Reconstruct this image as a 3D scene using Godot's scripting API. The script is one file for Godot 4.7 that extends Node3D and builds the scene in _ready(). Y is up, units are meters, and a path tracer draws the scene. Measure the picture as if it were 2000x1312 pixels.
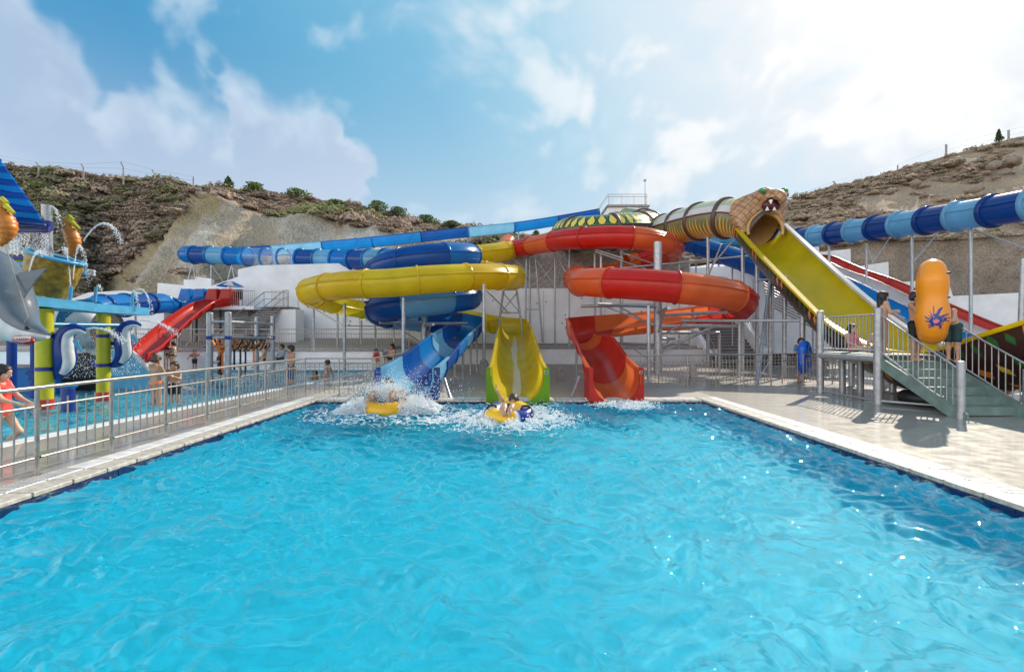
extends Node3D

const F := 950.0
const CU := 998.0
const CV := 656.0
const EYE := 1.75
const WATER := -0.075
const EXPO := 2.6
const SKY := 2.35
var SUN := Vector3(3.65, 3.65, -4.0).normalized()

# a pixel of the photograph at a known distance, and a pixel on a level plane
func P(u: float, v: float, d: float) -> Vector3:
	return Vector3((u - CU) / F * d, EYE + (CV - v) / F * d, -d)

func G(u: float, v: float, y := 0.0) -> Vector3:
	return P(u, v, F * (EYE - y) / (v - CV))

func lin(r: float, g: float, b: float) -> Color:
	return Color(r, g, b).linear_to_srgb()

func sm(a: float, b: float, x: float) -> float:
	return smoothstep(a, b, x)

const AIR := [[0.0, 0.92, 0.92, 0.93], [13.0, 0.80, 0.83, 0.86], [20.0, 0.70, 0.78, 0.85], [26.0, 0.56, 0.71, 0.82], [35.0, 0.34, 0.59, 0.75], [45.0, 0.20, 0.47, 0.68], [54.0, 0.145, 0.415, 0.635], [68.0, 0.072, 0.305, 0.555], [110.0, 0.045, 0.27, 0.54], [180.0, 0.06, 0.29, 0.55]]

func air(deg: float) -> Color:
	for k in range(AIR.size() - 1):
		if deg <= AIR[k + 1][0]:
			var s: float = (deg - AIR[k][0]) / (AIR[k + 1][0] - AIR[k][0])
			return Color(AIR[k][1], AIR[k][2], AIR[k][3]).lerp(Color(AIR[k + 1][1], AIR[k + 1][2], AIR[k + 1][3]), s)
	return Color(0.04, 0.24, 0.5)

func sky_image() -> ImageTexture:
	# clear air by the angle from the sun, paler to the horizon; cumulus banks round the horizon (unseen ones added for fill light), wisps above
	var W := 1600
	var H := 800
	var img := Image.create(W, H, false, Image.FORMAT_RGBF)
	var n := FastNoiseLite.new()
	n.seed = 11; n.noise_type = FastNoiseLite.TYPE_SIMPLEX_SMOOTH; n.frequency = 1.0; n.fractal_octaves = 6; n.fractal_gain = 0.55
	var w := FastNoiseLite.new()
	w.seed = 5; w.noise_type = FastNoiseLite.TYPE_SIMPLEX_SMOOTH; w.frequency = 1.0; w.fractal_octaves = 2
	var sun_az := atan2(SUN.x, -SUN.z)
	for j in H:
		var el := (0.5 - (j + 0.5) / H) * PI
		var up := sin(el)
		var cy := cos(el)
		if el < -0.04:
			for i in W:
				img.set_pixel(i, j, Color(0.45, 0.44, 0.42) / SKY)
			continue
		up = maxf(up, 0.0)
		var low := sm(0.50, 0.02, up)
		for i in W:
			var az := (i + 0.5) / W * TAU
			var d := Vector3(sin(az) * cy, sin(el), -cos(az) * cy)
			var ang := rad_to_deg(acos(clampf(d.dot(SUN), -1, 1)))
			var col := air(ang)
			col = col.lerp(Color(0.66, 0.74, 0.83), low * 0.92 * sm(8.0, 30.0, ang))
			var wx := w.get_noise_3d(d.x * 2.6, d.y * 2.6, d.z * 2.6)
			var f := n.get_noise_3d(d.x * 3.1 + wx * 0.3, d.y * 4.2 - wx * 0.2, d.z * 3.1)
			var fine := n.get_noise_3d(d.x * 10.0 + wx + 3.0, d.y * 10.0, d.z * 10.0 - wx)
			var den := 0.0
			var a := d.x / maxf(-d.z, 0.001)
			var aw := a + (fine * 0.07 + f * 0.09) * sm(-1.2, -0.9, a)
			var edge := -9.0
			var b := 0.0
			var off := absf(wrapf(az - sun_az, -PI, PI))
			if d.z < 0.0 and a > -1.25 and a < -0.12:
				b = d.y / -d.z
				for k in range(BANK.size() - 1):
					if aw >= BANK[k].x and aw < BANK[k + 1].x:
						var s: float = (aw - BANK[k].x) / (BANK[k + 1].x - BANK[k].x)
						edge = lerpf(BANK[k].y, BANK[k + 1].y, s * s * (3.0 - 2.0 * s))
			elif off > 1.2:
				b = d.y / cy
				edge = 0.85 + 0.35 * w.get_noise_2d(cos(az) * 2.0, sin(az) * 2.0) - 0.6 * sm(1.7, 1.2, off)
			if edge > -5.0:
				var puff := absf(n.get_noise_3d(d.x * 6.0 + 9.0, d.y * 6.0, d.z * 6.0))
				var e := edge + 0.015 + fine * 0.030 + f * 0.03 - puff * 0.09 - b
				den = sm(-0.018, 0.085, e) * (0.86 - 0.10 * sm(0.1, 0.4, e))
				var lit := sm(-0.02, 0.02, e) * (1.0 - sm(0.0, 0.15, e)) * (0.55 + 0.9 * clampf(0.5 + fine * 1.3, 0.0, 1.0))
				# backlit towards the sun's side, sunlit opposite; the unseen bank is brightened further to fill shade
				var cc := Color(0.42, 0.53, 0.70).lerp(Color(0.64, 0.73, 0.84), clampf(lit + fine * 0.3 + f * 0.15, 0.0, 1.0))
				cc = cc.lerp(Color(0.68, 0.75, 0.84), clampf(sm(0.45, 0.02, b) * 0.6 + sm(-0.80, 0.0, a) * 0.3 * float(d.z < 0.0), 0.0, 1.0))
				cc = cc.lerp(Color(2.8, 2.7, 2.56), sm(78.0, 125.0, ang) * 0.9)
				col = col.lerp(cc, den)
			var wisp := sm(0.16, 0.62, f + fine * 0.5) * sm(0.0, 0.12, up)
			col = col.lerp(Color(0.66, 0.77, 0.86), wisp * 0.55 * (1.0 - den) * sm(15.0, 40.0, ang))
			var sheet := sm(-0.12, 0.40, f + fine * 0.55) * sm(52.0, 22.0, ang)
			col = col.lerp(Color(0.90, 0.905, 0.91).lerp(Color(1.0, 0.995, 0.98), sm(30.0, 8.0, ang)), sheet * 0.80)
			# gaps of clearer sky between the sheets
			col = col.lerp(Color(0.60, 0.75, 0.86), sm(0.10, 0.45, -f - fine * 0.35) * sm(40.0, 24.0, ang) * 0.55 * sm(4.0, 12.0, ang))
			col += Color(1.0, 0.96, 0.90) * (0.25 * exp(-ang * ang / 90.0) + 1.2 * exp(-ang * ang / 8.0))
			img.set_pixel(i, j, col / SKY)
	return ImageTexture.create_from_image(img)

const BANK: Array[Vector2] = [Vector2(-1.6, 0.8), Vector2(-1.2, 0.85), Vector2(-1.05, 0.8), Vector2(-0.987, 0.69), Vector2(-0.935, 0.638), Vector2(-0.882, 0.564), Vector2(-0.84, 0.5), Vector2(-0.824, 0.517), Vector2(-0.798, 0.543), Vector2(-0.745, 0.533), Vector2(-0.703, 0.496), Vector2(-0.64, 0.49), Vector2(-0.6, 0.48), Vector2(-0.572, 0.55), Vector2(-0.524, 0.533), Vector2(-0.461, 0.506), Vector2(-0.419, 0.496), Vector2(-0.377, 0.51), Vector2(-0.345, 0.464), Vector2(-0.33, 0.41), Vector2(-0.325, 0.33), Vector2(-0.31, 0.25), Vector2(-0.28, 0.1), Vector2(-0.2, -0.1)]

func mat(c: Color, rough := 0.6, metal := 0.0) -> StandardMaterial3D:
	var m := StandardMaterial3D.new()
	m.albedo_color = c
	m.roughness = rough
	m.metallic = metal
	return m

# a material with grain: a noise that tints it and a noise that roughens its surface
func noise_tex(sd: int, freq: float, a: Color, b: Color, oct := 4, side := 512, cell := false) -> NoiseTexture2D:
	var n := FastNoiseLite.new()
	n.seed = sd
	n.frequency = freq
	n.fractal_octaves = oct
	n.noise_type = FastNoiseLite.TYPE_CELLULAR if cell else FastNoiseLite.TYPE_SIMPLEX_SMOOTH
	var t := NoiseTexture2D.new()
	t.width = side
	t.height = side
	t.seamless = true
	t.noise = n
	var g := Gradient.new()
	g.set_color(0, a)
	g.set_color(1, b)
	t.color_ramp = g
	return t

func grained(c: Color, rough: float, tex: Texture2D, scale: float, bump: Texture2D = null, cm := 0.0, metal := 0.0) -> StandardMaterial3D:
	var m := mat(c, rough, metal)
	m.albedo_texture = tex
	m.uv1_triplanar = true
	m.uv1_world_triplanar = true
	m.uv1_scale = Vector3.ONE * scale
	if bump:
		m.heightmap_enabled = true
		m.heightmap_texture = bump
		m.heightmap_scale = cm
	return m

var M := {}

func fibre(c: Color) -> StandardMaterial3D:
	var m := grained(c, 0.24, M.t_fade, 0.11)
	m.backlight_enabled = true
	m.backlight = Color(0.9, 0.9, 0.9).linear_to_srgb()
	return m

func materials() -> void:
	M.t_fade = noise_tex(1, 0.012, Color(0.85, 0.85, 0.85), Color(1, 1, 1), 6)
	M.t_dirt = noise_tex(2, 0.010, Color(0.80, 0.79, 0.78), Color(1, 1, 1), 6)
	M.t_wall = noise_tex(22, 0.010, Color(0.925, 0.92, 0.915), Color(1, 1, 1), 6)
	M.t_stone = noise_tex(3, 0.03, Color(0.72, 0.70, 0.68), Color(1, 1, 1), 5)
	M.t_earth = noise_tex(4, 0.018, Color(0.70, 0.68, 0.66), Color(1, 1, 1), 7, 1024)
	M.b_earth = noise_tex(5, 0.02, Color(0, 0, 0), Color(1, 1, 1), 7, 1024)
	M.b_fine = noise_tex(6, 0.08, Color(0, 0, 0), Color(1, 1, 1), 3)
	M.yellow = fibre(lin(0.95, 0.73, 0.022))
	M.yellow2 = fibre(lin(0.94, 0.66, 0.02))
	M.lime = fibre(lin(0.26, 0.50, 0.012))
	M.navy = fibre(lin(0.010, 0.115, 0.46))
	M.blue = fibre(lin(0.012, 0.27, 0.72))
	M.sky = fibre(lin(0.25, 0.60, 0.86))
	M.red = fibre(lin(0.74, 0.04, 0.026))
	M.orange = fibre(lin(0.90, 0.20, 0.055))
	M.cobalt = fibre(lin(0.015, 0.085, 0.42))
	M.white_shell = fibre(lin(0.78, 0.79, 0.82))
	M.galv = grained(lin(0.52, 0.54, 0.57), 0.42, M.t_dirt, 0.9, null, 0.0, 0.55)
	M.steel = grained(lin(0.50, 0.46, 0.42), 0.30, M.t_dirt, 1.3, null, 0.0, 0.85)
	M.wall = grained(lin(0.88, 0.865, 0.875), 0.85, M.t_wall, 0.13, M.b_fine, 0.4)
	M.wall_old = grained(lin(0.50, 0.45, 0.41), 0.9, M.t_stone, 0.2, M.b_fine, 0.6)
	M.deck = grained(lin(0.43, 0.385, 0.34), 0.8, deck_tex(), 1.0 / 2.4)
	M.deck_wet = grained(lin(0.37, 0.34, 0.305), 1.0, deck_tex(), 1.0 / 2.4)
	M.deck_wet.roughness_texture = noise_tex(14, 0.012, Color(0.48, 0.48, 0.48), Color(0.74, 0.74, 0.74), 5)
	M.deck_wet.metallic_specular = 0.35
	M.deck_wet.clearcoat_enabled = true
	M.deck_wet.clearcoat = 0.55
	M.deck_wet.clearcoat_roughness = 0.07
	M.deck_wet.uv1_scale = Vector3.ONE / 2.4
	M.coping = grained(lin(0.66, 0.61, 0.54), 0.5, M.t_stone, 0.6, M.b_fine, 0.15)
	M.grate = grained(lin(0.80, 0.80, 0.80), 0.5, M.t_dirt, 0.7)
	M.concrete = grained(lin(0.46, 0.44, 0.43), 0.85, M.t_stone, 0.5, M.b_fine, 0.3)
	M.tile_floor = grained(lin(0.016, 0.62, 0.84), 0.5, M.t_fade, 0.35)
	M.tile_light = grained(lin(0.12, 0.56, 0.72), 0.5, M.t_fade, 0.35)
	M.tile_band = mat(lin(0.008, 0.016, 0.10), 0.25)
	M.black = mat(lin(0.012, 0.012, 0.013), 0.5)
	M.gravel = grained(lin(0.42, 0.36, 0.31), 0.95, M.t_earth, 0.4, M.b_fine, 3.0)
	M.stair = grained(lin(0.20, 0.29, 0.26), 0.6, M.t_dirt, 0.5)
	M.tread = mat(lin(0.13, 0.10, 0.10), 0.8)
	M.water_white = mat(lin(0.93, 0.95, 0.96), 0.35)
	M.thin_water = mat(Color(0.93, 0.96, 0.96, 0.42), 0.3)
	M.thin_water.transparency = BaseMaterial3D.TRANSPARENCY_ALPHA
	M.water_white.backlight_enabled = true
	M.water_white.backlight = Color(0.6, 0.62, 0.63)

func deck_tex() -> ImageTexture:
	# pavers of 0.6 by 0.2 m: slight differences of tone, thin joints
	var S := 768
	var img := Image.create(S, S, false, Image.FORMAT_RGB8)
	var rng := RandomNumberGenerator.new()
	rng.seed = 9
	var n := FastNoiseLite.new()
	n.seed = 8; n.frequency = 0.02; n.fractal_octaves = 4
	var tone := []
	for k in 12 * 8:
		tone.append(rng.randf_range(0.955, 1.0))
	for y in S:
		var r := y / 64
		for x in S:
			var xs := x + (96 if r % 2 == 1 else 0)
			var c: float = tone[(r * 8 + (xs / 192) % 4) % tone.size()]
			c *= 0.95 + 0.07 * n.get_noise_2d(x, y * 3.0)
			if y % 64 < 2 or xs % 192 < 2:
				c *= 0.88
			img.set_pixel(x, y, Color(c, c * 0.995, c * 0.985))
	return ImageTexture.create_from_image(img)

func _ready() -> void:
	var cam := Camera3D.new()
	cam.name = "camera"
	cam.position = Vector3(0, EYE, 0)
	cam.fov = 2.0 * rad_to_deg(atan(656.0 / F))
	cam.far = 2000.0
	cam.near = 0.05
	add_child(cam)
	cam.current = true
	var env := Environment.new()
	env.background_mode = Environment.BG_SKY
	var sky := Sky.new()
	var pm := PanoramaSkyMaterial.new()
	pm.panorama = sky_image()
	sky.sky_material = pm
	env.sky = sky
	env.tonemap_mode = Environment.TONE_MAPPER_LINEAR
	env.tonemap_exposure = EXPO
	env.sdfgi_enabled = true
	env.ssao_enabled = true
	env.ssil_enabled = true
	var we := WorldEnvironment.new()
	we.name = "environment"
	we.environment = env
	add_child(we)
	var sun := DirectionalLight3D.new()
	sun.name = "sun"
	sun.light_energy = 0.64
	sun.light_angular_distance = 0.5
	sun.light_color = Color(1, 0.95, 0.87)
	sun.shadow_enabled = true
	add_child(sun)
	sun.look_at_from_position(Vector3.ZERO, -SUN)
	materials()
	build_ground()
	build_pools()
	build_walls()
	build_hills()
	build_slides()
	build_snake()
	build_far_slides()
	build_stairs()
	build_fences()
	build_platform()
	build_playground()
	build_rope_frame()
	build_people()
	build_riders()
	build_water_spray()

# ---------------------------------------------------------------- mesh builder
class MB:
	var v := PackedVector3Array()
	var n := PackedVector3Array()
	var uv := PackedVector2Array()
	var col := PackedColorArray()
	var idx := PackedInt32Array()
	var tint := Color(1, 1, 1)
	var colored := false

	func vert(p: Vector3, nn: Vector3, t := Vector2.ZERO) -> int:
		v.append(p); n.append(nn); uv.append(t); col.append(tint)
		return v.size() - 1

	func tri(a: int, b: int, c: int) -> void:
		var f := (v[c] - v[a]).cross(v[b] - v[a])
		if f.dot(n[a] + n[b] + n[c]) < 0.0:
			idx.append(a); idx.append(c); idx.append(b)
		else:
			idx.append(a); idx.append(b); idx.append(c)

	func quad(a: Vector3, b: Vector3, c: Vector3, d: Vector3, out := Vector3.ZERO) -> void:
		var nn := (b - a).cross(c - a)
		if nn.length_squared() < 1e-14:
			nn = (c - a).cross(d - a)
		nn = nn.normalized()
		if out != Vector3.ZERO and nn.dot(out) < 0.0:
			nn = -nn
		var L1 := (b - a).length()
		var L2 := (d - a).length()
		var i := vert(a, nn, Vector2(0, 0))
		vert(b, nn, Vector2(L1, 0)); vert(c, nn, Vector2(L1, L2)); vert(d, nn, Vector2(0, L2))
		tri(i, i + 1, i + 2); tri(i, i + 2, i + 3)

	func box(c: Vector3, s: Vector3, b := Basis()) -> MB:
		var h := s * 0.5
		var bv := minf(0.012, minf(s.x, minf(s.y, s.z)) * 0.2)
		for ax in 3:
			for sg in [-1.0, 1.0]:
				var nn := Vector3.ZERO
				nn[ax] = sg
				var u := Vector3.ZERO
				var w := Vector3.ZERO
				u[(ax + 1) % 3] = h[(ax + 1) % 3] - bv
				w[(ax + 2) % 3] = h[(ax + 2) % 3] - bv
				var o: Vector3 = nn * h[ax]
				quad(c + b * (o - u - w), c + b * (o + u - w), c + b * (o + u + w), c + b * (o - u + w), b * nn)
		# chamfers along the twelve edges
		for ax in 3:
			var a1 := (ax + 1) % 3
			var a2 := (ax + 2) % 3
			for s1 in [-1.0, 1.0]:
				for s2 in [-1.0, 1.0]:
					var e := Vector3.ZERO
					e[ax] = h[ax] - bv
					var p := Vector3.ZERO
					var q := Vector3.ZERO
					p[a1] = s1 * h[a1]; p[a2] = s2 * (h[a2] - bv)
					q[a1] = s1 * (h[a1] - bv); q[a2] = s2 * h[a2]
					var o := Vector3.ZERO
					o[a1] = s1; o[a2] = s2
					quad(c + b * (p - e), c + b * (p + e), c + b * (q + e), c + b * (q - e), b * o)
		return self

	# a straight or tapered rod
	func rod(a: Vector3, b: Vector3, r: float, r2 := -1.0, sides := 10, caps := true) -> MB:
		if r2 < 0.0:
			r2 = r
		var t := (b - a).normalized()
		var s := t.cross(Vector3.UP)
		if s.length() < 0.01:
			s = t.cross(Vector3.RIGHT)
		s = s.normalized()
		var u := s.cross(t).normalized()
		var L := (b - a).length()
		var i0 := v.size()
		for k in sides + 1:
			var an := TAU * k / sides
			var d := s * cos(an) + u * sin(an)
			vert(a + d * r, d, Vector2(an * r, 0)); vert(b + d * r2, d, Vector2(an * r, L))
		for k in sides:
			var q := i0 + k * 2
			tri(q, q + 1, q + 2); tri(q + 2, q + 1, q + 3)
		if caps:
			for e in 2:
				var cc := a if e == 0 else b
				var rr := r if e == 0 else r2
				var nn := -t if e == 0 else t
				var m := vert(cc, nn)
				for k in sides:
					var an := TAU * k / sides
					vert(cc + (s * cos(an) + u * sin(an)) * rr, nn)
				for k in sides:
					tri(m, m + 1 + k, m + 1 + (k + 1) % sides)
		return self

	func ball(c: Vector3, r: Vector3, b := Basis(), rings := 8, sides := 12) -> MB:
		var i0 := v.size()
		for j in rings + 1:
			var th := PI * j / rings
			for k in sides + 1:
				var ph := TAU * k / sides
				var d := Vector3(sin(th) * cos(ph), cos(th), sin(th) * sin(ph))
				vert(c + b * (d * r), (b * (d / r)).normalized(), Vector2(float(k) / sides, float(j) / rings))
		for j in rings:
			for k in sides:
				var q := i0 + j * (sides + 1) + k
				tri(q, q + 1, q + sides + 1); tri(q + 1, q + sides + 2, q + sides + 1)
		return self

	# rows of points joined into a smooth sheet
	func sheet(rows: Array, outward := Vector3.ZERO, close := false, uvs := 1.0) -> MB:
		var i0 := v.size()
		var nr := rows.size()
		var nc: int = rows[0].size()
		var sum := 0.0
		var mid := Vector3.ZERO
		var cents := []
		for j in nr:
			var cc := Vector3.ZERO
			for p in rows[j]:
				cc += p
			cents.append(cc / nc)
		var nn := PackedVector3Array()
		for j in nr:
			for k in nc:
				var a: Vector3 = rows[mini(j + 1, nr - 1)][k] - rows[maxi(j - 1, 0)][k]
				var k1 := (k + 1) % nc if close else mini(k + 1, nc - 1)
				var k0 := (k + nc - 1) % nc if close else maxi(k - 1, 0)
				if close and k == nc - 1:
					k1 = 1
				if close and k == 0:
					k0 = nc - 2
				var b: Vector3 = rows[j][k1] - rows[j][k0]
				var q := a.cross(b)
				q = q.normalized() if q.length_squared() > 1e-16 else Vector3.UP
				nn.append(q)
				sum += q.dot(outward if outward != Vector3.ZERO else (rows[j][k] - cents[j]))
		var sg := 1.0 if sum >= 0.0 else -1.0
		var along := 0.0
		for j in nr:
			if j > 0:
				along += (cents[j] - cents[j - 1]).length()
			for k in nc:
				vert(rows[j][k], nn[j * nc + k] * sg, Vector2(along * uvs, float(k) / (nc - 1)))
		for j in nr - 1:
			for k in nc - 1:
				var q := i0 + j * nc + k
				tri(q, q + 1, q + nc); tri(q + 1, q + nc + 1, q + nc)
		return self

	# flat-shaded sweep of a closed outline, with end faces
	func bar(fr: Array, prof: Array, closed := true) -> MB:
		var m: int = prof.size()
		for k in (m if closed else m - 1):
			var k2 := (k + 1) % m
			for j in fr.size() - 1:
				var A: Transform3D = fr[j]
				var B: Transform3D = fr[j + 1]
				var e: Vector2 = prof[k2] - prof[k]
				var o := A.basis * Vector3(e.y, -e.x, 0)
				quad(A * Vector3(prof[k].x, prof[k].y, 0), B * Vector3(prof[k].x, prof[k].y, 0), B * Vector3(prof[k2].x, prof[k2].y, 0), A * Vector3(prof[k2].x, prof[k2].y, 0), o)
		if closed:
			for e in 2:
				var A: Transform3D = fr[0] if e == 0 else fr[-1]
				var nn: Vector3 = A.basis.z if e == 0 else -A.basis.z
				poly(PackedVector2Array(prof), A, nn)
		return self

	func poly(p: PackedVector2Array, A: Transform3D, nn: Vector3) -> MB:
		var i0 := v.size()
		for q in p:
			vert(A * Vector3(q.x, q.y, 0), nn, q)
		var t := Geometry2D.triangulate_polygon(p)
		for k in range(0, t.size(), 3):
			tri(i0 + t[k], i0 + t[k + 1], i0 + t[k + 2])
		return self

	# a polygon in the frame's plane given thickness along the frame's z
	func slab(p: PackedVector2Array, A: Transform3D, thick: float) -> MB:
		var B := A.translated_local(Vector3(0, 0, -thick))
		poly(p, A, A.basis.z); poly(p, B, -A.basis.z)
		var c := Vector2.ZERO
		var area := 0.0
		for k in p.size():
			var q := p[(k + 1) % p.size()]
			area += p[k].x * q.y - q.x * p[k].y
		for k in p.size():
			var a := p[k]
			var b := p[(k + 1) % p.size()]
			var e := (b - a) * signf(area)
			quad(A * Vector3(a.x, a.y, 0), A * Vector3(b.x, b.y, 0), B * Vector3(b.x, b.y, 0), B * Vector3(a.x, a.y, 0), A.basis * Vector3(e.y, -e.x, 0))
		return self

	func tube(pts: Array, r, sides := 8, caps := true) -> MB:
		var rows := []
		var u := Vector3.UP
		for j in pts.size():
			var t: Vector3 = (pts[mini(j + 1, pts.size() - 1)] - pts[maxi(j - 1, 0)]).normalized()
			if j == 0:
				u = t.cross(Vector3(0.31, 0.2, 0.93)).normalized()
			else:
				u = (u - t * u.dot(t)).normalized()
			var w := t.cross(u)
			var rr: float = r[j] if r is Array else r
			var row := PackedVector3Array()
			for k in sides + 1:
				var an := TAU * k / sides
				row.append(pts[j] + (u * cos(an) + w * sin(an)) * rr)
			rows.append(row)
		sheet(rows, Vector3.ZERO, true)
		if caps:
			for e in 2:
				var row: PackedVector3Array = rows[0] if e == 0 else rows[-1]
				var c: Vector3 = pts[0] if e == 0 else pts[-1]
				var nn: Vector3 = (pts[0] - pts[1]).normalized() if e == 0 else (pts[-1] - pts[-2]).normalized()
				var m := vert(c, nn)
				for k in sides:
					vert(row[k], nn)
				for k in sides:
					tri(m, m + 1 + k, m + 1 + (k + 1) % sides)
		return self

	func mesh() -> ArrayMesh:
		var a := []
		a.resize(Mesh.ARRAY_MAX)
		a[Mesh.ARRAY_VERTEX] = v
		a[Mesh.ARRAY_NORMAL] = n
		a[Mesh.ARRAY_TEX_UV] = uv
		if colored:
			a[Mesh.ARRAY_COLOR] = col
		a[Mesh.ARRAY_INDEX] = idx
		var m := ArrayMesh.new()
		m.add_surface_from_arrays(Mesh.PRIMITIVE_TRIANGLES, a)
		return m

# ---------------------------------------------------------------- things, parts, setting
var taken := {}

func numbered(called: String) -> String:
	var k: int = taken.get(called, 0)
	taken[called] = k + 1
	return called if k == 0 else "%s_%03d" % [called, k]

func thing(called: String, label: String, category: String, at := Vector3.ZERO, group := "") -> Node3D:
	var o := Node3D.new()
	o.name = numbered(called)
	add_child(o)
	o.position = at
	o.set_meta("label", label)
	o.set_meta("category", category)
	if group != "":
		o.set_meta("group", group)
	return o

# a mesh given in world coordinates becomes a part of the thing t (or of a part of it)
func obj(called: String, m, material: Material, t: Node3D) -> MeshInstance3D:
	var o := MeshInstance3D.new()
	o.name = called
	o.mesh = m.mesh() if m is MB else m
	o.material_override = material
	t.add_child(o, true)
	o.position = -t.global_position
	return o

# a shared mesh set at a place of its own
func inst(called: String, m: Mesh, material: Material, t: Node3D, tr: Transform3D) -> MeshInstance3D:
	var o := MeshInstance3D.new()
	o.name = called
	o.mesh = m
	o.material_override = material
	t.add_child(o, true)
	o.transform = Transform3D(tr.basis, tr.origin - t.global_position)
	return o

func tag(o: Node3D, label: String, category: String, group := "") -> void:
	o.set_meta("label", label)
	o.set_meta("category", category)
	if group != "":
		o.set_meta("group", group)

func setting(called: String, m, material: Material, kind := "structure") -> MeshInstance3D:
	var o := MeshInstance3D.new()
	o.name = numbered(called)
	o.mesh = m.mesh() if m is MB else m
	o.material_override = material
	add_child(o)
	o.set_meta("kind", kind)
	return o

func stuff(called: String, mesh: Mesh, material: Material, where: Array, tints: Array, t: Node3D, label := "", category := "") -> MultiMeshInstance3D:
	var mm := MultiMesh.new()
	mm.transform_format = MultiMesh.TRANSFORM_3D
	mm.use_colors = tints.size() > 0
	mm.mesh = mesh
	mm.instance_count = where.size()
	for k in where.size():
		mm.set_instance_transform(k, where[k])
		if tints.size() > 0:
			mm.set_instance_color(k, tints[k])
	var o := MultiMeshInstance3D.new()
	o.name = called if t != self else numbered(called)
	o.multimesh = mm
	o.material_override = material
	t.add_child(o, true)
	if t != self:
		o.position = -t.global_position
	o.set_meta("kind", "stuff")
	if label != "":
		o.set_meta("label", label)
		o.set_meta("category", category)
	return o

# ---------------------------------------------------------------- paths
func spline(ctrl: Array, step: float) -> PackedVector3Array:
	var dense := PackedVector3Array()
	var m := ctrl.size()
	for i in m - 1:
		var a: Vector3 = ctrl[maxi(i - 1, 0)]
		var b: Vector3 = ctrl[i]
		var c: Vector3 = ctrl[i + 1]
		var d: Vector3 = ctrl[mini(i + 2, m - 1)]
		for k in 16:
			dense.append(b.cubic_interpolate(c, a, d, k / 16.0))
	dense.append(ctrl[-1])
	var total := 0.0
	for i in dense.size() - 1:
		total += dense[i].distance_to(dense[i + 1])
	var cnt := maxi(2, int(round(total / step)))
	var out := PackedVector3Array()
	var want := 0.0
	var run := 0.0
	var i := 0
	for k in cnt + 1:
		want = total * k / cnt
		while i < dense.size() - 2 and run + dense[i].distance_to(dense[i + 1]) < want:
			run += dense[i].distance_to(dense[i + 1])
			i += 1
		var L := dense[i].distance_to(dense[i + 1])
		out.append(dense[i].lerp(dense[i + 1], clampf((want - run) / maxf(L, 1e-6), 0.0, 1.0)))
	return out

func frames(pts: PackedVector3Array) -> Array:
	var out := []
	for j in pts.size():
		var t := (pts[mini(j + 1, pts.size() - 1)] - pts[maxi(j - 1, 0)]).normalized()
		var s := t.cross(Vector3.UP).normalized()
		out.append(Transform3D(Basis(s, s.cross(t), -t), pts[j]))
	return out

func keyed(keys, f: float) -> float:
	if not keys is Array:
		return keys
	for k in range(keys.size() - 1):
		if f <= keys[k + 1][0]:
			return lerpf(keys[k][1], keys[k + 1][1], clampf((f - keys[k][0]) / maxf(keys[k + 1][0] - keys[k][0], 1e-6), 0.0, 1.0))
	return keys[-1][1]

func flume_profile(r: float, aL: float, aR: float, rib: bool) -> PackedVector2Array:
	var p := PackedVector2Array()
	var full := aL + aR > 357.0
	var lip := 0.10
	var l := deg_to_rad(minf(aL, 180.0))
	var q := deg_to_rad(minf(aR, 180.0))
	var m := 38
	if not full:
		var el := edge_pt(l, r)
		p.append(Vector2(-el.x - lip, el.y - 0.05))
		p.append(Vector2(-el.x - lip, el.y + 0.012))
		p.append(Vector2(-el.x - 0.02, el.y + 0.012))
	for k in m + 1:
		var a := lerpf(-l, q, float(k) / m)
		var rr := r
		if rib and full and k in [8, 30]:
			# the flange where the upper shell is bolted on: a narrow ridge
			for e in [[-0.05, 0.0], [-0.035, 0.055], [0.035, 0.055]]:
				p.append(Vector2(sin(a + e[0]) * (r + e[1]), -cos(a + e[0]) * (r + e[1])))
			a += 0.05
		if full:
			p.append(Vector2(sin(a) * rr, -cos(a) * rr))
		else:
			var e := edge_pt(absf(a), rr)
			p.append(Vector2(signf(a) * e.x, e.y))
	if not full:
		var er := edge_pt(q, r)
		p.append(Vector2(er.x + 0.02, er.y + 0.012))
		p.append(Vector2(er.x + lip, er.y + 0.012))
		p.append(Vector2(er.x + lip, er.y - 0.05))
	return p

# an open shell rises straight above its widest point
func edge_pt(a: float, r: float) -> Vector2:
	if a <= PI * 0.5:
		return Vector2(sin(a) * r, -cos(a) * r)
	return Vector2(r, r * tan(minf(a - PI * 0.5, 0.85)))

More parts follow.
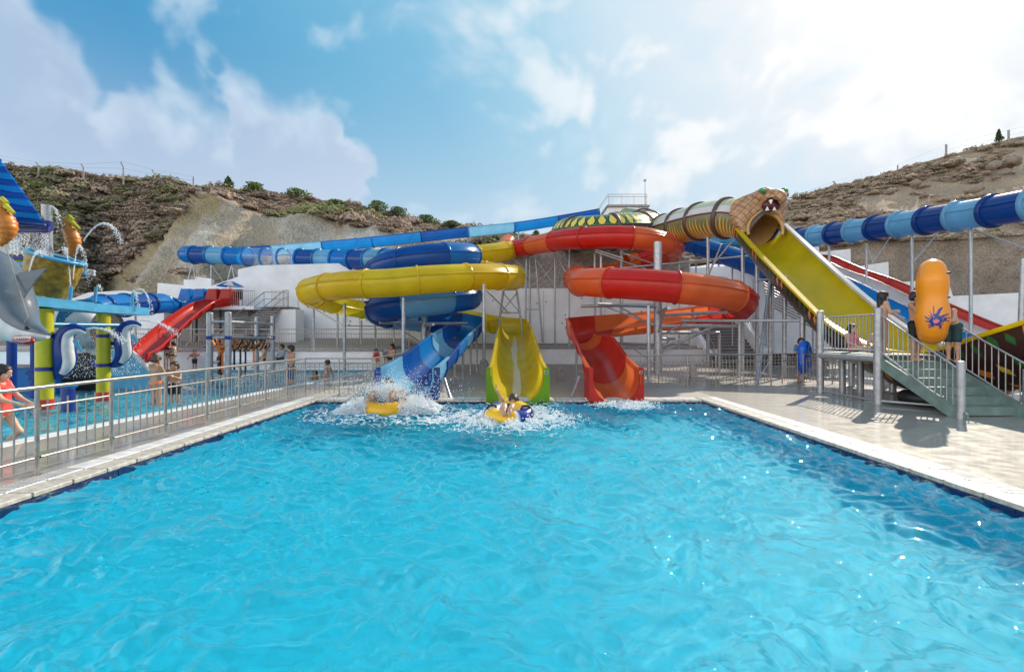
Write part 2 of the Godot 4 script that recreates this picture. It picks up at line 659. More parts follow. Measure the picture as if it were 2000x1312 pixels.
# a slide's shell: sections of alternating colour bolted together at flanges, swept along a path
func flume(t: Node3D, ctrl: Array, step: float, per: int, mats: Array, o: Dictionary) -> Array:
	var fr := frames(spline(ctrl, step))
	var cnt := fr.size() - 1
	var sec := 0
	var j := 0
	while j < cnt:
		var e := mini(j + per, cnt)
		if cnt - e < per / 2:
			e = cnt
		var rows := []
		for k in range(j, e + 1):
			var f := float(k) / cnt
			var A: Transform3D = fr[k]
			A.basis = A.basis.rotated(A.basis.z.normalized(), deg_to_rad(keyed(o.get("roll", 0.0), f)))
			var row := PackedVector3Array()
			for q in flume_profile(keyed(o.r, f), keyed(o.get("aL", 180.0), f), keyed(o.get("aR", 180.0), f), o.get("rib", true)):
				row.append(A * Vector3(q.x, q.y, 0))
			rows.append(row)
		var mm: Material = mats[sec % mats.size()]
		obj("flume_section", MB.new().sheet(rows, Vector3.ZERO, false, 0.25), mm, t)
		if o.get("flange", true):
			var f := float(e) / cnt
			var A: Transform3D = fr[e]
			A.basis = A.basis.rotated(A.basis.z.normalized(), deg_to_rad(keyed(o.get("roll", 0.0), f)))
			var r: float = keyed(o.r, f)
			var fl := []
			var w: float = o.get("flange_w", 0.05)
			var h: float = o.get("flange_h", 0.07)
			for g in [[-w, 0.004], [-w, h], [w, h], [w, 0.004]]:
				var row := PackedVector3Array()
				var l := deg_to_rad(minf(keyed(o.get("aL", 180.0), f), 180.0))
				var q := deg_to_rad(minf(keyed(o.get("aR", 180.0), f), 180.0))
				for k in 33:
					var a := lerpf(-l, q, k / 32.0)
					if l + q > 6.23:
						row.append(A * Vector3(sin(a) * (r + g[1]), -cos(a) * (r + g[1]), g[0]))
					else:
						var ep := edge_pt(absf(a), r)
						var nn: Vector2 = Vector2(sin(minf(absf(a), PI * 0.5)), -cos(minf(absf(a), PI * 0.5))) * g[1]
						row.append(A * Vector3(signf(a) * (ep.x + nn.x), ep.y + nn.y, g[0]))
				fl.append(row)
			obj("flange", MB.new().sheet(fl), o.get("flange_mat", mm), t)
		sec += 1
		j = e
	return fr

# the steel that carries a slide
func post(t: Node3D, top: Vector3, y0: float, r := 0.07, called := "post") -> void:
	var m := MB.new()
	m.rod(Vector3(top.x, y0, top.z), top, r, r, 12)
	m.box(Vector3(top.x, y0 + 0.015, top.z), Vector3(r * 4.4, 0.03, r * 4.4))
	obj(called, m, M.galv, t)

func brace(t: Node3D, a: Vector3, b: Vector3, r := 0.035, called := "brace") -> void:
	obj(called, MB.new().rod(a, b, r, r, 8), M.galv, t)

# ---------------------------------------------------------------- figures: a field of capsules meshed as surface nets
class Field:
	var h := 0.02
	var lo := Vector3.ZERO
	var nx := 0
	var ny := 0
	var nz := 0
	var f := PackedFloat32Array()
	var k := 0.05
	var spots := PackedVector3Array()

	func setup(a: Vector3, b: Vector3, cell: float) -> void:
		h = cell
		lo = a
		nx = int((b.x - a.x) / h) + 2
		ny = int((b.y - a.y) / h) + 2
		nz = int((b.z - a.z) / h) + 2
		f.resize(nx * ny * nz)
		f.fill(9.0)

	func cap(a: Vector3, b: Vector3, ra: float, rb: float, kk := -1.0, sub := false) -> void:
		var kz := k if kk < 0.0 else kk
		var m := maxf(ra, rb) + kz + h * 2.5
		var x0 := maxi(0, int((minf(a.x, b.x) - m - lo.x) / h))
		var x1 := mini(nx - 1, int((maxf(a.x, b.x) + m - lo.x) / h) + 1)
		var y0 := maxi(0, int((minf(a.y, b.y) - m - lo.y) / h))
		var y1 := mini(ny - 1, int((maxf(a.y, b.y) + m - lo.y) / h) + 1)
		var z0 := maxi(0, int((minf(a.z, b.z) - m - lo.z) / h))
		var z1 := mini(nz - 1, int((maxf(a.z, b.z) + m - lo.z) / h) + 1)
		var ab := b - a
		var L2 := maxf(ab.length_squared(), 1e-9)
		for z in range(z0, z1 + 1):
			for y in range(y0, y1 + 1):
				var row := (z * ny + y) * nx
				for x in range(x0, x1 + 1):
					var p := lo + Vector3(x, y, z) * h
					var t := clampf((p - a).dot(ab) / L2, 0.0, 1.0)
					var d := (p - a - ab * t).length() - lerpf(ra, rb, t)
					var g := f[row + x]
					if sub:
						f[row + x] = maxf(g, -d)
					else:
						var q := maxf(kz - absf(d - g), 0.0) / maxf(kz, 1e-6)
						f[row + x] = minf(d, g) - q * q * kz * 0.25
	# keep only what lies on one side of a plane
	func cut(p0: Vector3, nn: Vector3) -> void:
		for z in nz:
			for y in ny:
				for x in nx:
					var i := (z * ny + y) * nx + x
					var d := (lo + Vector3(x, y, z) * h - p0).dot(nn)
					if d > f[i]:
						f[i] = d

	func mesh_into(m: MB, tr := Transform3D()) -> void:
		spots = PackedVector3Array()
		var where := {}
		var sx := 1
		var sy := nx
		var sz := nx * ny
		var off := [0, sx, sy, sx + sy, sz, sz + sx, sz + sy, sz + sx + sy]
		for z in nz - 1:
			for y in ny - 1:
				var i := (z * ny + y) * nx
				for x in nx - 1:
					var g0 := f[i + x]
					if g0 > 3.0 * h or g0 < -3.0 * h:
						continue
					var neg := 0
					for o in off:
						if f[i + x + o] < 0.0:
							neg += 1
					if neg == 0 or neg == 8:
						continue
					var s := Vector3.ZERO
					var c := 0
					for e in EDGES:
						var fa := f[i + x + off[e[0]]]
						var fb := f[i + x + off[e[1]]]
						if (fa < 0.0) != (fb < 0.0):
							s += CORN[e[0]].lerp(CORN[e[1]], fa / (fa - fb))
							c += 1
					var p := lo + (Vector3(x, y, z) + s / c) * h
					var gx := f[i + x + sx] - f[i + x] + f[i + x + 7 * 0 + sx + sy] - f[i + x + sy] + f[i + x + sx + sz] - f[i + x + sz]
					var gy := f[i + x + sy] - f[i + x] + f[i + x + sx + sy] - f[i + x + sx] + f[i + x + sy + sz] - f[i + x + sz]
					var gz := f[i + x + sz] - f[i + x] + f[i + x + sx + sz] - f[i + x + sx] + f[i + x + sy + sz] - f[i + x + sy]
					spots.append(p)
					where[i + x] = m.vert(tr * p, (tr.basis * Vector3(gx, gy, gz)).normalized())
		for key in where:
			var x: int = key % nx
			var y: int = (key / nx) % ny
			var z: int = key / (nx * ny)
			var a := f[key] < 0.0
			if y > 0 and z > 0 and (f[key + sx] < 0.0) != a:
				face(m, where, key, key - sy, key - sy - sz, key - sz)
			if x > 0 and z > 0 and (f[key + sy] < 0.0) != a:
				face(m, where, key, key - sx, key - sx - sz, key - sz)
			if x > 0 and y > 0 and (f[key + sz] < 0.0) != a:
				face(m, where, key, key - sx, key - sx - sy, key - sy)

	func face(m: MB, w: Dictionary, a: int, b: int, c: int, d: int) -> void:
		if w.has(a) and w.has(b) and w.has(c) and w.has(d):
			m.tri(w[a], w[b], w[c]); m.tri(w[a], w[c], w[d])

	const EDGES := [[0, 1], [2, 3], [4, 5], [6, 7], [0, 2], [1, 3], [4, 6], [5, 7], [0, 4], [1, 5], [2, 6], [3, 7]]
	const CORN: Array[Vector3] = [Vector3(0, 0, 0), Vector3(1, 0, 0), Vector3(0, 1, 0), Vector3(1, 1, 0), Vector3(0, 0, 1), Vector3(1, 0, 1), Vector3(0, 1, 1), Vector3(1, 1, 1)]

# ---------------------------------------------------------------- ground, decks, pools
const PX0 := -5.32
const PX1 := 5.22
const PZ0 := 1.6
const PZ1 := -13.2
const PDEEP := -0.95
var SHALLOW: Array[Vector2] = [Vector2(-8.35, 6.0), Vector2(-8.35, -8.0), Vector2(-8.15, -11.7), Vector2(-7.95, -15.5), Vector2(-7.75, -18.7), Vector2(-7.40, -21.8), Vector2(-7.15, -24.2), Vector2(-7.15, -25.0), Vector2(-40.0, -25.0), Vector2(-40.0, 6.0)]

func flat(p: Array, y: float) -> MB:
	var m := MB.new()
	var q := PackedVector2Array()
	for a in p:
		q.append(Vector2(a.x, -a.y))
	m.poly(q, Transform3D(Basis(Vector3.RIGHT, Vector3(0, 0, -1), Vector3.UP), Vector3(0, y, 0)), Vector3.UP)
	return m

func build_ground() -> void:
	setting("ground", flat([Vector2(-400, 200), Vector2(-400, -400), Vector2(400, -400), Vector2(400, 200)], -1.6), M.gravel)
	# decks of pavers around the pools
	setting("deck", flat([Vector2(PX1 + 0.62, 12), Vector2(PX1 + 0.62, PZ1 - 0.62), Vector2(PX1 + 0.62, -34), Vector2(60, -34), Vector2(60, 12)], 0.0), M.deck_wet)
	setting("deck", flat([Vector2(PX0 - 0.62, PZ1 - 0.62), Vector2(PX0 - 0.62, -34), Vector2(PX1 + 0.62, -34), Vector2(PX1 + 0.62, PZ1 - 0.62)], 0.0), M.deck)
	setting("deck", flat([Vector2(PX0 - 0.62, PZ0 + 0.62), Vector2(PX0 - 0.62, 12), Vector2(PX1 + 0.62, 12), Vector2(PX1 + 0.62, PZ0 + 0.62)], 0.0), M.deck)
	var walk := [Vector2(PX0 - 0.62, 12.0)]
	walk.append(Vector2(PX0 - 0.62, -34.0))
	walk.append(Vector2(-6.75, -34.0))
	for k in range(7, -1, -1):
		walk.append(SHALLOW[k] + Vector2(0.34, 0))
	walk.append(Vector2(-8.01, 12.0))
	setting("walkway", flat(walk, 0.0), M.deck_wet)
	setting("deck", flat([Vector2(-40, -25.3), Vector2(-40, -34), Vector2(-6.75, -34), Vector2(-6.75, -25.3)], 0.0), M.deck)
	# coping stones and the white overflow channel cover, laid round the main pool
	var cop := thing("pool_coping", "beige stone coping with white overflow grating round the large blue pool", "pool edge", Vector3(0, 0, PZ1))
	var rng := RandomNumberGenerator.new()
	rng.seed = 4
	var stone := MB.new().box(Vector3.ZERO, Vector3(0.30, 0.06, 0.494)).mesh()
	var grate := MB.new().box(Vector3.ZERO, Vector3(0.29, 0.05, 0.494)).mesh()
	var slat := MB.new().box(Vector3.ZERO, Vector3(0.22, 0.008, 0.010)).mesh()
	for side in [-1, 1]:
		var xe := PX0 if side < 0 else PX1
		var z := PZ0
		while z > PZ1 - 0.3:
			inst("coping_stone", stone, M.coping, cop, Transform3D(Basis(), Vector3(xe + side * 0.155, -0.024 + rng.randf_range(0, 0.003), z - 0.25)))
			var g := inst("grating_panel", grate, M.grate, cop, Transform3D(Basis(), Vector3(xe + side * 0.462, -0.019 + rng.randf_range(0, 0.002), z - 0.25)))
			z -= 0.5
	var rot := Basis(Vector3.UP, PI / 2)
	for zz in [[PZ1, -1], [PZ0, 1]]:
		var x := PX0 - (0.6 if zz[1] > 0 else 0.0)
		while x < PX1 - 0.2 + (0.6 if zz[1] > 0 else 0.0):
			inst("coping_stone", stone, M.coping, cop, Transform3D(rot, Vector3(x + 0.25, -0.0215 + rng.randf_range(0, 0.003), zz[0] + zz[1] * 0.155)))
			inst("grating_panel", grate, M.grate, cop, Transform3D(rot, Vector3(x + 0.25, -0.0165 + rng.randf_range(0, 0.002), zz[0] + zz[1] * 0.462)))
			x += 0.5
	# slots of the grating close by
	for side in [-1, 1]:
		var xe := PX0 if side < 0 else PX1
		var z := -3.2
		while z > -6.4:
			inst("grating_slot", slat, M.concrete, cop, Transform3D(Basis(), Vector3(xe + side * 0.462, 0.008, z)))
			z -= 0.05
	# edge of the shallow pool
	var rim := thing("shallow_pool_edge", "white rounded edge strip of the shallow play pool", "pool edge", Vector3(-8.2, 0, -12))
	for k in 7:
		var a := SHALLOW[k]
		var b := SHALLOW[k + 1]
		var n := maxi(1, int(a.distance_to(b) / 1.0))
		for q in n:
			var p0 := a.lerp(b, float(q) / n)
			var p1 := a.lerp(b, float(q + 1) / n)
			var t := (p1 - p0).normalized()
			var bas := Basis(Vector3(-t.y, 0, t.x).normalized() * -1.0, Vector3.UP, Vector3(t.x, 0, t.y))
			var mid := (p0 + p1) * 0.5
			var m := MB.new()
			m.box(Vector3(mid.x + 0.17, -0.02, mid.y), Vector3(0.34, 0.062, p0.distance_to(p1) - 0.006), bas)
			obj("edge_stone", m, M.grate, rim)

var wn := FastNoiseLite.new()

func wave(x: float, z: float) -> float:
	var wx := wn.get_noise_2d(x * 0.7, z * 0.7) * 0.5
	var wz := wn.get_noise_2d(x * 0.7 + 31.0, z * 0.7 + 9.0) * 0.5
	var a := wn.get_noise_2d(x * 1.6 + wx + z * 0.3, z * 2.5 + wz)
	var b := wn.get_noise_2d(x * 3.9 + wx * 2.0 + 50.0, z * 5.4 + wz * 2.0 + x * 0.5)
	var c := wn.get_noise_2d(x * 8.5 + 90.0, z * 11.0)
	var h := 0.038 * a + 0.040 * b + 0.0065 * c
	# churned where the slides pour in and the riders land
	for s in CHURN:
		var d2 := Vector2(x - s.x, z - s.y).length()
		if d2 < s.z * 2.5:
			var k: float = exp(-d2 * d2 / (s.z * s.z))
			h += k * (0.05 * wn.get_noise_2d(x * 5.0 + 7.0, z * 5.0) + 0.022 * wn.get_noise_2d(x * 12.0, z * 12.0 + 5.0))
			h += 0.03 * exp(-pow((d2 - s.z * 0.9) / 0.35, 2.0))
	return h
const CHURN: Array[Vector3] = [Vector3(-2.9, -11.8, 1.3), Vector3(-0.1, -10.6, 1.0), Vector3(2.9, -12.3, 0.9), Vector3(0.3, -12.4, 0.9)]

func water_mesh(x0: float, x1: float, z0: float, z1: float, y: float, nx: int, nz: int, amp: float) -> MB:
	var m := MB.new()
	for j in nz + 1:
		for i in nx + 1:
			var x := lerpf(x0, x1, float(i) / nx)
			var z := lerpf(z0, z1, float(j) / nz)
			var e := 0.012
			var h := wave(x, z) * amp
			m.vert(Vector3(x, y + h, z), Vector3((h - wave(x + e, z) * amp) / e, 1, (h - wave(x, z + e) * amp) / e).normalized(), Vector2(x, z))
	for j in nz:
		for i in nx:
			var a := j * (nx + 1) + i
			m.tri(a, a + nx + 1, a + 1)
			m.tri(a + 1, a + nx + 1, a + nx + 2)
	return m

func build_pools() -> void:
	wn.seed = 3; wn.noise_type = FastNoiseLite.TYPE_SIMPLEX_SMOOTH; wn.frequency = 1.0; wn.fractal_octaves = 1
	var wm := mat(Color(0.80, 0.985, 1.0, 0.0), 0.0)
	wm.transparency = BaseMaterial3D.TRANSPARENCY_ALPHA
	wm.refraction_enabled = true
	wm.refraction_scale = 0.033
	setting("pool_water", water_mesh(PX0, PX1, PZ0, PZ1, WATER, 300, 420, 1.0), wm)
	var fl := MB.new()
	fl.quad(Vector3(PX0, PDEEP, PZ0), Vector3(PX0, PDEEP, PZ1), Vector3(PX1, PDEEP, PZ1), Vector3(PX1, PDEEP, PZ0), Vector3.UP)
	var c := [Vector3(PX0, 0, PZ0), Vector3(PX0, 0, PZ1), Vector3(PX1, 0, PZ1), Vector3(PX1, 0, PZ0)]
	for k in 4:
		var a: Vector3 = c[k]
		var b: Vector3 = c[(k + 1) % 4]
		fl.quad(Vector3(a.x, PDEEP, a.z), Vector3(b.x, PDEEP, b.z), Vector3(b.x, -0.19, b.z), Vector3(a.x, -0.19, a.z), Vector3((PX0 + PX1) / 2, 0, (PZ0 + PZ1) / 2) - (a + b) / 2)
	setting("pool_floor", fl, M.tile_floor)
	# a band of dark blue tiles at the water line
	var band := thing("waterline_tiles", "dark navy tile band along the waterline of the large pool", "tiles", Vector3(0, -0.19, PZ1))
	for k in 4:
		var a: Vector3 = c[k]
		var b: Vector3 = c[(k + 1) % 4]
		var n := int(a.distance_to(b) / 0.5)
		for q in n:
			var p := a.lerp(b, (q + 0.5) / n)
			var t := (b - a).normalized()
			var inn := Vector3(-t.z, 0, t.x)
			if inn.dot(Vector3(0, 0, -6) - p) < 0:
				inn = -inn
			var m := MB.new().box(p + Vector3(0, -0.122, 0) - inn * 0.004, Vector3(a.distance_to(b) / n - 0.006, 0.135, 0.024), Basis(t, Vector3.UP, t.cross(Vector3.UP)))
			obj("tile", m, M.tile_band, band)
	# the shallow pool: water you can stand in
	setting("shallow_pool_water", water_mesh(-26.0, -7.1, 3.0, -25.0, -0.09, 150, 190, 0.55), wm)
	var f2 := flat(SHALLOW, -0.42)
	for k in SHALLOW.size():
		var a := SHALLOW[k]
		var b := SHALLOW[(k + 1) % SHALLOW.size()]
		f2.quad(Vector3(a.x, -0.42, a.y), Vector3(b.x, -0.42, b.y), Vector3(b.x, 0, b.y), Vector3(a.x, 0, a.y), Vector3(-16, 0, -10) - Vector3((a.x + b.x) / 2, 0, (a.y + b.y) / 2))
	setting("shallow_pool_floor", f2, M.tile_light)

# ---------------------------------------------------------------- retaining walls and the start tower
func wall_px(t: Node3D, called: String, px: Array, d: float, y0: float, thick: float, material: Material) -> void:
	# outline of the top as pixels at distance d, closed down to y0
	var p := PackedVector2Array()
	var a := P(px[0][0], px[0][1], d)
	p.append(Vector2(a.x, y0))
	for q in px:
		var w := P(q[0], q[1], d)
		p.append(Vector2(w.x, w.y))
	p.append(Vector2(P(px[-1][0], 0, d).x, y0))
	obj(called, MB.new().slab(p, Transform3D(Basis(), Vector3(0, 0, -d)), thick), material, t)

func build_walls() -> void:
	# low wall with a ledge on which the slides' rear posts stand
	var low := thing("low_retaining_wall", "low white retaining wall with gravel ledge behind the slides", "wall", Vector3(0, 0, -30.2))
	var foot := PackedVector2Array([Vector2(-60, 25.3), Vector2(-6.75, 25.3), Vector2(-6.75, 30.2), Vector2(13.0, 30.2), Vector2(13.0, 33.2), Vector2(-60, 33.2)])
	obj("wall", MB.new().slab(foot, Transform3D(Basis(Vector3.RIGHT, Vector3(0, 0, -1), Vector3.UP), Vector3(0, 0.95, 0)), 1.2), M.wall, low)
	var cap := MB.new()
	cap.box(Vector3(-33.37, 0.975, -25.42), Vector3(53.2, 0.06, 0.36))
	cap.box(Vector3(3.12, 0.975, -30.32), Vector3(19.7, 0.06, 0.36))
	obj("ledge_cap", cap, M.concrete, low)
	var gr := MB.new()
	gr.quad(Vector3(-60, 0.97, -27.6), Vector3(-60, 1.60, -33.0), Vector3(-6.9, 1.60, -33.0), Vector3(-6.9, 0.97, -27.6), Vector3.UP)
	gr.quad(Vector3(-6.9, 0.97, -31.2), Vector3(-6.9, 1.25, -33.0), Vector3(13, 1.25, -33.0), Vector3(13, 0.97, -31.2), Vector3.UP)
	obj("gravel_bed", gr, M.gravel, low)
	obj("curb", MB.new().box(Vector3(-33.4, 1.02, -27.55), Vector3(53, 0.16, 0.2)).box(Vector3(3.05, 1.04, -31.15), Vector3(19.8, 0.18, 0.2)), M.concrete, low)
	# the tall wall
	var big := thing("tall_retaining_wall", "tall white concrete retaining wall behind the spiral slides", "wall", Vector3(0, 0, -33.2))
	wall_px(big, "wall", [[330, 600], [380, 590], [405, 560], [462, 540], [462, 526], [500, 518], [700, 513], [940, 508], [962, 563], [1335, 563], [1335, 540], [1420, 540]], 33.2, 0.5, 0.5, M.wall)
	wall_px(big, "upper_wall", [[955, 500], [1000, 493], [1130, 486], [1290, 490], [1345, 505]], 33.75, 4.6, 0.5, M.wall_old)
	var joints := MB.new()
	for u in [580, 700, 820, 1060, 1180, 1300]:
		var a := P(u, 656, 33.2)
		joints.box(Vector3(a.x, 2.9, -33.192), Vector3(0.025, 3.9, 0.03))
	obj("joint", joints, M.concrete, big)
	var rng := RandomNumberGenerator.new()
	rng.seed = 21
	for k in 34:
		var u := rng.randf_range(560, 1330)
		var y := rng.randf_range(1.8, 4.6)
		obj("weep_hole", MB.new().rod(Vector3((u - CU) / F * 33.2, y, -33.21), Vector3((u - CU) / F * 33.2, y, -33.17), 0.045, 0.045, 8), M.black, big)
	# steps of white wall climbing the bank
	var step := thing("stepped_parapet", "white stepped parapet climbing the sandy bank on the left", "wall", P(380, 560, 36.5))
	wall_px(step, "wall", [[120, 590], [170, 571], [240, 567], [304, 577], [305, 552], [356, 557], [356, 546], [381, 546], [381, 540], [410, 544], [410, 560], [440, 565]], 36.5, 1.0, 0.4, M.wall)
	var rw := thing("right_retaining_wall", "white stepped retaining wall below the brown rock cutting", "wall", P(1700, 540, 38.0))
	wall_px(rw, "wall", [[1290, 525], [1420, 520], [1420, 505], [1545, 500], [1546, 480], [1598, 479], [1599, 492], [1660, 486], [1661, 522], [1734, 511], [1735, 552], [1850, 545], [1860, 578], [2000, 571], [2100, 566], [2600, 540]], 38.0, 0.0, 0.6, M.wall)
	# block building with the start platform of the high slides
	var tw := thing("start_tower", "white slide start tower with railed roof terrace and mast", "tower", P(1220, 430, 43))
	var a := P(1186, 404, 43)
	var b := P(1263, 404, 43)
	var body := PackedVector2Array([Vector2(a.x - 1.0, 2), Vector2(b.x, 2), Vector2(b.x, b.y), Vector2(a.x, a.y), Vector2(a.x - 0.7, a.y - 1.3)])
	obj("wall", MB.new().slab(body, Transform3D(Basis(), Vector3(0, 0, -43)), 5.0), M.wall, tw)
	obj("roof_slab", MB.new().box(Vector3((a.x + b.x) / 2, a.y + 0.06, -45.5), Vector3(b.x - a.x + 0.3, 0.14, 5.4)), M.concrete, tw)
	obj("doorway", MB.new().box(P(1226, 424, 42.98), Vector3(2.5, 1.0, 0.06)), M.wall_old, tw)
	for k in 4:
		var x := lerpf(a.x + 0.05, b.x - 0.05, k / 3.0)
		obj("railing_post", MB.new().rod(Vector3(x, a.y + 0.1, -43.1), Vector3(x, a.y + 1.15, -43.1), 0.025, 0.025, 6), M.steel, tw)
	for h in [0.22, 0.95, 1.15]:
		obj("rail", MB.new().rod(Vector3(a.x, a.y + h, -43.1), Vector3(b.x, a.y + h, -43.1), 0.022, 0.022, 6), M.steel, tw)
		obj("rail", MB.new().rod(Vector3(a.x, a.y + h, -43.1), Vector3(a.x - 0.9, a.y + h - 1.3, -43.1), 0.022, 0.022, 6), M.steel, tw)
	for k in 26:
		var x := lerpf(a.x + 0.05, b.x - 0.05, (k + 0.5) / 26.0)
		obj("bar", MB.new().rod(Vector3(x, a.y + 0.22, -43.1), Vector3(x, a.y + 0.95, -43.1), 0.009, 0.009, 5, false), M.steel, tw)
	obj("mast", MB.new().rod(Vector3(b.x - 0.15, a.y, -43.2), P(1258, 351, 43.2), 0.04, 0.03, 8), M.galv, tw)
	obj("mast_lamp", MB.new().box(P(1258, 352, 43.1), Vector3(0.22, 0.16, 0.2)), M.galv, tw)

# ---------------------------------------------------------------- hills
func pl(a: Array, u: float) -> float:
	if u <= a[0][0]:
		return a[0][1]
	for k in range(a.size() - 1):
		if u <= a[k + 1][0]:
			var s: float = (u - a[k][0]) / float(a[k + 1][0] - a[k][0])
			return lerpf(a[k][1], a[k + 1][1], s)
	return a[-1][1]

const RIDGE_L := [[-700, 290], [-300, 300], [0, 322], [60, 326], [150, 332], [200, 346], [300, 350], [370, 361], [430, 366], [500, 372], [560, 380], [620, 391], [720, 405], [800, 428], [910, 446], [1000, 460], [1060, 468], [1300, 480]]
const BROW_L := [[-700, 600], [150, 600], [190, 575], [290, 470], [380, 374], [420, 380], [470, 400], [520, 420], [600, 420], [680, 428], [760, 455], [900, 470], [1060, 490], [1300, 495]]
const RIDGE_R := [[1300, 452], [1450, 412], [1530, 394], [1570, 380], [1700, 346], [1850, 303], [1970, 271], [2050, 255], [2500, 150], [2900, 90]]

func build_hills() -> void:
	var n := FastNoiseLite.new()
	n.seed = 17; n.noise_type = FastNoiseLite.TYPE_SIMPLEX_SMOOTH; n.fractal_octaves = 5; n.frequency = 0.06
	var n2 := FastNoiseLite.new()
	n2.seed = 18; n2.noise_type = FastNoiseLite.TYPE_SIMPLEX_SMOOTH; n2.fractal_octaves = 3; n2.frequency = 0.5
	var rng := RandomNumberGenerator.new()
	rng.seed = 77
	var earth := grained(Color(1, 1, 1), 0.95, M.t_earth, 0.17, M.b_earth, 30.0)
	earth.vertex_color_use_as_albedo = true
	var bushes := []
	var tints := []
	var sandy := Color(0.60, 0.495, 0.37)
	var pale := Color(0.82, 0.75, 0.64)
	var ochre := Color(0.50, 0.38, 0.16)
	var brush := Color(0.36, 0.28, 0.21)
	# ---- left: scrub on top, a sandy cutting below the brow
	var rows := []
	var cols := []
	var nt := 64
	var u := -700.0
	while u <= 1300.0:
		var row := PackedVector3Array()
		var rc := []
		var rv := pl(RIDGE_L, u)
		var bv := pl(BROW_L, u)
		var base := 640.0
		for k in nt + 9:
			var t := float(k) / nt
			var p: Vector3
			if t <= 1.0:
				var v := lerpf(base, rv, t)
				var d: float
				if v > bv:
					d = lerpf(39.5, 49.5, pow((base - v) / maxf(base - bv, 1.0), 1.2))
				else:
					var db := 49.5 if bv < 599 else 40.0
					d = lerpf(db, 66.0, pow((bv - v) / maxf(bv - rv, 1.0), 0.9))
				p = P(u, v, d)
				var nn := n.get_noise_3d(p.x, p.y, p.z)
				var fine := n2.get_noise_3d(p.x, p.y, p.z)
				if t < 1.0:
					p += Vector3(0, 0.25, 0.9) * (nn * 1.5 + absf(n.get_noise_2d(p.x * 1.7 + 40.0, p.y * 0.6)) * 3.0 - 0.7 + fine * 0.28) * sm(0.0, 0.15, t) * sm(1.0, 0.93, t)
				var c: Color
				var edge := (v - bv) + nn * 26.0 + fine * 9.0
				if edge > 0.0:
					c = sandy.lerp(pale, clampf(0.45 + n.get_noise_2d(p.x * 2.2 + p.y * 0.8, p.y * 0.9 + 9.0) * 2.2, 0.0, 1.0))
					if u < 420.0:
						c = c.lerp(ochre, sm(60.0, 4.0, edge) * 0.8 + sm(520.0, 600.0, v) * 0.3)
					c = c.lerp(Color(0.36, 0.28, 0.20), clampf(fine * 1.3 - 0.1, 0.0, 0.7))
				else:
					c = brush.lerp(Color(0.46, 0.35, 0.25), clampf(0.4 + nn, 0.0, 1.0))
				rc.append(c)
				var dense := 0.62 if edge < 0.0 else 0.012 * sm(440.0, 540.0, v)
				if u < 1120.0 and u > -160.0 and t < 1.0 and rng.randf() < dense:
					for q in 3:
						var s := rng.randf_range(0.35, 0.95) if rng.randf() > 0.07 else rng.randf_range(1.1, 1.9)
						var w := p + Vector3(rng.randf_range(-0.6, 0.6), rng.randf_range(-0.1, 0.1), rng.randf_range(-0.6, 0.6))
						bushes.append(Transform3D(Basis(Vector3.UP, rng.randf() * TAU).scaled(Vector3(s, s * rng.randf_range(0.5, 0.85), s)), w))
						var g := clampf(n.get_noise_2d(w.x * 1.2 + 5.0, w.y * 1.6) * 2.0 + 0.15 + rng.randf_range(-0.25, 0.25), 0.0, 1.0)
						tints.append(Color(0.37, 0.27, 0.20).lerp(Color(0.22, 0.24, 0.085), g) * rng.randf_range(0.65, 1.35))
			else:
				p = P(u, rv, 66.0) + Vector3(0, -0.15 * (k - nt), -5.0 * (k - nt))
				rc.append(brush)
			row.append(p)
		rows.append(row)
		cols.append(rc)
		u += 9.0
	setting("hillside", hill_mesh(rows, cols), earth)
	# ---- right: dry slope with boulders, above a rock cutting
	rows = []
	cols = []
	u = 1300.0
	while u <= 2900.0:
		var row := PackedVector3Array()
		var rc := []
		var rv := pl(RIDGE_R, u)
		var base := pl([[1300, 520], [1560, 492], [1700, 470], [1850, 468], [2000, 458], [2900, 430]], u)
		for k in 48:
			var t := k / 40.0
			var p: Vector3
			if t <= 1.0:
				var v := lerpf(base, rv, t)
				p = P(u, v, lerpf(42.0, 74.0, pow(t, 0.85)))
				var nn := n.get_noise_3d(p.x, p.y, p.z)
				var fine := n2.get_noise_3d(p.x, p.y, p.z)
				p += Vector3(0, 0.9, 0.5) * (nn * 1.2 + fine * 0.25) * sm(0.0, 0.05, t) * sm(1.0, 0.94, t)
				var c := Color(0.60, 0.44, 0.31).lerp(Color(0.74, 0.56, 0.38), clampf(0.5 + n.get_noise_2d(p.x * 0.7, p.y * 3.0) * 1.8, 0.0, 1.0))
				c = c.lerp(Color(0.34, 0.26, 0.21), clampf(nn * 1.6, 0.0, 0.8))
				rc.append(c)
				var patch := n.get_noise_2d(p.x * 0.9 + 60.0, p.y * 2.0)
				if u < 2150.0 and t < 1.0 and rng.randf() < sm(-0.12, 0.30, patch) * 0.8:
					for q in 3:
						var s := rng.randf_range(0.35, 0.85) if rng.randf() > 0.05 else rng.randf_range(1.0, 1.6)
						var w := p + Vector3(rng.randf_range(-0.8, 0.8), rng.randf_range(-0.05, 0.1), rng.randf_range(-0.8, 0.8))
						bushes.append(Transform3D(Basis(Vector3.UP, rng.randf() * TAU).scaled(Vector3(s, s * rng.randf_range(0.45, 0.75), s)), w))
						tints.append(Color(0.40, 0.29, 0.22).lerp(Color(0.25, 0.22, 0.125), clampf(rng.randf_range(-0.3, 0.8), 0.0, 1.0)) * rng.randf_range(0.8, 1.4))
			else:
				p = P(u, rv, 74.0) + Vector3(0, -0.2 * (k - 40), -6.0 * (k - 40))
				rc.append(Color(0.3, 0.22, 0.16))
			row.append(p)
		rows.append(row)
		cols.append(rc)
		u += 11.0
	setting("hillside", hill_mesh(rows, cols), earth)
	# the rock cutting under it
	rows = []
	cols = []
	u = 1500.0
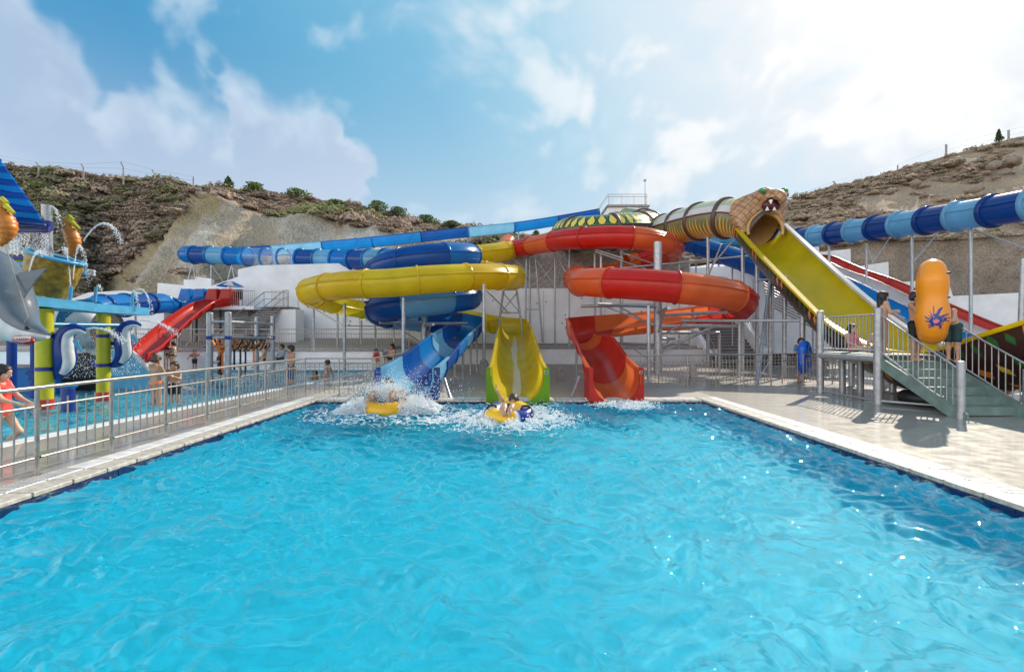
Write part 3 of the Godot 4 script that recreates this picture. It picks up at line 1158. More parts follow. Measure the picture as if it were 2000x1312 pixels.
	while u <= 2900.0:
		var row := PackedVector3Array()
		var rc := []
		var top := pl([[1300, 520], [1560, 490], [1700, 468], [1850, 466], [2000, 456], [2900, 428]], u)
		for k in 36:
			var t := k / 35.0
			var p := P(u, lerpf(640.0, top, t), lerpf(40.0, 42.3, t))
			var nn := n2.get_noise_3d(p.x * 1.4, p.y * 1.4, 3.0) * 0.30 + n.get_noise_3d(p.x * 3.0, p.y * 3.0, 0.0) * 0.9
			p.z += nn * 0.8 * sm(1.0, 0.9, t)
			row.append(p)
			rc.append(Color(0.40, 0.315, 0.245).lerp(Color(0.54, 0.43, 0.33), clampf(0.5 + n.get_noise_2d(p.x * 2.0, p.y * 2.0) * 1.6, 0.0, 1.0)))
		rows.append(row)
		cols.append(rc)
		u += 8.0
	setting("rock_cutting", hill_mesh(rows, cols), earth)
	# scrub: small twiggy clumps, leaf by leaf
	var leaf := mat(Color(1, 1, 1), 0.9)
	leaf.vertex_color_use_as_albedo = true
	var clumps := stuff("hillside_scrub", leaf_clump(5, 170, 0.15), leaf, bushes, tints, self, "dry brown and olive scrub covering the hillsides", "scrub")
	# boulders on the right slope
	var spots := [[1812, 402, 16, 50, "largest pale boulder just above the two-tone tube"], [1843, 408, 10, 50, "small boulder right of the largest above the two-tone tube"], [1862, 396, 13, 51, "flat pale boulder uphill of the largest above the tube"], [1905, 366, 15, 55, "broad boulder halfway up the dry right slope"], [1975, 310, 18, 62, "big boulder close under the right ridge wall"], [1940, 322, 14, 61, "rounded boulder next to the big one under the ridge wall"], [1888, 372, 10, 54, "small dark boulder halfway up the dry right slope"], [1790, 355, 12, 60, "pale boulder below the ridge wall among dry scrub"], [1740, 372, 10, 58, "small boulder alone in brown scrub on the right slope"], [1985, 400, 13, 52, "boulder at the far edge above the two-tone tube"]]
	for s in spots:
		var p := P(s[0], s[1], s[3])
		var t := thing("boulder", s[4], "boulder", p, "boulders on the right hillside")
		var m := MB.new()
		var r: float = s[2] / F * s[3] * 0.75
		m.ball(p - Vector3(0, r * 0.2, 0), Vector3(r, r * 0.7, r * 0.9), Basis(Vector3.UP, rng.randf() * 3.0), 14, 20)
		for i in m.v.size():
			var q := m.v[i]
			m.v[i] = p + (q - p) * (1.0 + n2.get_noise_3d(q.x * 1.9, q.y * 1.9, q.z * 1.9) * 0.9 + n.get_noise_3d(q.x * 9.0, q.y * 9.0, q.z * 9.0) * 0.35)
		obj("rock", m, grained(lin(0.44, 0.36, 0.29), 0.95, M.t_stone, 0.5, M.b_fine, 3.0) if not M.has("rock") else M.rock, t)
		if not M.has("rock"):
			M.rock = (t.get_child(0) as MeshInstance3D).material_override
	# stone wall along the right ridge
	var rw := thing("ridge_wall", "low dry-stone boundary wall along the right ridge", "wall", P(1800, 320, 73.5))
	var pts := []
	for uu in range(1540, 2300, 20):
		pts.append(P(uu, pl(RIDGE_R, uu) + 3.0, 73.2))
	var wallm := MB.new()
	for k in pts.size() - 1:
		var a: Vector3 = pts[k]
		var b: Vector3 = pts[k + 1]
		for c in 3:
			wallm.box((a + b) / 2 + Vector3(rng.randf_range(-0.1, 0.1), -1.0 + c * 0.45, rng.randf_range(-0.06, 0.06)), Vector3((b - a).length() * 1.03, 0.44, 0.6), Basis(Quaternion(Vector3.RIGHT, (b - a).normalized())))
	obj("stones", wallm, M.rock, rw)
	# boundary fence posts with cranked tops and wires
	var fl := thing("ridge_fence", "concrete fence posts with bent tops and wires on the left ridge", "fence", P(240, 350, 60))
	var prev := []
	for s in [[-40, 318, 298, 1], [72, 334, 317, -1], [160, 342, 320, -1], [238, 352, 316, -1], [299, 358, 332, -1], [375, 366, 345, 0]]:
		var a := P(s[0], s[1], 62.5)
		var b := P(s[0], s[2], 62.5)
		var m := MB.new()
		m.tube([a - Vector3(0, 0.6, 0), a.lerp(b, 0.7), b + Vector3(s[3] * 0.3, 0, 0)], 0.09, 6)
		obj("post", m, M.concrete, fl)
		var now := [a.lerp(b, 0.3), a.lerp(b, 0.65), b]
		if prev.size():
			for k in 3:
				obj("wire", MB.new().rod(prev[k], now[k], 0.012, 0.012, 4, false), M.galv, fl)
		prev = now
	var fr := thing("ridge_fence", "dark bent fence posts with wires on the right ridge wall", "fence", P(1850, 300, 72))
	prev = []
	for s in [[1562, 384, 378, 1], [1630, 366, 354, -1], [1752, 333, 322, 0], [1847, 305, 282, 0], [1969, 274, 254, 0], [2060, 252, 232, 0]]:
		var a := P(s[0], s[1], 72.5)
		var b := P(s[0], s[2], 72.5)
		obj("post", MB.new().tube([a - Vector3(0, 0.5, 0), a.lerp(b, 0.7), b + Vector3(s[3] * 0.35, 0, 0)], 0.14 if s[0] > 1800 else 0.09, 6), M.concrete, fr)
		var now := [a.lerp(b, 0.5), b]
		if prev.size():
			for k in 2:
				obj("wire", MB.new().rod(prev[k], now[k], 0.012, 0.012, 4, false), M.galv, fr)
		prev = now
	# bushes and small trees on the left ridge
	var lm := []
	for c in [lin(0.045, 0.075, 0.028), lin(0.10, 0.15, 0.035), lin(0.075, 0.10, 0.05)]:
		var q := mat(c, 0.85)
		q.backlight_enabled = true
		q.backlight = Color(0.35, 0.4, 0.2)
		lm.append(q)
	var names := ["dark green", "bright green", "grey green"]
	var trees := [[443, 368, 17, 22, 0, "pointed tree at the top of the sandy cutting"], [495, 372, 22, 14, 1, "round bush on the brow of the sandy cutting"], [578, 384, 30, 13, 1, "spreading bush right of the brow on the ridge line"], [655, 402, 22, 10, 2, "low bush on the bare ridge line"], [735, 412, 26, 18, 1, "pair of leafy bushes on the ridge line"], [775, 424, 24, 18, 2, "bush among scrub on the falling ridge"], [830, 438, 30, 16, 0, "bush near the foot of the falling ridge"], [880, 446, 24, 13, 0, "last bush before the ridge meets the blue slide"], [1045, 466, 9, 14, 2, "small tree peeping over the red slide's tail"], [1950, 276, 9, 22, 0, "slim tree beside the right ridge fence"]]
	for s in trees:
		var d := 62.0 if s[0] < 1500 else 72.0
		var p := P(s[0], s[1], d)
		var w: float = s[2] / F * d
		var h: float = s[3] / F * d
		var t := thing("bush" if s[3] < 20 else "tree", names[s[4]] + " " + s[5], "bush" if s[3] < 20 else "tree", p)
		var tr := MB.new()
		tr.tube([p - Vector3(0, 0.5, 0), p + Vector3(0.1, h * 0.4, 0), p + Vector3(0, h * 0.75, 0.05)], [0.12, 0.08, 0.03], 6)
		for k in 4:
			var an := k * 1.7
			tr.tube([p + Vector3(0, h * 0.25, 0), p + Vector3(cos(an) * w * 0.3, h * 0.5, sin(an) * w * 0.3)], [0.05, 0.02], 5)
		obj("trunk", tr, M.tread, t)
		var crown := MB.new()
		for k in 700:
			var an := rng.randf() * TAU
			var hh := rng.randf()
			var lump := 0.75 + 0.35 * sin(an * 3.0 + s[0]) * cos(hh * 5.0 + s[0])
			var rr: float = w * sqrt(rng.randf()) * lump * (sqrt(maxf(0.0, 1.0 - pow(hh * 1.5 - 0.5, 2.0))) if s[4] != 0 or s[3] < 20 else (1.05 - hh))
			var c := p + Vector3(cos(an) * rr, 0.1 + hh * h, sin(an) * rr)
			var q := Basis.from_euler(Vector3(rng.randf() * 6.0, rng.randf() * 6.0, rng.randf() * 6.0))
			var e := rng.randf_range(0.09, 0.2)
			crown.quad(c + q * Vector3(-e, 0, 0), c + q * Vector3(0, e * 0.5, 0), c + q * Vector3(e, 0, 0), c + q * Vector3(0, -e * 0.5, 0))
		obj("crown", crown, lm[s[4]], t)

func leaf_clump(sd: int, cnt: int, size: float) -> ArrayMesh:
	# a rounded shrub: many small leaves and twig ends, most of them facing outwards
	var rng := RandomNumberGenerator.new()
	rng.seed = sd
	var m := MB.new()
	for k in cnt:
		var an := rng.randf() * TAU
		var el := asin(rng.randf_range(-0.1, 1.0))
		var d := Vector3(cos(an) * cos(el), sin(el), sin(an) * cos(el))
		var r := rng.randf_range(0.70, 1.0) * (0.82 + 0.18 * sin(an * 3.0 + 1.0) * cos(el * 4.0))
		var q := Basis(Quaternion(Vector3.BACK, (d + Vector3(rng.randfn(0, 0.38), rng.randfn(0, 0.38), rng.randfn(0, 0.38))).normalized())) * Basis(Vector3.BACK, rng.randf() * 3.0)
		var e := size * rng.randf_range(0.6, 1.5)
		var c := d * r
		m.quad(c + q * Vector3(-e, 0, 0), c + q * Vector3(0, e * 0.5, 0), c + q * Vector3(e, 0, 0), c + q * Vector3(0, -e * 0.5, 0), d)
	return m.mesh()

func hill_mesh(rows: Array, cols: Array) -> MB:
	var m := MB.new()
	m.colored = true
	m.sheet(rows, Vector3(0, 1, 0.6))
	var i := 0
	for rc in cols:
		for c in rc:
			m.col[i] = c
			i += 1
	return m

# ---------------------------------------------------------------- the three spiral slides
func mouth_plate(t: Node3D, x: float, z: float, y: float, w: float, r: float, material: Material, turn := 0.0) -> void:
	# end plate of an exit: a deep U cut out of a panel that stands in the water
	var top := 0.90
	var b := Basis(Vector3.UP, turn)
	for side in [-1, 1]:
		var p := PackedVector2Array()
		p.append(Vector2(side * (w - 0.03), top))
		p.append(Vector2(side * w, top - 0.05))
		p.append(Vector2(side * w, -0.34))
		p.append(Vector2(side * 0.03, -0.34))
		for k in 15:
			var a := deg_to_rad(lerpf(2.0, 90.0, k / 14.0))
			p.append(Vector2(side * sin(a) * r, y - cos(a) * r))
		p.append(Vector2(side * r, top))
		if side < 0:
			p.reverse()
		obj("end_plate", MB.new().slab(p, Transform3D(b, Vector3(x, 0, z + 0.04)), 0.08), material, t)
		obj("side_panel", MB.new().box(Vector3(x, 0, z) + b * Vector3(side * (w - 0.03), top * 0.5 - 0.12, -0.38), Vector3(0.05, top + 0.2, 0.72), b), material, t)
	var badge := obj("badge", MB.new().box(Vector3(x, top - 0.14, z + 0.045) + b * Vector3(w - 0.085, 0, 0), Vector3(0.09, 0.09, 0.012), b), M.white_shell, t)
	obj("emblem", MB.new().ball(Vector3(x, top - 0.14, z + 0.052) + b * Vector3(w - 0.085, 0, 0), Vector3(0.028, 0.028, 0.006), b), M.navy, badge)

func ring_pts(c: Vector2, R: float, keys: Array, stepdeg := 15.0) -> Array:
	# keys: [angle in degrees, height]; 0 is the right side, 90 the side towards the pool
	var out := []
	var a: float = keys[0][0]
	var dir := signf(keys[-1][0] - keys[0][0])
	while (keys[-1][0] - a) * dir >= -0.01:
		var y := 0.0
		for k in range(keys.size() - 1):
			var f: float = (a - keys[k][0]) / (keys[k + 1][0] - keys[k][0])
			if f >= -0.001 and f <= 1.001:
				y = lerpf(keys[k][1], keys[k + 1][1], f)
		var r := deg_to_rad(a)
		out.append(Vector3(c.x + cos(r) * R, y, -(c.y - sin(r) * R)))
		a += stepdeg * dir
	return out

func stripe_mats() -> Array:
	return [M.navy, M.blue, M.sky, M.navy, M.blue, M.blue, M.sky]

func build_slides() -> void:
	# ---- yellow
	var y := thing("yellow_spiral_slide", "yellow spiral water slide with one wide ring and lime green exit", "water slide", Vector3(0.14, 0, -13.2))
	var yp := [P(1010, 486, 34.5), P(985, 490, 32.6), P(940, 497, 31.3), P(880, 503, 30.4), P(835, 508, 29.0), P(842, 516, 27.4), P(890, 523, 26.6), P(940, 531, 27.2)]
	yp += ring_pts(Vector2(-5.3, 26.5), 5.3, [[0, 4.95], [60, 4.36], [90, 4.06], [180, 3.86], [240, 3.3], [270, 3.05], [306, 2.75]])
	yp += [Vector3(-1.05, 2.62, -30.4), Vector3(-0.25, 2.58, -29.7), Vector3(0.1, 2.5, -28.5), Vector3(0.13, 2.36, -27.0), Vector3(0.14, 1.85, -22.5), Vector3(0.15, 1.22, -18.0), Vector3(0.155, 0.76, -15.0), Vector3(0.16, 0.62, -13.16)]
	var fr := flume(y, yp, 0.32, 7, [M.yellow, M.yellow, M.yellow2], {"r": [[0, 0.62], [0.62, 0.62], [0.72, 0.70], [1, 0.70]], "aL": [[0, 180], [0.515, 180], [0.51501, 130], [0.68, 130], [0.74, 108], [1, 111]], "aR": [[0, 180], [0.515, 180], [0.51501, 74], [0.66, 74], [0.74, 108], [1, 111]], "flange_h": 0.05, "flange_w": 0.035})
	mouth_plate(y, 0.16, -13.16, 0.62, 0.86, 0.70, M.lime)
	# water running down the exit
	var run := []
	for k in range(int(fr.size() * 0.78), fr.size()):
		var A: Transform3D = fr[k]
		var g := float(k)
		var wv := 0.10 + 0.030 * sin(g * 0.31) + 0.018 * sin(g * 0.83 + 1.0)
		var row := PackedVector3Array()
		for q in 9:
			var e := lerpf(-wv, wv, q / 8.0) / 0.7 + 0.05 * sin(g * 0.23) + 0.02
			row.append(A * Vector3(sin(e) * 0.70, -cos(e) * 0.70 + 0.012 * (1.0 - pow(q / 4.0 - 1.0, 2.0)) + 0.004, 0))
		run.append(row)
	obj("running_water", MB.new().sheet(run, Vector3.UP), M.thin_water, y)
	for q in [[-1.25, 21.6, 4.05, 0.0], [-7.9, 22.9, 3.3, 0.0], [-4.75, 21.25, 3.42, 0.0]]:
		post(y, Vector3(q[0], q[2], -q[1]), q[3], 0.075)
	for q in [[-10.2, 28.4, 3.2], [-9.3, 30.0, 2.72], [-7.6, 31.2, 2.52], [-5.4, 31.75, 2.4], [-10.62, 26.0, 3.25]]:
		post(y, Vector3(q[0], q[2], -q[1]), 0.95, 0.06)
	brace(y, Vector3(-10.1, 3.3, -24.0), Vector3(-7.9, 2.2, -22.9))
	brace(y, Vector3(-10.0, 2.35, -28.6), Vector3(-5.4, 2.35, -31.7), 0.03)
	obj("plinth", MB.new().box(Vector3(-1.25, 0.3, -21.6), Vector3(0.34, 0.6, 0.34)).ball(Vector3(-1.25, 0.6, -21.6), Vector3(0.17, 0.14, 0.17)), M.concrete, y)
	# lattice trestle carrying the ring's right side
	for sx in [-1, 1]:
		brace(y, Vector3(-0.1 + sx * 0.35, 4.2, -26.0), Vector3(-0.1 + sx * 0.95, 0.0, -26.4), 0.06, "trestle_leg")
	brace(y, Vector3(-0.6, 3.0, -26.2), Vector3(0.42, 3.0, -26.2), 0.045)
	brace(y, Vector3(-0.6, 3.0, -26.2), Vector3(0.3, 4.1, -26.1), 0.03)
	brace(y, Vector3(0.42, 3.0, -26.2), Vector3(-0.5, 4.1, -26.1), 0.03)
	brace(y, Vector3(-1.25, 3.9, -21.6), Vector3(-0.2, 3.0, -25.9), 0.03)
	brace(y, Vector3(-0.4, 4.25, -26.0), Vector3(0.2, 4.25, -26.0), 0.06)
	for q in [0.86, 0.93]:
		var A: Transform3D = fr[int(fr.size() * q)]
		for sx in [-1, 1]:
			post(y, A.origin + Vector3(sx * 0.6, -0.35, 0), 0.0, 0.05)
	# ---- blue
	var b := thing("blue_striped_slide", "blue striped spiral slide fed by a long tube with clear sections", "water slide", Vector3(-2.87, 0, -13.3))
	var bp := [P(1165, 413, 44.0), P(1120, 421, 43.6), P(1000, 440, 42.4), P(850, 455, 41.2), P(700, 471, 40.4), P(560, 483, 40.0), P(450, 490, 40.0), P(392, 494, 40.0), P(366, 496, 39.4), P(368, 497, 38.6), P(430, 499, 37.6), P(520, 502.5, 36.6), P(600, 505, 35.2), P(660, 506.5, 34.0), P(720, 507, 32.4), P(790, 506, 30.2)]
	# the high trough down from the tower, then the tube back to the spiral
	var thin := bp.slice(0, 9)
	var n1 := flume(b, thin, 0.5, 8, stripe_mats(), {"r": [[0, 0.62], [1, 0.64]], "aL": 100.0, "aR": 100.0, "rib": false, "flange_h": 0.05})
	for k in range(6, n1.size() - 6, 9):
		var A: Transform3D = n1[k]
		post(b, A.origin + Vector3(0, -0.6, 0), A.origin.y - 3.6, 0.05)
		brace(b, A.origin + Vector3(-0.3, -0.5, 0.46), A.origin + Vector3(0.1, 0.1, 0.5), 0.03)
	var glass := mat(Color(0.75, 0.8, 0.88, 0.16), 0.06)
	glass.transparency = BaseMaterial3D.TRANSPARENCY_ALPHA
	var tub := bp.slice(8, 16)
	var tm := [M.blue, M.navy, M.sky, M.blue, glass, glass, glass, M.navy, M.sky, M.blue, M.navy, M.sky, M.blue, M.navy]
	var n2 := flume(b, tub, 0.28, 6, tm, {"r": 0.66, "flange_h": 0.09, "flange_w": 0.07, "flange_mat": M.blue})
	for k in range(5, n2.size() - 5, 7):
		var A: Transform3D = n2[k]
		if k % 2 == 0:
			post(b, A.origin + Vector3(0, -0.7, 0), 4.2 if A.origin.x < -19.0 else 1.2, 0.06)
		else:
			for sx in [-1, 1]:
				brace(b, A.origin + Vector3(0, -0.7, 0), Vector3(A.origin.x + sx * 0.8, maxf(1.5, A.origin.y - 4.2), A.origin.z + 0.2), 0.05, "trestle_leg")
			brace(b, A.origin + Vector3(-0.5, -2.6, 0.1), A.origin + Vector3(0.5, -2.6, 0.1), 0.035)
		if k + 7 < n2.size():
			var B: Transform3D = n2[k + 7]
			brace(b, A.origin + Vector3(0, -0.75, 0), B.origin + Vector3(0, -2.9, 0), 0.03)
	var C := Vector2(-4.6, 25.5)
	var hp := [P(720, 507, 32.4), P(790, 506, 30.2)]
	hp += ring_pts(C, 2.35, [[-60, 6.3], [90, 5.4], [450, 3.28], [540, 2.95], [630, 2.62], [690, 2.40]])
	hp += [Vector3(-2.25, 2.30, -25.6), Vector3(-2.22, 2.18, -24.4), Vector3(-2.32, 1.98, -22.6), Vector3(-2.50, 1.55, -19.5), Vector3(-2.70, 0.98, -16.2), Vector3(-2.82, 0.69, -14.2), Vector3(-2.87, 0.62, -13.25)]
	var n3 := flume(b, hp, 0.30, 7, [M.sky, M.navy, M.navy, M.sky, M.navy, M.blue, M.navy, M.navy, M.sky, M.blue, M.navy, M.sky, M.blue], {"r": [[0, 0.66], [0.62, 0.66], [0.75, 0.70], [1, 0.70]], "aL": [[0, 180], [0.615, 180], [0.61501, 130], [0.72, 130], [0.8, 106], [1, 111]], "aR": [[0, 180], [0.615, 180], [0.61501, 76], [0.72, 76], [0.8, 106], [1, 111]], "flange_h": 0.05, "flange_w": 0.035})
	mouth_plate(b, -2.87, -13.22, 0.62, 0.85, 0.70, M.cobalt, 0.06)
	post(b, Vector3(C.x, 6.0, -C.y), 0.0, 0.17, "centre_mast")
	for q in [[20, 2.1], [70, 2.0], [140, 2.1], [200, 4.3], [300, 4.2], [100, 4.4], [250, 2.2]]:
		var r := deg_to_rad(q[0])
		var e := Vector3(C.x + cos(r) * 2.5, q[1] + 0.3, -(C.y - sin(r) * 2.5))
		brace(b, Vector3(C.x, q[1] + 0.3, -C.y), e, 0.07, "arm")
		brace(b, Vector3(C.x, q[1] - 0.8, -C.y), e.lerp(Vector3(C.x, e.y, -C.y), 0.25), 0.035)
	for f in [0.80, 0.84, 0.88, 0.92, 0.96]:
		var A: Transform3D = n3[int(n3.size() * f)]
		for sx in [-1, 1]:
			post(b, A.origin + A.basis.x * sx * 0.55 + Vector3(0, -0.42, 0), 0.0, 0.05)
	brace(b, Vector3(-1.98, 0.5, -14.2), Vector3(-1.75, 0.0, -13.75), 0.045, "strut")
	# ---- red
	var r := thing("red_orange_slide", "red and orange spiral slide with two stacked rings", "water slide", Vector3(2.82, 0, -13.2))
	var rp := [P(990, 470, 36.5), P(984, 484, 34.6), P(1010, 484, 33.0), P(1050, 477, 31.0), P(1098, 468, 28.6), P(1150, 464, 26.9), P(1210, 463, 26.0), P(1268, 468, 26.2), P(1306, 479, 27.8), P(1312, 492, 29.6), P(1280, 503, 31.0), P(1225, 514, 31.0), P(1165, 526, 29.4), P(1125, 540, 26.8)]
	rp += ring_pts(Vector2(6.75, 22.5), 3.55, [[188, 4.3], [90, 3.6], [0, 3.05], [-90, 2.45], [-180, 1.95], [-192, 1.9]])
	rp += [Vector3(3.2, 1.84, -21.0), Vector3(3.12, 1.72, -20.0), Vector3(3.0, 1.42, -17.6), Vector3(2.9, 0.86, -15.2), Vector3(2.83, 0.56, -13.2)]
	var n4 := flume(r, rp, 0.34, 8, [M.orange, M.red, M.orange, M.red, M.red, M.orange], {"r": [[0, 0.52], [0.12, 0.60], [0.45, 0.62], [0.85, 0.63], [1, 0.64]], "aL": [[0, 180], [0.35, 180], [0.3501, 85], [0.44, 85], [0.4401, 180], [0.68, 180], [0.6801, 74], [0.86, 74], [0.92, 108], [1, 111]], "aR": [[0, 180], [0.35, 180], [0.3501, 108], [0.44, 108], [0.4401, 180], [0.68, 180], [0.6801, 132], [0.86, 132], [0.92, 108], [1, 111]], "flange_h": 0.05, "flange_w": 0.035})
	mouth_plate(r, 2.83, -13.18, 0.56, 0.75, 0.64, M.red, 0.03)
	post(r, Vector3(6.75, 6.1, -22.5), 0.0, 0.19, "centre_mast")
	for q in [[100, 2.85], [60, 2.7], [20, 2.2], [-20, 1.9], [-60, 1.6], [-110, 1.35], [150, 3.1], [200, 3.2]]:
		var a := deg_to_rad(q[0])
		var e := Vector3(6.75 + cos(a) * 3.6, q[1], -(22.5 - sin(a) * 3.6))
		brace(r, Vector3(6.75, q[1], -22.5), e, 0.075, "arm")
		brace(r, Vector3(6.75, q[1] - 1.0, -22.5), e.lerp(Vector3(6.75, q[1], -22.5), 0.3), 0.035)
	for q in [[5.4, 19.2, 2.95], [9.65, 20.6, 2.3], [10.2, 23.9, 1.9]]:
		post(r, Vector3(q[0], q[2], -q[1]), 0.0, 0.075)
	# masts of the upper ring
	for q in [[1160, 493, 28.5], [1172, 492, 27.5], [1212, 490, 28.5]]:
		var a := P(q[0], q[1], q[2])
		post(r, a, 0.95 if q[2] > 30 else 0.0, 0.10 if q[0] == 1212 else 0.07)
	for q in [[1102, 34.0, 488], [1033, 33.0, 500], [1082, 31.5, 488], [1110, 30.5, 486], [1325, 29.5, 500], [1345, 29.0, 502]]:
		post(r, P(q[0], q[2], q[1]), 0.95, 0.055)
	for q in [[1040, 1082, 500, 560], [1082, 1110, 495, 545], [1102, 1060, 495, 540]]:
		brace(r, P(q[0], q[2], 31.6), P(q[1], q[3], 31.6), 0.025)
	brace(r, P(1160, 492, 27.0), P(1260, 525, 27.4), 0.04)
	brace(r, P(1215, 495, 27.0), P(1290, 520, 27.4), 0.04)
	brace(r, P(1215, 523, 27.2), P(1480, 498, 27.4), 0.05)
	brace(r, P(1160, 488, 26.8), P(1215, 505, 27.2), 0.045)
	for f in [0.90, 0.955]:
		var A: Transform3D = n4[int(n4.size() * f)]
		for sx in [-1, 1]:
			post(r, A.origin + A.basis.x * sx * 0.5 + Vector3(0, -0.45, 0), 0.0, 0.05)
	brace(r, Vector3(1.98, 0.55, -14.3), Vector3(1.72, 0.0, -13.9), 0.045, "strut")
	# trestle under the tail of the red slide
	var tr := thing("steel_trestle", "slender steel trestle standing before the white wall under the red tail", "trestle", P(1044, 668, 32.4))
	for q in [[1026, 506, 1024, 668], [1044, 506, 1058, 668]]:
		brace(tr, P(q[0], q[1], 32.4), P(q[2], q[3], 32.4), 0.055, "leg")
	brace(tr, P(1025, 538, 32.4), P(1049, 538, 32.4), 0.035)
	brace(tr, P(1025, 604, 32.4), P(1054, 604, 32.4), 0.035)
	brace(tr, P(1000, 505, 32.4), P(1040, 540, 32.4), 0.025)
	brace(tr, P(1070, 500, 32.4), P(1040, 540, 32.4), 0.025)
	# plinth blocks on the deck
	for q in [[1092, 743, 716, "rounded concrete plinth on the deck between yellow and red exits"], [1352, 738, 712, "white rounded plinth behind the fence by the red slide's mast"]]:
		var g := G(q[0], q[1])
		var h: float = (q[1] - q[2]) / F * -g.z
		var t := thing("plinth", q[3], "plinth", g)
		obj("block", MB.new().box(g + Vector3(0, h * 0.42, 0), Vector3(0.24, h * 0.84, 0.26)), M.concrete, t)
		obj("cap", MB.new().ball(g + Vector3(0, h * 0.82, 0), Vector3(0.12, 0.11, 0.13)), M.concrete, t)

# ---------------------------------------------------------------- the snake slide
func scale_tex() -> ImageTexture:
	# net of dark scale outlines over tan
	var S := 256
	var img := Image.create(S, S, false, Image.FORMAT_RGB8)
	var n := FastNoiseLite.new()
	n.seed = 2; n.frequency = 0.02
	for y in S:
		for x in S:
			var a := (x + 3.0 * sin(y * 0.05)) / 32.0
			var b := y / 32.0
			var p := fposmod(a + b, 2.0)
			var q := fposmod(a - b, 2.0)
			var e := minf(absf(p - 1.0), absf(q - 1.0))
			var c := Color(0.76, 0.60, 0.43).lerp(Color(0.64, 0.46, 0.31), clampf(0.5 + n.get_noise_2d(x, y), 0.0, 1.0))
			if e < 0.075:
				c = Color(0.36, 0.18, 0.15)
			img.set_pixel(x, y, c)
	return ImageTexture.create_from_image(img)

func flame_tex() -> ImageTexture:
	# around: 0 and 1 are the top of the tube, 0.5 its belly
	var S := 256
	var img := Image.create(S, S, false, Image.FORMAT_RGB8)
	var rng := RandomNumberGenerator.new()
	rng.seed = 6
	var hts := []
	for k in 10:
		hts.append(rng.randf_range(0.7, 1.0))
	for y in S:
		var f := absf(y / 255.0 - 0.5) * 2.0
		for x in S:
			var k := int(x / 25.6)
			var s := absf(fposmod(x / 25.6, 1.0) - 0.5) * 2.0
			var c := Color(0.80, 0.77, 0.75)
			if f < 0.47:
				c = Color(0.46, 0.44, 0.30)
				if s < 1.15 - f / (0.40 * hts[k % 10]):
					c = Color(0.95, 0.62, 0.22).lerp(Color(0.90, 0.75, 0.30), f * 2.0)
				if f < 0.03:
					c = Color(0.35, 0.2, 0.12)
			elif f < 0.53:
				c = Color(0.36, 0.24, 0.24)
			elif f > 0.74:
				if s < (f - 0.74) / 0.3:
					c = Color(0.86, 0.80, 0.55)
				else:
					c = Color(0.66, 0.68, 0.58)
			img.set_pixel(x, y, c)
	return ImageTexture.create_from_image(img)

func diamond_tex() -> ImageTexture:
	var S := 256
	var img := Image.create(S, S, false, Image.FORMAT_RGB8)
	for y in S:
		var f := y / 255.0
		for x in S:
			var a := fposmod(x / 64.0, 1.0) - 0.5
			var c := Color(0.20, 0.42, 0.22)
			for row in [0.14, 0.34, 0.66, 0.86]:
				var shift := 0.0 if row == 0.14 or row == 0.66 else 0.5
				var aa := fposmod(x / 64.0 + shift, 1.0) - 0.5
				var e: float = absf(aa) * 2.0 + absf(f - row) * 9.0
				if e < 0.74:
					c = Color(0.86, 0.78, 0.32)
				elif e < 0.98:
					c = Color(0.20, 0.13, 0.11)
			if f < 0.05 or f > 0.95:
				c = Color(0.72, 0.70, 0.66)
			if absf(absf(f - 0.5) - 0.25) < 0.025:
				c = Color(0.33, 0.22, 0.22)
			img.set_pixel(x, y, c)
	return ImageTexture.create_from_image(img)

func belly_tex() -> ImageTexture:
	# the outside of the open chute: dark brown with irregular green, yellow and orange shields
	var S := 256
	var img := Image.create(S, S, false, Image.FORMAT_RGB8)
	var rng := RandomNumberGenerator.new()
	rng.seed = 15
	img.fill(Color(0.22, 0.12, 0.10))
	for row in 6:
		for k in 7:
			var c := Vector2(k * 36.6 + (18.0 if row % 2 == 1 else 0.0) + rng.randf_range(-4, 4), row * 44.0 + 20.0 + rng.randf_range(-3, 3))
			var col: Color = [Color(0.16, 0.40, 0.18), Color(0.84, 0.70, 0.20), Color(0.85, 0.52, 0.20)][rng.randi() % 3]
			var rx := rng.randf_range(6.0, 12.0)
			var ry := rng.randf_range(10.0, 17.0)
			for y in range(-18, 19):
				for x in range(-14, 15):
					if absf(x + y * 0.35) / rx + absf(y) / ry < 1.0:
						img.set_pixel(posmod(int(c.x) + x, S), posmod(int(c.y) + y, S), col)
	return ImageTexture.create_from_image(img)

func printed(tex: Texture2D, sc := Vector3.ONE) -> StandardMaterial3D:
	var m := mat(Color(1, 1, 1), 0.32)
	m.albedo_texture = tex
	m.uv1_scale = sc
	return m

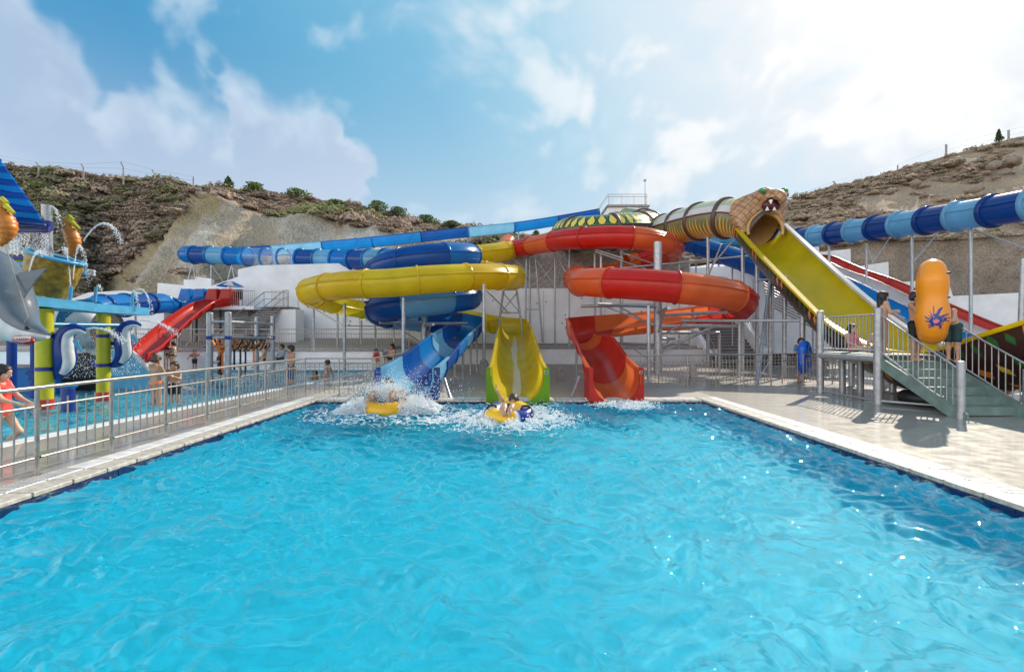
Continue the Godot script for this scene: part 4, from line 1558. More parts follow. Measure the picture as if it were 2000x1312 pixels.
func build_snake() -> void:
	var s := thing("snake_slide", "snake-headed slide with painted tube and wide yellow chute", "water slide", Vector3(12.0, 0, -15.0))
	var dark := grained(lin(0.11, 0.055, 0.05), 0.4, M.t_fade, 0.3)
	var flame := printed(flame_tex(), Vector3(1.6, 1, 1))
	var diam := printed(diamond_tex(), Vector3(2.2, 1, 1))
	var path := [P(1225, 432, 40.0), P(1262, 440, 36.5), P(1250, 447, 33.0), P(1205, 452, 31.2), P(1150, 456, 31.4), P(1108, 458, 33.5), P(1120, 460, 36.8), P(1180, 460, 38.0), P(1240, 459, 36.6), P(1278, 456, 34.0)]
	flume(s, path, 0.45, 6, [diam], {"r": 1.12, "flange_mat": dark, "flange_h": 0.10, "flange_w": 0.09})
	var neck := [P(1278, 456, 34.0), P(1300, 450, 31.8), P(1345, 438, 29.2), P(1395, 428, 27.0), P(1445, 428, 25.6), P(1490, 448, 24.5)]
	var nf := flume(s, neck, 0.40, 5, [flame], {"r": 1.02, "flange_mat": dark, "flange_h": 0.11, "flange_w": 0.10})
	# lining of the tunnel
	var lin_rows := []
	for k in range(maxi(0, nf.size() - 12), nf.size()):
		var A: Transform3D = nf[k]
		var row := PackedVector3Array()
		for q in 29:
			var a := TAU * q / 28.0
			row.append(A * Vector3(sin(a) * 0.985, -cos(a) * 0.985, 0))
		lin_rows.append(row)
	obj("tunnel_lining", MB.new().sheet(lin_rows, Vector3.ZERO, true), grained(lin(0.62, 0.36, 0.14), 0.35, M.t_fade, 0.3), s)
	# chute: from the mouth of the tunnel down to the run-out and up again
	var cp := [P(1482, 441, 24.6), Vector3(12.27, 5.05, -21.2), Vector3(12.22, 2.62, -17.65), Vector3(12.22, 1.75, -16.0), Vector3(12.25, 1.27, -14.3), Vector3(12.34, 1.32, -13.0), Vector3(12.5, 1.72, -11.8), Vector3(12.68, 2.18, -10.5), Vector3(12.9, 2.75, -9.3)]
	var fr := frames(spline(cp, 0.3))
	var rows := []
	var outer := []
	for k in fr.size():
		var A: Transform3D = fr[k]
		var f := float(k) / (fr.size() - 1)
		var w := 1.17
		var row := PackedVector3Array()
		var ro := PackedVector3Array()
		for q in 25:
			var a := deg_to_rad(lerpf(-92.0, 92.0, q / 24.0))
			row.append(A * Vector3(sin(a) * w, -cos(a) * w * 0.9 + 0.0, 0))
			ro.append(A * Vector3(sin(a) * (w + 0.10), -cos(a) * (w * 0.9 + 0.16), 0))
		rows.append(row)
		outer.append(ro)
	var per := 8
	var k := 0
	while k < rows.size() - 1:
		var e := mini(k + per, rows.size() - 1)
		obj("chute_section", MB.new().sheet(rows.slice(k, e + 1)), M.yellow, s)
		k = e
	var belly := printed(belly_tex(), Vector3(1.5, 1, 1))
	obj("belly", MB.new().sheet(outer, Vector3.ZERO, false, 0.25), belly, s)
	for side in [0, 24]:
		var rail := MB.new()
		var fq := []
		for q in rows.size():
			var A: Transform3D = fr[q]
			fq.append(Transform3D(A.basis, (rows[q][side] + outer[q][side]) * 0.5))
		rail.bar(fq, [Vector2(-0.10, -0.05), Vector2(0.10, -0.05), Vector2(0.10, 0.05), Vector2(-0.10, 0.05)])
		obj("rim", rail, M.white_shell if side == 0 else M.yellow, s)
	# the head: a cobra's hood flared round the tunnel mouth
	var tan_m := printed(scale_tex(), Vector3(1, 1, 1))
	var c0 := P(1493, 441, 24.5)
	var hood: Array[Vector2] = [Vector2(1434, 450), Vector2(1423, 422), Vector2(1425, 402), Vector2(1433, 391), Vector2(1448, 384), Vector2(1466, 378), Vector2(1484, 377), Vector2(1505, 378), Vector2(1522, 384), Vector2(1540, 389), Vector2(1552, 390), Vector2(1546, 396), Vector2(1540, 402), Vector2(1536, 414), Vector2(1532, 428), Vector2(1529, 444), Vector2(1527, 456)]
	var hr := []
	var nb := 40
	for lay in 13:
		var t := lay / 12.0
		var row := PackedVector3Array()
		for q in nb + 1:
			var f := q / float(nb) * (hood.size() - 1)
			var i := mini(int(f), hood.size() - 2)
			var o := hood[i].lerp(hood[i + 1], f - i)
			var an := deg_to_rad(lerpf(-98.0, 98.0, q / float(nb)))
			var inn := Vector2(1493 + sin(an) * 34.0, 450 - cos(an) * 34.0)
			if lay < 9:
				var tt := lay / 8.0
				var px := o.lerp(inn, tt)
				row.append(P(px.x, px.y, 24.6 - 0.55 * sin(tt * PI * 0.72) - 0.12))
			else:
				var tt := (12 - lay) / 4.0
				var px := o.lerp(Vector2(1490, 425), 0.45 * (1.0 - tt))
				row.append(P(px.x, px.y, 24.6 + 0.5 * (1.0 - tt)))
		hr.append(row)
	# front shell, then the back shell from the rim
	var hm := MB.new()
	hm.sheet(hr.slice(0, 9), Vector3(0, 0, 1), false)
	for i in hm.v.size():
		hm.uv[i] = Vector2(hm.v[i].x, hm.v[i].y) * 0.62
	var head := obj("hood", hm, tan_m, s)
	var bm := MB.new()
	bm.sheet([hr[0]] + [hr[12], hr[11], hr[10], hr[9]], Vector3(0, 0, -1))
	for i in bm.v.size():
		bm.uv[i] = Vector2(bm.v[i].x, bm.v[i].y) * 0.62
	obj("hood_back", bm, tan_m, head)
	var lip := []
	for q in 37:
		var an := deg_to_rad(lerpf(-104.0, 104.0, q / 36.0))
		lip.append(P(1493 + sin(an) * 34.0, 450 - cos(an) * 34.0, 23.98))
	obj("tunnel_lip", MB.new().tube(lip, 0.085, 8), grained(lin(0.62, 0.36, 0.12), 0.4, M.t_fade, 0.3), head)
	# skull above the mouth, jaw and fangs
	var sk := MB.new()
	var F2 := Field.new()
	var q0 := P(1500, 392, 24.0)
	F2.setup(q0 - Vector3(2.3, 1.1, 1.6), q0 + Vector3(1.9, 1.2, 1.5), 0.06)
	F2.k = 0.3
	F2.cap(P(1455, 389, 24.9), P(1492, 382, 24.2), 0.20, 0.36)
	F2.cap(P(1492, 384, 24.2), P(1520, 387, 23.6), 0.36, 0.31)
	F2.cap(P(1516, 385, 23.7), P(1532, 380, 24.0), 0.31, 0.18)
	F2.cap(P(1496, 413, 24.0), P(1512, 414, 23.7), 0.12, 0.12, 0.1)
	F2.cap(P(1505, 399, 23.0), P(1507, 400, 24.2), 0.31, 0.34, 0.02, true)
	F2.mesh_into(sk)
	for i in sk.v.size():
		sk.uv[i] = Vector2(sk.v[i].x + sk.v[i].z * 0.5, sk.v[i].y) * 0.62
	obj("skull", sk, tan_m, head)
	var mouth := MB.new()
	mouth.ball(P(1505, 401, 23.86), Vector3(0.46, 0.31, 0.26))
	obj("mouth", mouth, grained(lin(0.09, 0.010, 0.014), 0.35, M.t_fade, 0.5), head)
	var ivory := mat(lin(0.80, 0.78, 0.70), 0.3)
	for q in [[1497, 411, 403.5], [1511, 411, 404], [1504, 391, 398], [1523, 393, 398]]:
		obj("fang", MB.new().rod(P(q[0], q[1], 23.52), P(q[0], q[2], 23.50), 0.10, 0.02, 8), ivory, head)
	for q in [[1488, 372.5, 23.72], [1531, 372, 23.9]]:
		obj("eye", MB.new().ball(P(q[0], q[1], q[2]), Vector3(0.19, 0.13, 0.12), Basis(Vector3.BACK, -0.3)), mat(lin(0.05, 0.24, 0.06), 0.15), head)
	# steel under it
	for q in [[1449, 24.6, 470], [1477, 23.6, 492], [1381, 27.2, 462], [1503, 21.5, 548], [1531, 20.4, 552]]:
		post(s, P(q[0], q[2], q[1]), 0.0, 0.09)
	brace(s, P(1503, 548, 21.5), P(1476, 755, 17.9), 0.075, "trestle_leg")
	for q in [[1566, 590, 18.8]]:
		post(s, P(q[0], q[1], q[2]), 0.0, 0.10)
	brace(s, P(1330, 626, 21.0), P(1566, 626, 18.9), 0.06, "cross_beam")
	brace(s, P(1408, 476, 26.5), P(1381, 540, 27.2), 0.04)
	brace(s, P(1430, 470, 26.0), P(1388, 520, 27.0), 0.05)
	brace(s, P(1478, 548, 23.4), P(1533, 540, 20.5), 0.05)
	for q in [[-15.0, 0.3], [-16.8, 1.0], [-12.2, 0.5], [-10.8, 0.9]]:
		for sx in [-0.6, 0.6]:
			post(s, Vector3(12.35 + sx, q[1], q[0]), 0.0, 0.10)

# ---------------------------------------------------------------- slides farther back on the right
func build_far_slides() -> void:
	var t := thing("two_tone_tube_slide", "long straight blue tube slide of alternating light and dark sections", "water slide", P(1760, 437, 27))
	var rb := fibre(lin(0.012, 0.085, 0.36))
	var fr := flume(t, [P(2130, 372, 18.2), P(2000, 402, 20.4), P(1765, 437, 26.8), P(1545, 466, 37.0), P(1440, 474, 44.5)], 0.45, 4, [M.sky, rb], {"r": 0.66, "flange_h": 0.10, "flange_w": 0.09})
	for q in [[1618, 480, 33.0, 3.0], [1691, 475, 29.8, 2.5], [1780, 459, 26.4, 0.0], [1895, 440, 23.0, 0.0], [2052, 410, 19.4, 0.0]]:
		post(t, P(q[0], q[1], q[2]), q[3], 0.075)
	for q in [[1691, 478, 1703, 515, 29.6], [1733, 468, 1702, 515, 28.8], [1836, 448, 1784, 510, 25.6], [1902, 448, 2005, 487, 22.6]]:
		brace(t, P(q[0], q[1], q[4]), P(q[2], q[3], q[4]), 0.045)
	obj("post", MB.new().rod(P(1998, 505, 17.5), P(1990, 700, 17.5), 0.085), M.galv, t)
	# plain blue tube coming down behind the snake
	var b := thing("plain_blue_tube_slide", "plain blue tube slide descending behind the snake slide", "water slide", P(1450, 515, 29))
	var bl := fibre(lin(0.025, 0.20, 0.60))
	var f2 := flume(b, [P(1325, 470, 35.0), P(1360, 480, 33.6), P(1430, 503, 31.0), P(1500, 527, 28.6), P(1560, 550, 26.6), P(1620, 577, 24.6), P(1680, 612, 22.6)], 0.40, 5, [bl], {"r": 0.62, "flange_h": 0.06})
	for k in range(4, f2.size(), 8):
		var A: Transform3D = f2[k]
		post(b, A.origin + Vector3(0, -0.65, 0), 0.0, 0.05)
	for k in 8:
		brace(b, P(1490 + k * 1.0, 552 + k * 6.0, 29.5), P(1600 + k * 1.0, 608 + k * 6.0, 26.0), 0.05, "stringer")
	# racing lanes
	var lanes := [[18.6, M.sky, "sky blue lane of the racing slide nearest the snake"], [19.9, M.blue, "mid blue lane of the racing slide beside the white one"], [21.2, M.white_shell, "white lane of the racing slide beside the red one"], [22.5, fibre(lin(0.48, 0.045, 0.035)), "red outermost lane of the racing slide"]]
	for L in lanes:
		var g := thing("racing_lane", L[2], "water slide", Vector3(L[0], 0, -24), "parallel lanes of the racing slide")
		var x: float = L[0]
		var ff := flume(g, [Vector3(x, 8.0, -37.0), Vector3(x, 7.6, -35.0), Vector3(x, 6.2, -31.8), Vector3(x, 5.2, -29.2), Vector3(x, 3.7, -26.0), Vector3(x, 2.2, -22.6), Vector3(x, 1.55, -20.0), Vector3(x, 1.4, -17.0), Vector3(x, 1.4, -12.0)], 0.5, 8, [L[1]], {"r": 0.60, "aL": 82.0, "aR": 82.0, "rib": false, "flange_h": 0.05})
		for k in range(3, ff.size(), 12):
			var A: Transform3D = ff[k]
			post(g, A.origin + Vector3(0, -0.62, 0), 0.0, 0.06)
	# pale blue starting bends high behind
	var st := thing("pale_blue_start_bend", "pale blue bent tube start at the top behind the snake's neck", "water slide", P(1425, 478, 41))
	flume(st, [P(1394, 480, 41.0), P(1402, 470, 41.0), P(1420, 468, 40.6), P(1445, 469, 40.6), P(1462, 478, 40.0), P(1464, 492, 39.0)], 0.4, 3, [fibre(lin(0.10, 0.42, 0.66))], {"r": 0.60})
	post(st, P(1440, 490, 40.6), 0.0, 0.08)
	post(st, P(1402, 485, 41.0), 0.0, 0.08)
	var wl := thing("white_open_slide", "white open slide trough starting beside the pale blue bend", "water slide", P(1500, 510, 36))
	flume(wl, [P(1388, 482, 40.0), P(1420, 494, 38.5), P(1480, 508, 36.0), P(1560, 535, 33.0), P(1640, 570, 30.0), P(1740, 620, 27.0)], 0.5, 6, [M.white_shell, M.sky], {"r": 0.55, "aL": 85.0, "aR": 85.0, "rib": false})
	post(wl, P(1470, 520, 36.4), 0.0, 0.07)
	post(wl, P(1640, 590, 30.0), 0.0, 0.07)

# ---------------------------------------------------------------- stairs, fences, platform
func stair(t: Node3D, a: Vector3, b: Vector3, w: float, n: int, tread: Material, riser: Material = null) -> void:
	var flat_dir := Vector3(b.x - a.x, 0, b.z - a.z).normalized()
	var side := flat_dir.cross(Vector3.UP)
	var run := Vector2(b.x - a.x, b.z - a.z).length() / n
	var rise := (b.y - a.y) / n
	var bas := Basis(side, Vector3.UP, -flat_dir)
	for k in n:
		var p := a + flat_dir * run * (k + 0.5) + Vector3(0, rise * (k + 1), 0)
		obj("tread", MB.new().box(p - Vector3(0, 0.025, 0), Vector3(w, 0.05, run + 0.03), bas), tread, t)
		if riser:
			obj("riser", MB.new().box(p - flat_dir * run * 0.5 - Vector3(0, rise * 0.5 + 0.03, 0), Vector3(w - 0.02, rise - 0.02, 0.03), bas), riser, t)

func handrail(t: Node3D, pts: Array, h: float, posts := true) -> void:
	var top := []
	var mid := []
	for p in pts:
		top.append(p + Vector3(0, h, 0))
		mid.append(p + Vector3(0, h * 0.55, 0))
	obj("handrail", MB.new().tube(top, 0.028, 6), M.steel, t)
	obj("handrail", MB.new().tube(mid, 0.02, 6), M.steel, t)
	if posts:
		for p in pts:
			obj("rail_post", MB.new().rod(p, p + Vector3(0, h, 0), 0.022, 0.022, 6), M.steel, t)

func build_stairs() -> void:
	# left: platform of the children's slides and the stairs up to it
	var pf := thing("slide_platform", "concrete platform with grey rooms under it for the small red slide", "platform", P(430, 690, 31))
	var a := P(300, 598, 31.0)
	var b := P(498, 598, 31.0)
	obj("slab", MB.new().box(Vector3((a.x + b.x) / 2, a.y - 0.12, -32.0), Vector3(b.x - a.x, 0.22, 2.6)), M.wall, pf)
	obj("room_wall", MB.new().box(Vector3((a.x + b.x) / 2 - 0.3, (a.y - 0.25) / 2 + 0.3, -32.1), Vector3(b.x - a.x - 1.0, a.y - 0.85, 1.2)), M.concrete, pf)
	for u in [372, 381, 428, 344]:
		var p := P(u, 600, 30.9)
		obj("column", MB.new().rod(Vector3(p.x, 0.0, p.z), Vector3(p.x, a.y - 0.22, p.z), 0.07, 0.07, 8), M.black if u != 372 else M.galv, pf)
	for k in 13:
		var x := lerpf(P(448, 0, 31).x, b.x, k / 12.0)
		obj("bar", MB.new().rod(Vector3(x, a.y, -30.8), Vector3(x, a.y + 0.95, -30.8), 0.012, 0.012, 5, false), M.steel, pf)
	obj("rail", MB.new().rod(Vector3(P(448, 0, 31).x, a.y + 0.97, -30.8), Vector3(b.x, a.y + 0.97, -30.8), 0.025, 0.025, 6), M.steel, pf)
	var st := thing("zigzag_staircase", "brown open staircase with steel handrails against the white wall", "staircase", P(400, 712, 28))
	var s0 := P(372, 712, 28.4)
	var s1 := P(434, 655, 28.8)
	var s2 := P(470, 652, 29.4)
	var s3 := P(532, 599, 31.5)
	var s4 := P(560, 599, 31.8)
	s0.y = 0.0
	stair(st, s0, s1, 2.0, 9, M.concrete, M.tread)
	obj("landing", MB.new().box((s1 + s2) / 2 - Vector3(0, 0.06, 0), Vector3(1.4, 0.1, 1.7), Basis(Vector3.UP, 0.4)), M.concrete, st)
	stair(st, s2, s3, 2.0, 11, M.concrete, M.tread)
	obj("landing", MB.new().box((s3 + s4) / 2 - Vector3(-0.1, 0.06, 0), Vector3(1.5, 0.1, 1.9)), M.concrete, st)
	# the white flank under the upper flight
	var fl := PackedVector2Array([Vector2(s2.x + 0.6, 0.95), Vector2(s4.x + 0.9, 0.95), Vector2(s4.x + 0.9, s4.y - 0.2), Vector2(s3.x + 0.6, s3.y - 0.2), Vector2(s2.x + 0.6, s2.y - 0.5)])
	obj("flank_wall", MB.new().slab(fl, Transform3D(Basis(), Vector3(0, 0, -30.9)), 1.2), M.wall, st)
	for off in [-0.9, 0.9]:
		handrail(st, [s0 + Vector3(off, 0, off * 0.6), s1 + Vector3(off, 0, off * 0.6), s2 + Vector3(off, 0, off * 0.6), s3 + Vector3(off, 0, off * 0.6), s4 + Vector3(off * 0.4, 0, off * 0.8)], 1.0)
	for k in 12:
		var p := s3.lerp(s4, k / 11.0) + Vector3(0.3, 0, 0.9)
		obj("bar", MB.new().rod(p, p + Vector3(0, 1.0, 0), 0.012, 0.012, 5, false), M.steel, st)
	# parasol and chair on the platform
	var um := thing("parasol", "blue red and white beach parasol on the children's slide platform", "parasol", P(452, 598, 31.6))
	var tp := P(447, 549, 31.6)
	obj("pole", MB.new().rod(Vector3(tp.x, a.y, tp.z), tp, 0.025, 0.025, 6), M.galv, um)
	var pats := [M.navy, M.white_shell, M.blue, M.red, M.navy, M.white_shell, M.sky, M.red]
	for k in 8:
		var m := MB.new()
		var rows := []
		for j in 5:
			var row := PackedVector3Array()
			for q in 4:
				var an := TAU * (k + q / 3.0) / 8.0
				var rr := 0.80 * j / 4.0
				row.append(tp + Vector3(cos(an) * rr, -0.34 * pow(j / 4.0, 1.6), sin(an) * rr))
			rows.append(row)
		m.sheet(rows, Vector3.UP)
		obj("canopy_panel", m, pats[k], um)
	var ch := thing("lifeguard_chair", "dark chair with red cushion under the beach parasol", "chair", P(461, 598, 31.3))
	var cc := Vector3(P(461, 0, 31.3).x, a.y, -31.3)
	for sx in [-0.2, 0.2]:
		for sz in [-0.2, 0.2]:
			obj("leg", MB.new().rod(cc + Vector3(sx, 0, sz), cc + Vector3(sx, 0.45, sz), 0.02, 0.02, 6), M.black, ch)
	obj("seat", MB.new().box(cc + Vector3(0, 0.47, 0), Vector3(0.48, 0.07, 0.48)), M.red, ch)
	obj("backrest", MB.new().box(cc + Vector3(0, 0.82, -0.22), Vector3(0.46, 0.6, 0.05)), M.black, ch)
	# small red slide and blue tubes of the children's area
	var rs := thing("small_red_slide", "small red open slide running down into the play pool", "slide", P(300, 690, 22))
	flume(rs, [P(448, 585, 31.0), P(425, 584, 30.6), P(395, 590, 29.6), P(360, 612, 27.6), P(320, 645, 25.0), P(285, 676, 23.0), P(255, 692, 21.6)], 0.4, 4, [M.red], {"r": 0.52, "aL": 92.0, "aR": 92.0, "rib": false, "flange_h": 0.10, "flange_w": 0.06})
	post(rs, P(342, 655, 26.4), 0.0, 0.06)
	post(rs, P(318, 668, 25.0), 0.0, 0.06)
	for q in [[442, M.red, "red"], [416, M.red, "second red"], [391, M.blue, "blue"], [364, M.blue, "second blue"]]:
		var e := thing("slide_entry_box", q[2] + " high-backed entry tub on the children's slide platform", "slide entry", P(q[0], 590, 31.2))
		var p := P(q[0], 578, 31.2)
		var bx := MB.new()
		bx.slab(PackedVector2Array([Vector2(-0.40, -0.55), Vector2(0.40, -0.55), Vector2(0.42, 0.42), Vector2(-0.1, 0.42)]), Transform3D(Basis(), p + Vector3(0, 0, 0.5)), 0.06)
		obj("side", bx, q[1], e)
		obj("side", MB.new().slab(PackedVector2Array([Vector2(-0.40, -0.55), Vector2(0.40, -0.55), Vector2(0.42, 0.42), Vector2(-0.1, 0.42)]), Transform3D(Basis(), p + Vector3(0, 0, -0.5)), 0.06), q[1], e)
		obj("back", MB.new().box(p + Vector3(0.42, -0.06, 0), Vector3(0.06, 0.98, 1.0)), q[1], e)
	var bt := thing("small_blue_tube_slide", "small blue tube slide of the children's play area", "slide", P(280, 592, 27))
	flume(bt, [P(392, 582, 31.2), P(350, 589, 30.4), P(300, 593, 28.2), P(240, 596, 25.6), P(195, 600, 23.6), P(160, 612, 22.5)], 0.4, 5, [M.blue, M.blue, M.navy], {"r": 0.58, "aL": [[0, 95], [0.25, 95], [0.3, 180], [1, 180]], "aR": [[0, 95], [0.25, 95], [0.3, 180], [1, 180]], "flange_mat": M.navy})
	post(bt, P(345, 612, 30.0), 0.0, 0.06)
	post(bt, P(262, 617, 26.4), 0.0, 0.06)
	# right: wide dark staircase and a wall of pierced blocks
	var rs2 := thing("wide_dark_staircase", "wide dark staircase with steel rails rising behind the red slide", "staircase", P(1445, 712, 30))
	var g0 := G(1438, 712.5)
	stair(rs2, g0, Vector3(g0.x + 0.2, 2.9, g0.z - 4.3), 2.9, 15, M.concrete, M.tread)
	obj("flank_wall", MB.new().slab(PackedVector2Array([Vector2(0, 0), Vector2(4.5, 0), Vector2(4.5, 3.9), Vector2(4.2, 3.9), Vector2(0, 0.9)]), Transform3D(Basis(Vector3(0, 0, -1), Vector3.UP, Vector3(1, 0, 0)), Vector3(g0.x + 1.85, 0, g0.z + 0.1)), 0.3), M.wall, rs2)
	obj("flank_wall", MB.new().slab(PackedVector2Array([Vector2(0, 0), Vector2(4.5, 0), Vector2(4.5, 3.5), Vector2(4.2, 3.5), Vector2(0, 0.7)]), Transform3D(Basis(Vector3(0, 0, -1), Vector3.UP, Vector3(1, 0, 0)), Vector3(g0.x - 1.5, 0, g0.z + 0.1)), 0.3), M.wall, rs2)
	handrail(rs2, [g0 + Vector3(1.7, 0.2, 0), Vector3(g0.x + 1.9, 2.9, g0.z - 4.2), Vector3(g0.x + 3.0, 2.9, g0.z - 4.4)], 1.0)
	handrail(rs2, [g0 + Vector3(-1.4, 0.2, 0), Vector3(g0.x - 1.3, 2.9, g0.z - 4.2)], 1.0)
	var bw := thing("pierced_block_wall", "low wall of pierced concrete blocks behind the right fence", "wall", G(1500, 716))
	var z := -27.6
	obj("shade_sheet", MB.new().box(Vector3(14.6, 0.38, z - 0.16), Vector3(6.6, 0.7, 0.02)), M.black, bw)  # black sheet added to stand for the shade inside the pierced blocks
	for k in 5:
		obj("course", MB.new().box(Vector3(14.6, 0.06 + k * 0.17, z), Vector3(6.6, 0.055, 0.24)), M.concrete, bw)
	for k in 34:
		obj("web", MB.new().box(Vector3(11.3 + k * 0.2, 0.38, z + 0.005), Vector3(0.05, 0.72, 0.235)), M.concrete, bw)

# one run of pool fence: posts, three rails, thin bars
func fence(t: Node3D, a: Vector3, b: Vector3, n: int, bar: Mesh, pst: Mesh, first := true) -> void:
	var L := a.distance_to(b)
	for k in range(0 if first else 1, n + 1):
		inst("fence_post", pst, M.steel, t, Transform3D(Basis(), a.lerp(b, float(k) / n)))
	obj("top_rail", MB.new().rod(a + Vector3(0, 1.10, 0), b + Vector3(0, 1.10, 0), 0.026, 0.026, 8), M.steel, t)
	for k in n:
		var p := a.lerp(b, k / float(n))
		var q := a.lerp(b, (k + 1) / float(n))
		var e := (q - p).normalized() * 0.045
		for h in [0.22, 0.86]:
			obj("rail", MB.new().rod(p + e + Vector3(0, h, 0), q - e + Vector3(0, h, 0), 0.017, 0.017, 6, false), M.steel, t)
		var m := maxi(3, int(p.distance_to(q) / 0.128))
		for j in range(1, m):
			var w := p.lerp(q, float(j) / m)
			inst("bar", bar, M.steel, t, Transform3D(Basis(), w))

func build_fences() -> void:
	var bar := MB.new().rod(Vector3(0, 0.10, 0), Vector3(0, 0.95, 0), 0.0105, 0.0105, 6).mesh()
	var pm := MB.new()
	pm.rod(Vector3(0, 0, 0), Vector3(0, 1.09, 0), 0.025, 0.025, 8)
	pm.rod(Vector3(0, 0, 0), Vector3(0, 0.012, 0), 0.05, 0.05, 10)
	var pst := pm.mesh()
	var f1 := thing("pool_fence", "long stainless steel fence between the large pool and the play pool", "fence", Vector3(-5.97, 0, -8))
	fence(f1, Vector3(-5.98, 0, -3.85), Vector3(-5.98, 0, -14.05), 9, bar, pst)
	fence(f1, Vector3(-5.98, 0, -14.05), Vector3(-4.05, 0, -14.1), 2, bar, pst, false)
	fence(f1, Vector3(-4.05, 0, -14.1), Vector3(-4.15, 0, -19.5), 4, bar, pst, false)
	var f2 := thing("deck_fence", "steel fence with an open gate across the deck right of the red exit", "fence", Vector3(7, 0, -16.6))
	fence(f2, Vector3(3.95, 0, -16.35), Vector3(9.12, 0, -17.1), 5, bar, pst)
	fence(f2, Vector3(10.55, 0, -17.6), Vector3(16.5, 0, -18.6), 5, bar, pst)
	brace(f2, Vector3(9.0, 0.85, -17.0), Vector3(8.1, 0.02, -16.3), 0.018, "stay")
	var gate := thing("fence_gate", "narrow steel gate standing in the gap of the deck fence", "gate", Vector3(9.95, 0, -17.6))
	var ga := Vector3(9.62, 0.05, -17.3)
	var gb := Vector3(10.42, 0.05, -17.75)
	for p in [ga, gb]:
		obj("stile", MB.new().rod(p, p + Vector3(0, 1.05, 0), 0.024, 0.024, 8), M.steel, gate)
	for h in [0.02, 0.2, 0.82, 1.05]:
		obj("rail", MB.new().rod(ga + Vector3(0, h, 0), gb + Vector3(0, h, 0), 0.018, 0.018, 6), M.steel, gate)
	for k in range(1, 7):
		inst("bar", bar, M.steel, gate, Transform3D(Basis(), ga.lerp(gb, k / 7.0)))
	# railing on the ledge of the low wall
	var f3 := thing("ledge_railing", "steel railing along the top of the low white wall", "railing", Vector3(-10, 0.98, -25.5))
	fence(f3, Vector3(-22.5, 1.0, -25.5), Vector3(-5.4, 1.0, -25.5), 10, bar, pst)
	var f4 := thing("far_railing", "distant steel railing behind the snake slide's platform", "railing", Vector3(22, 0, -24))
	fence(f4, Vector3(13.5, 0, -22.5), Vector3(17.5, 0, -22.5), 3, bar, pst)

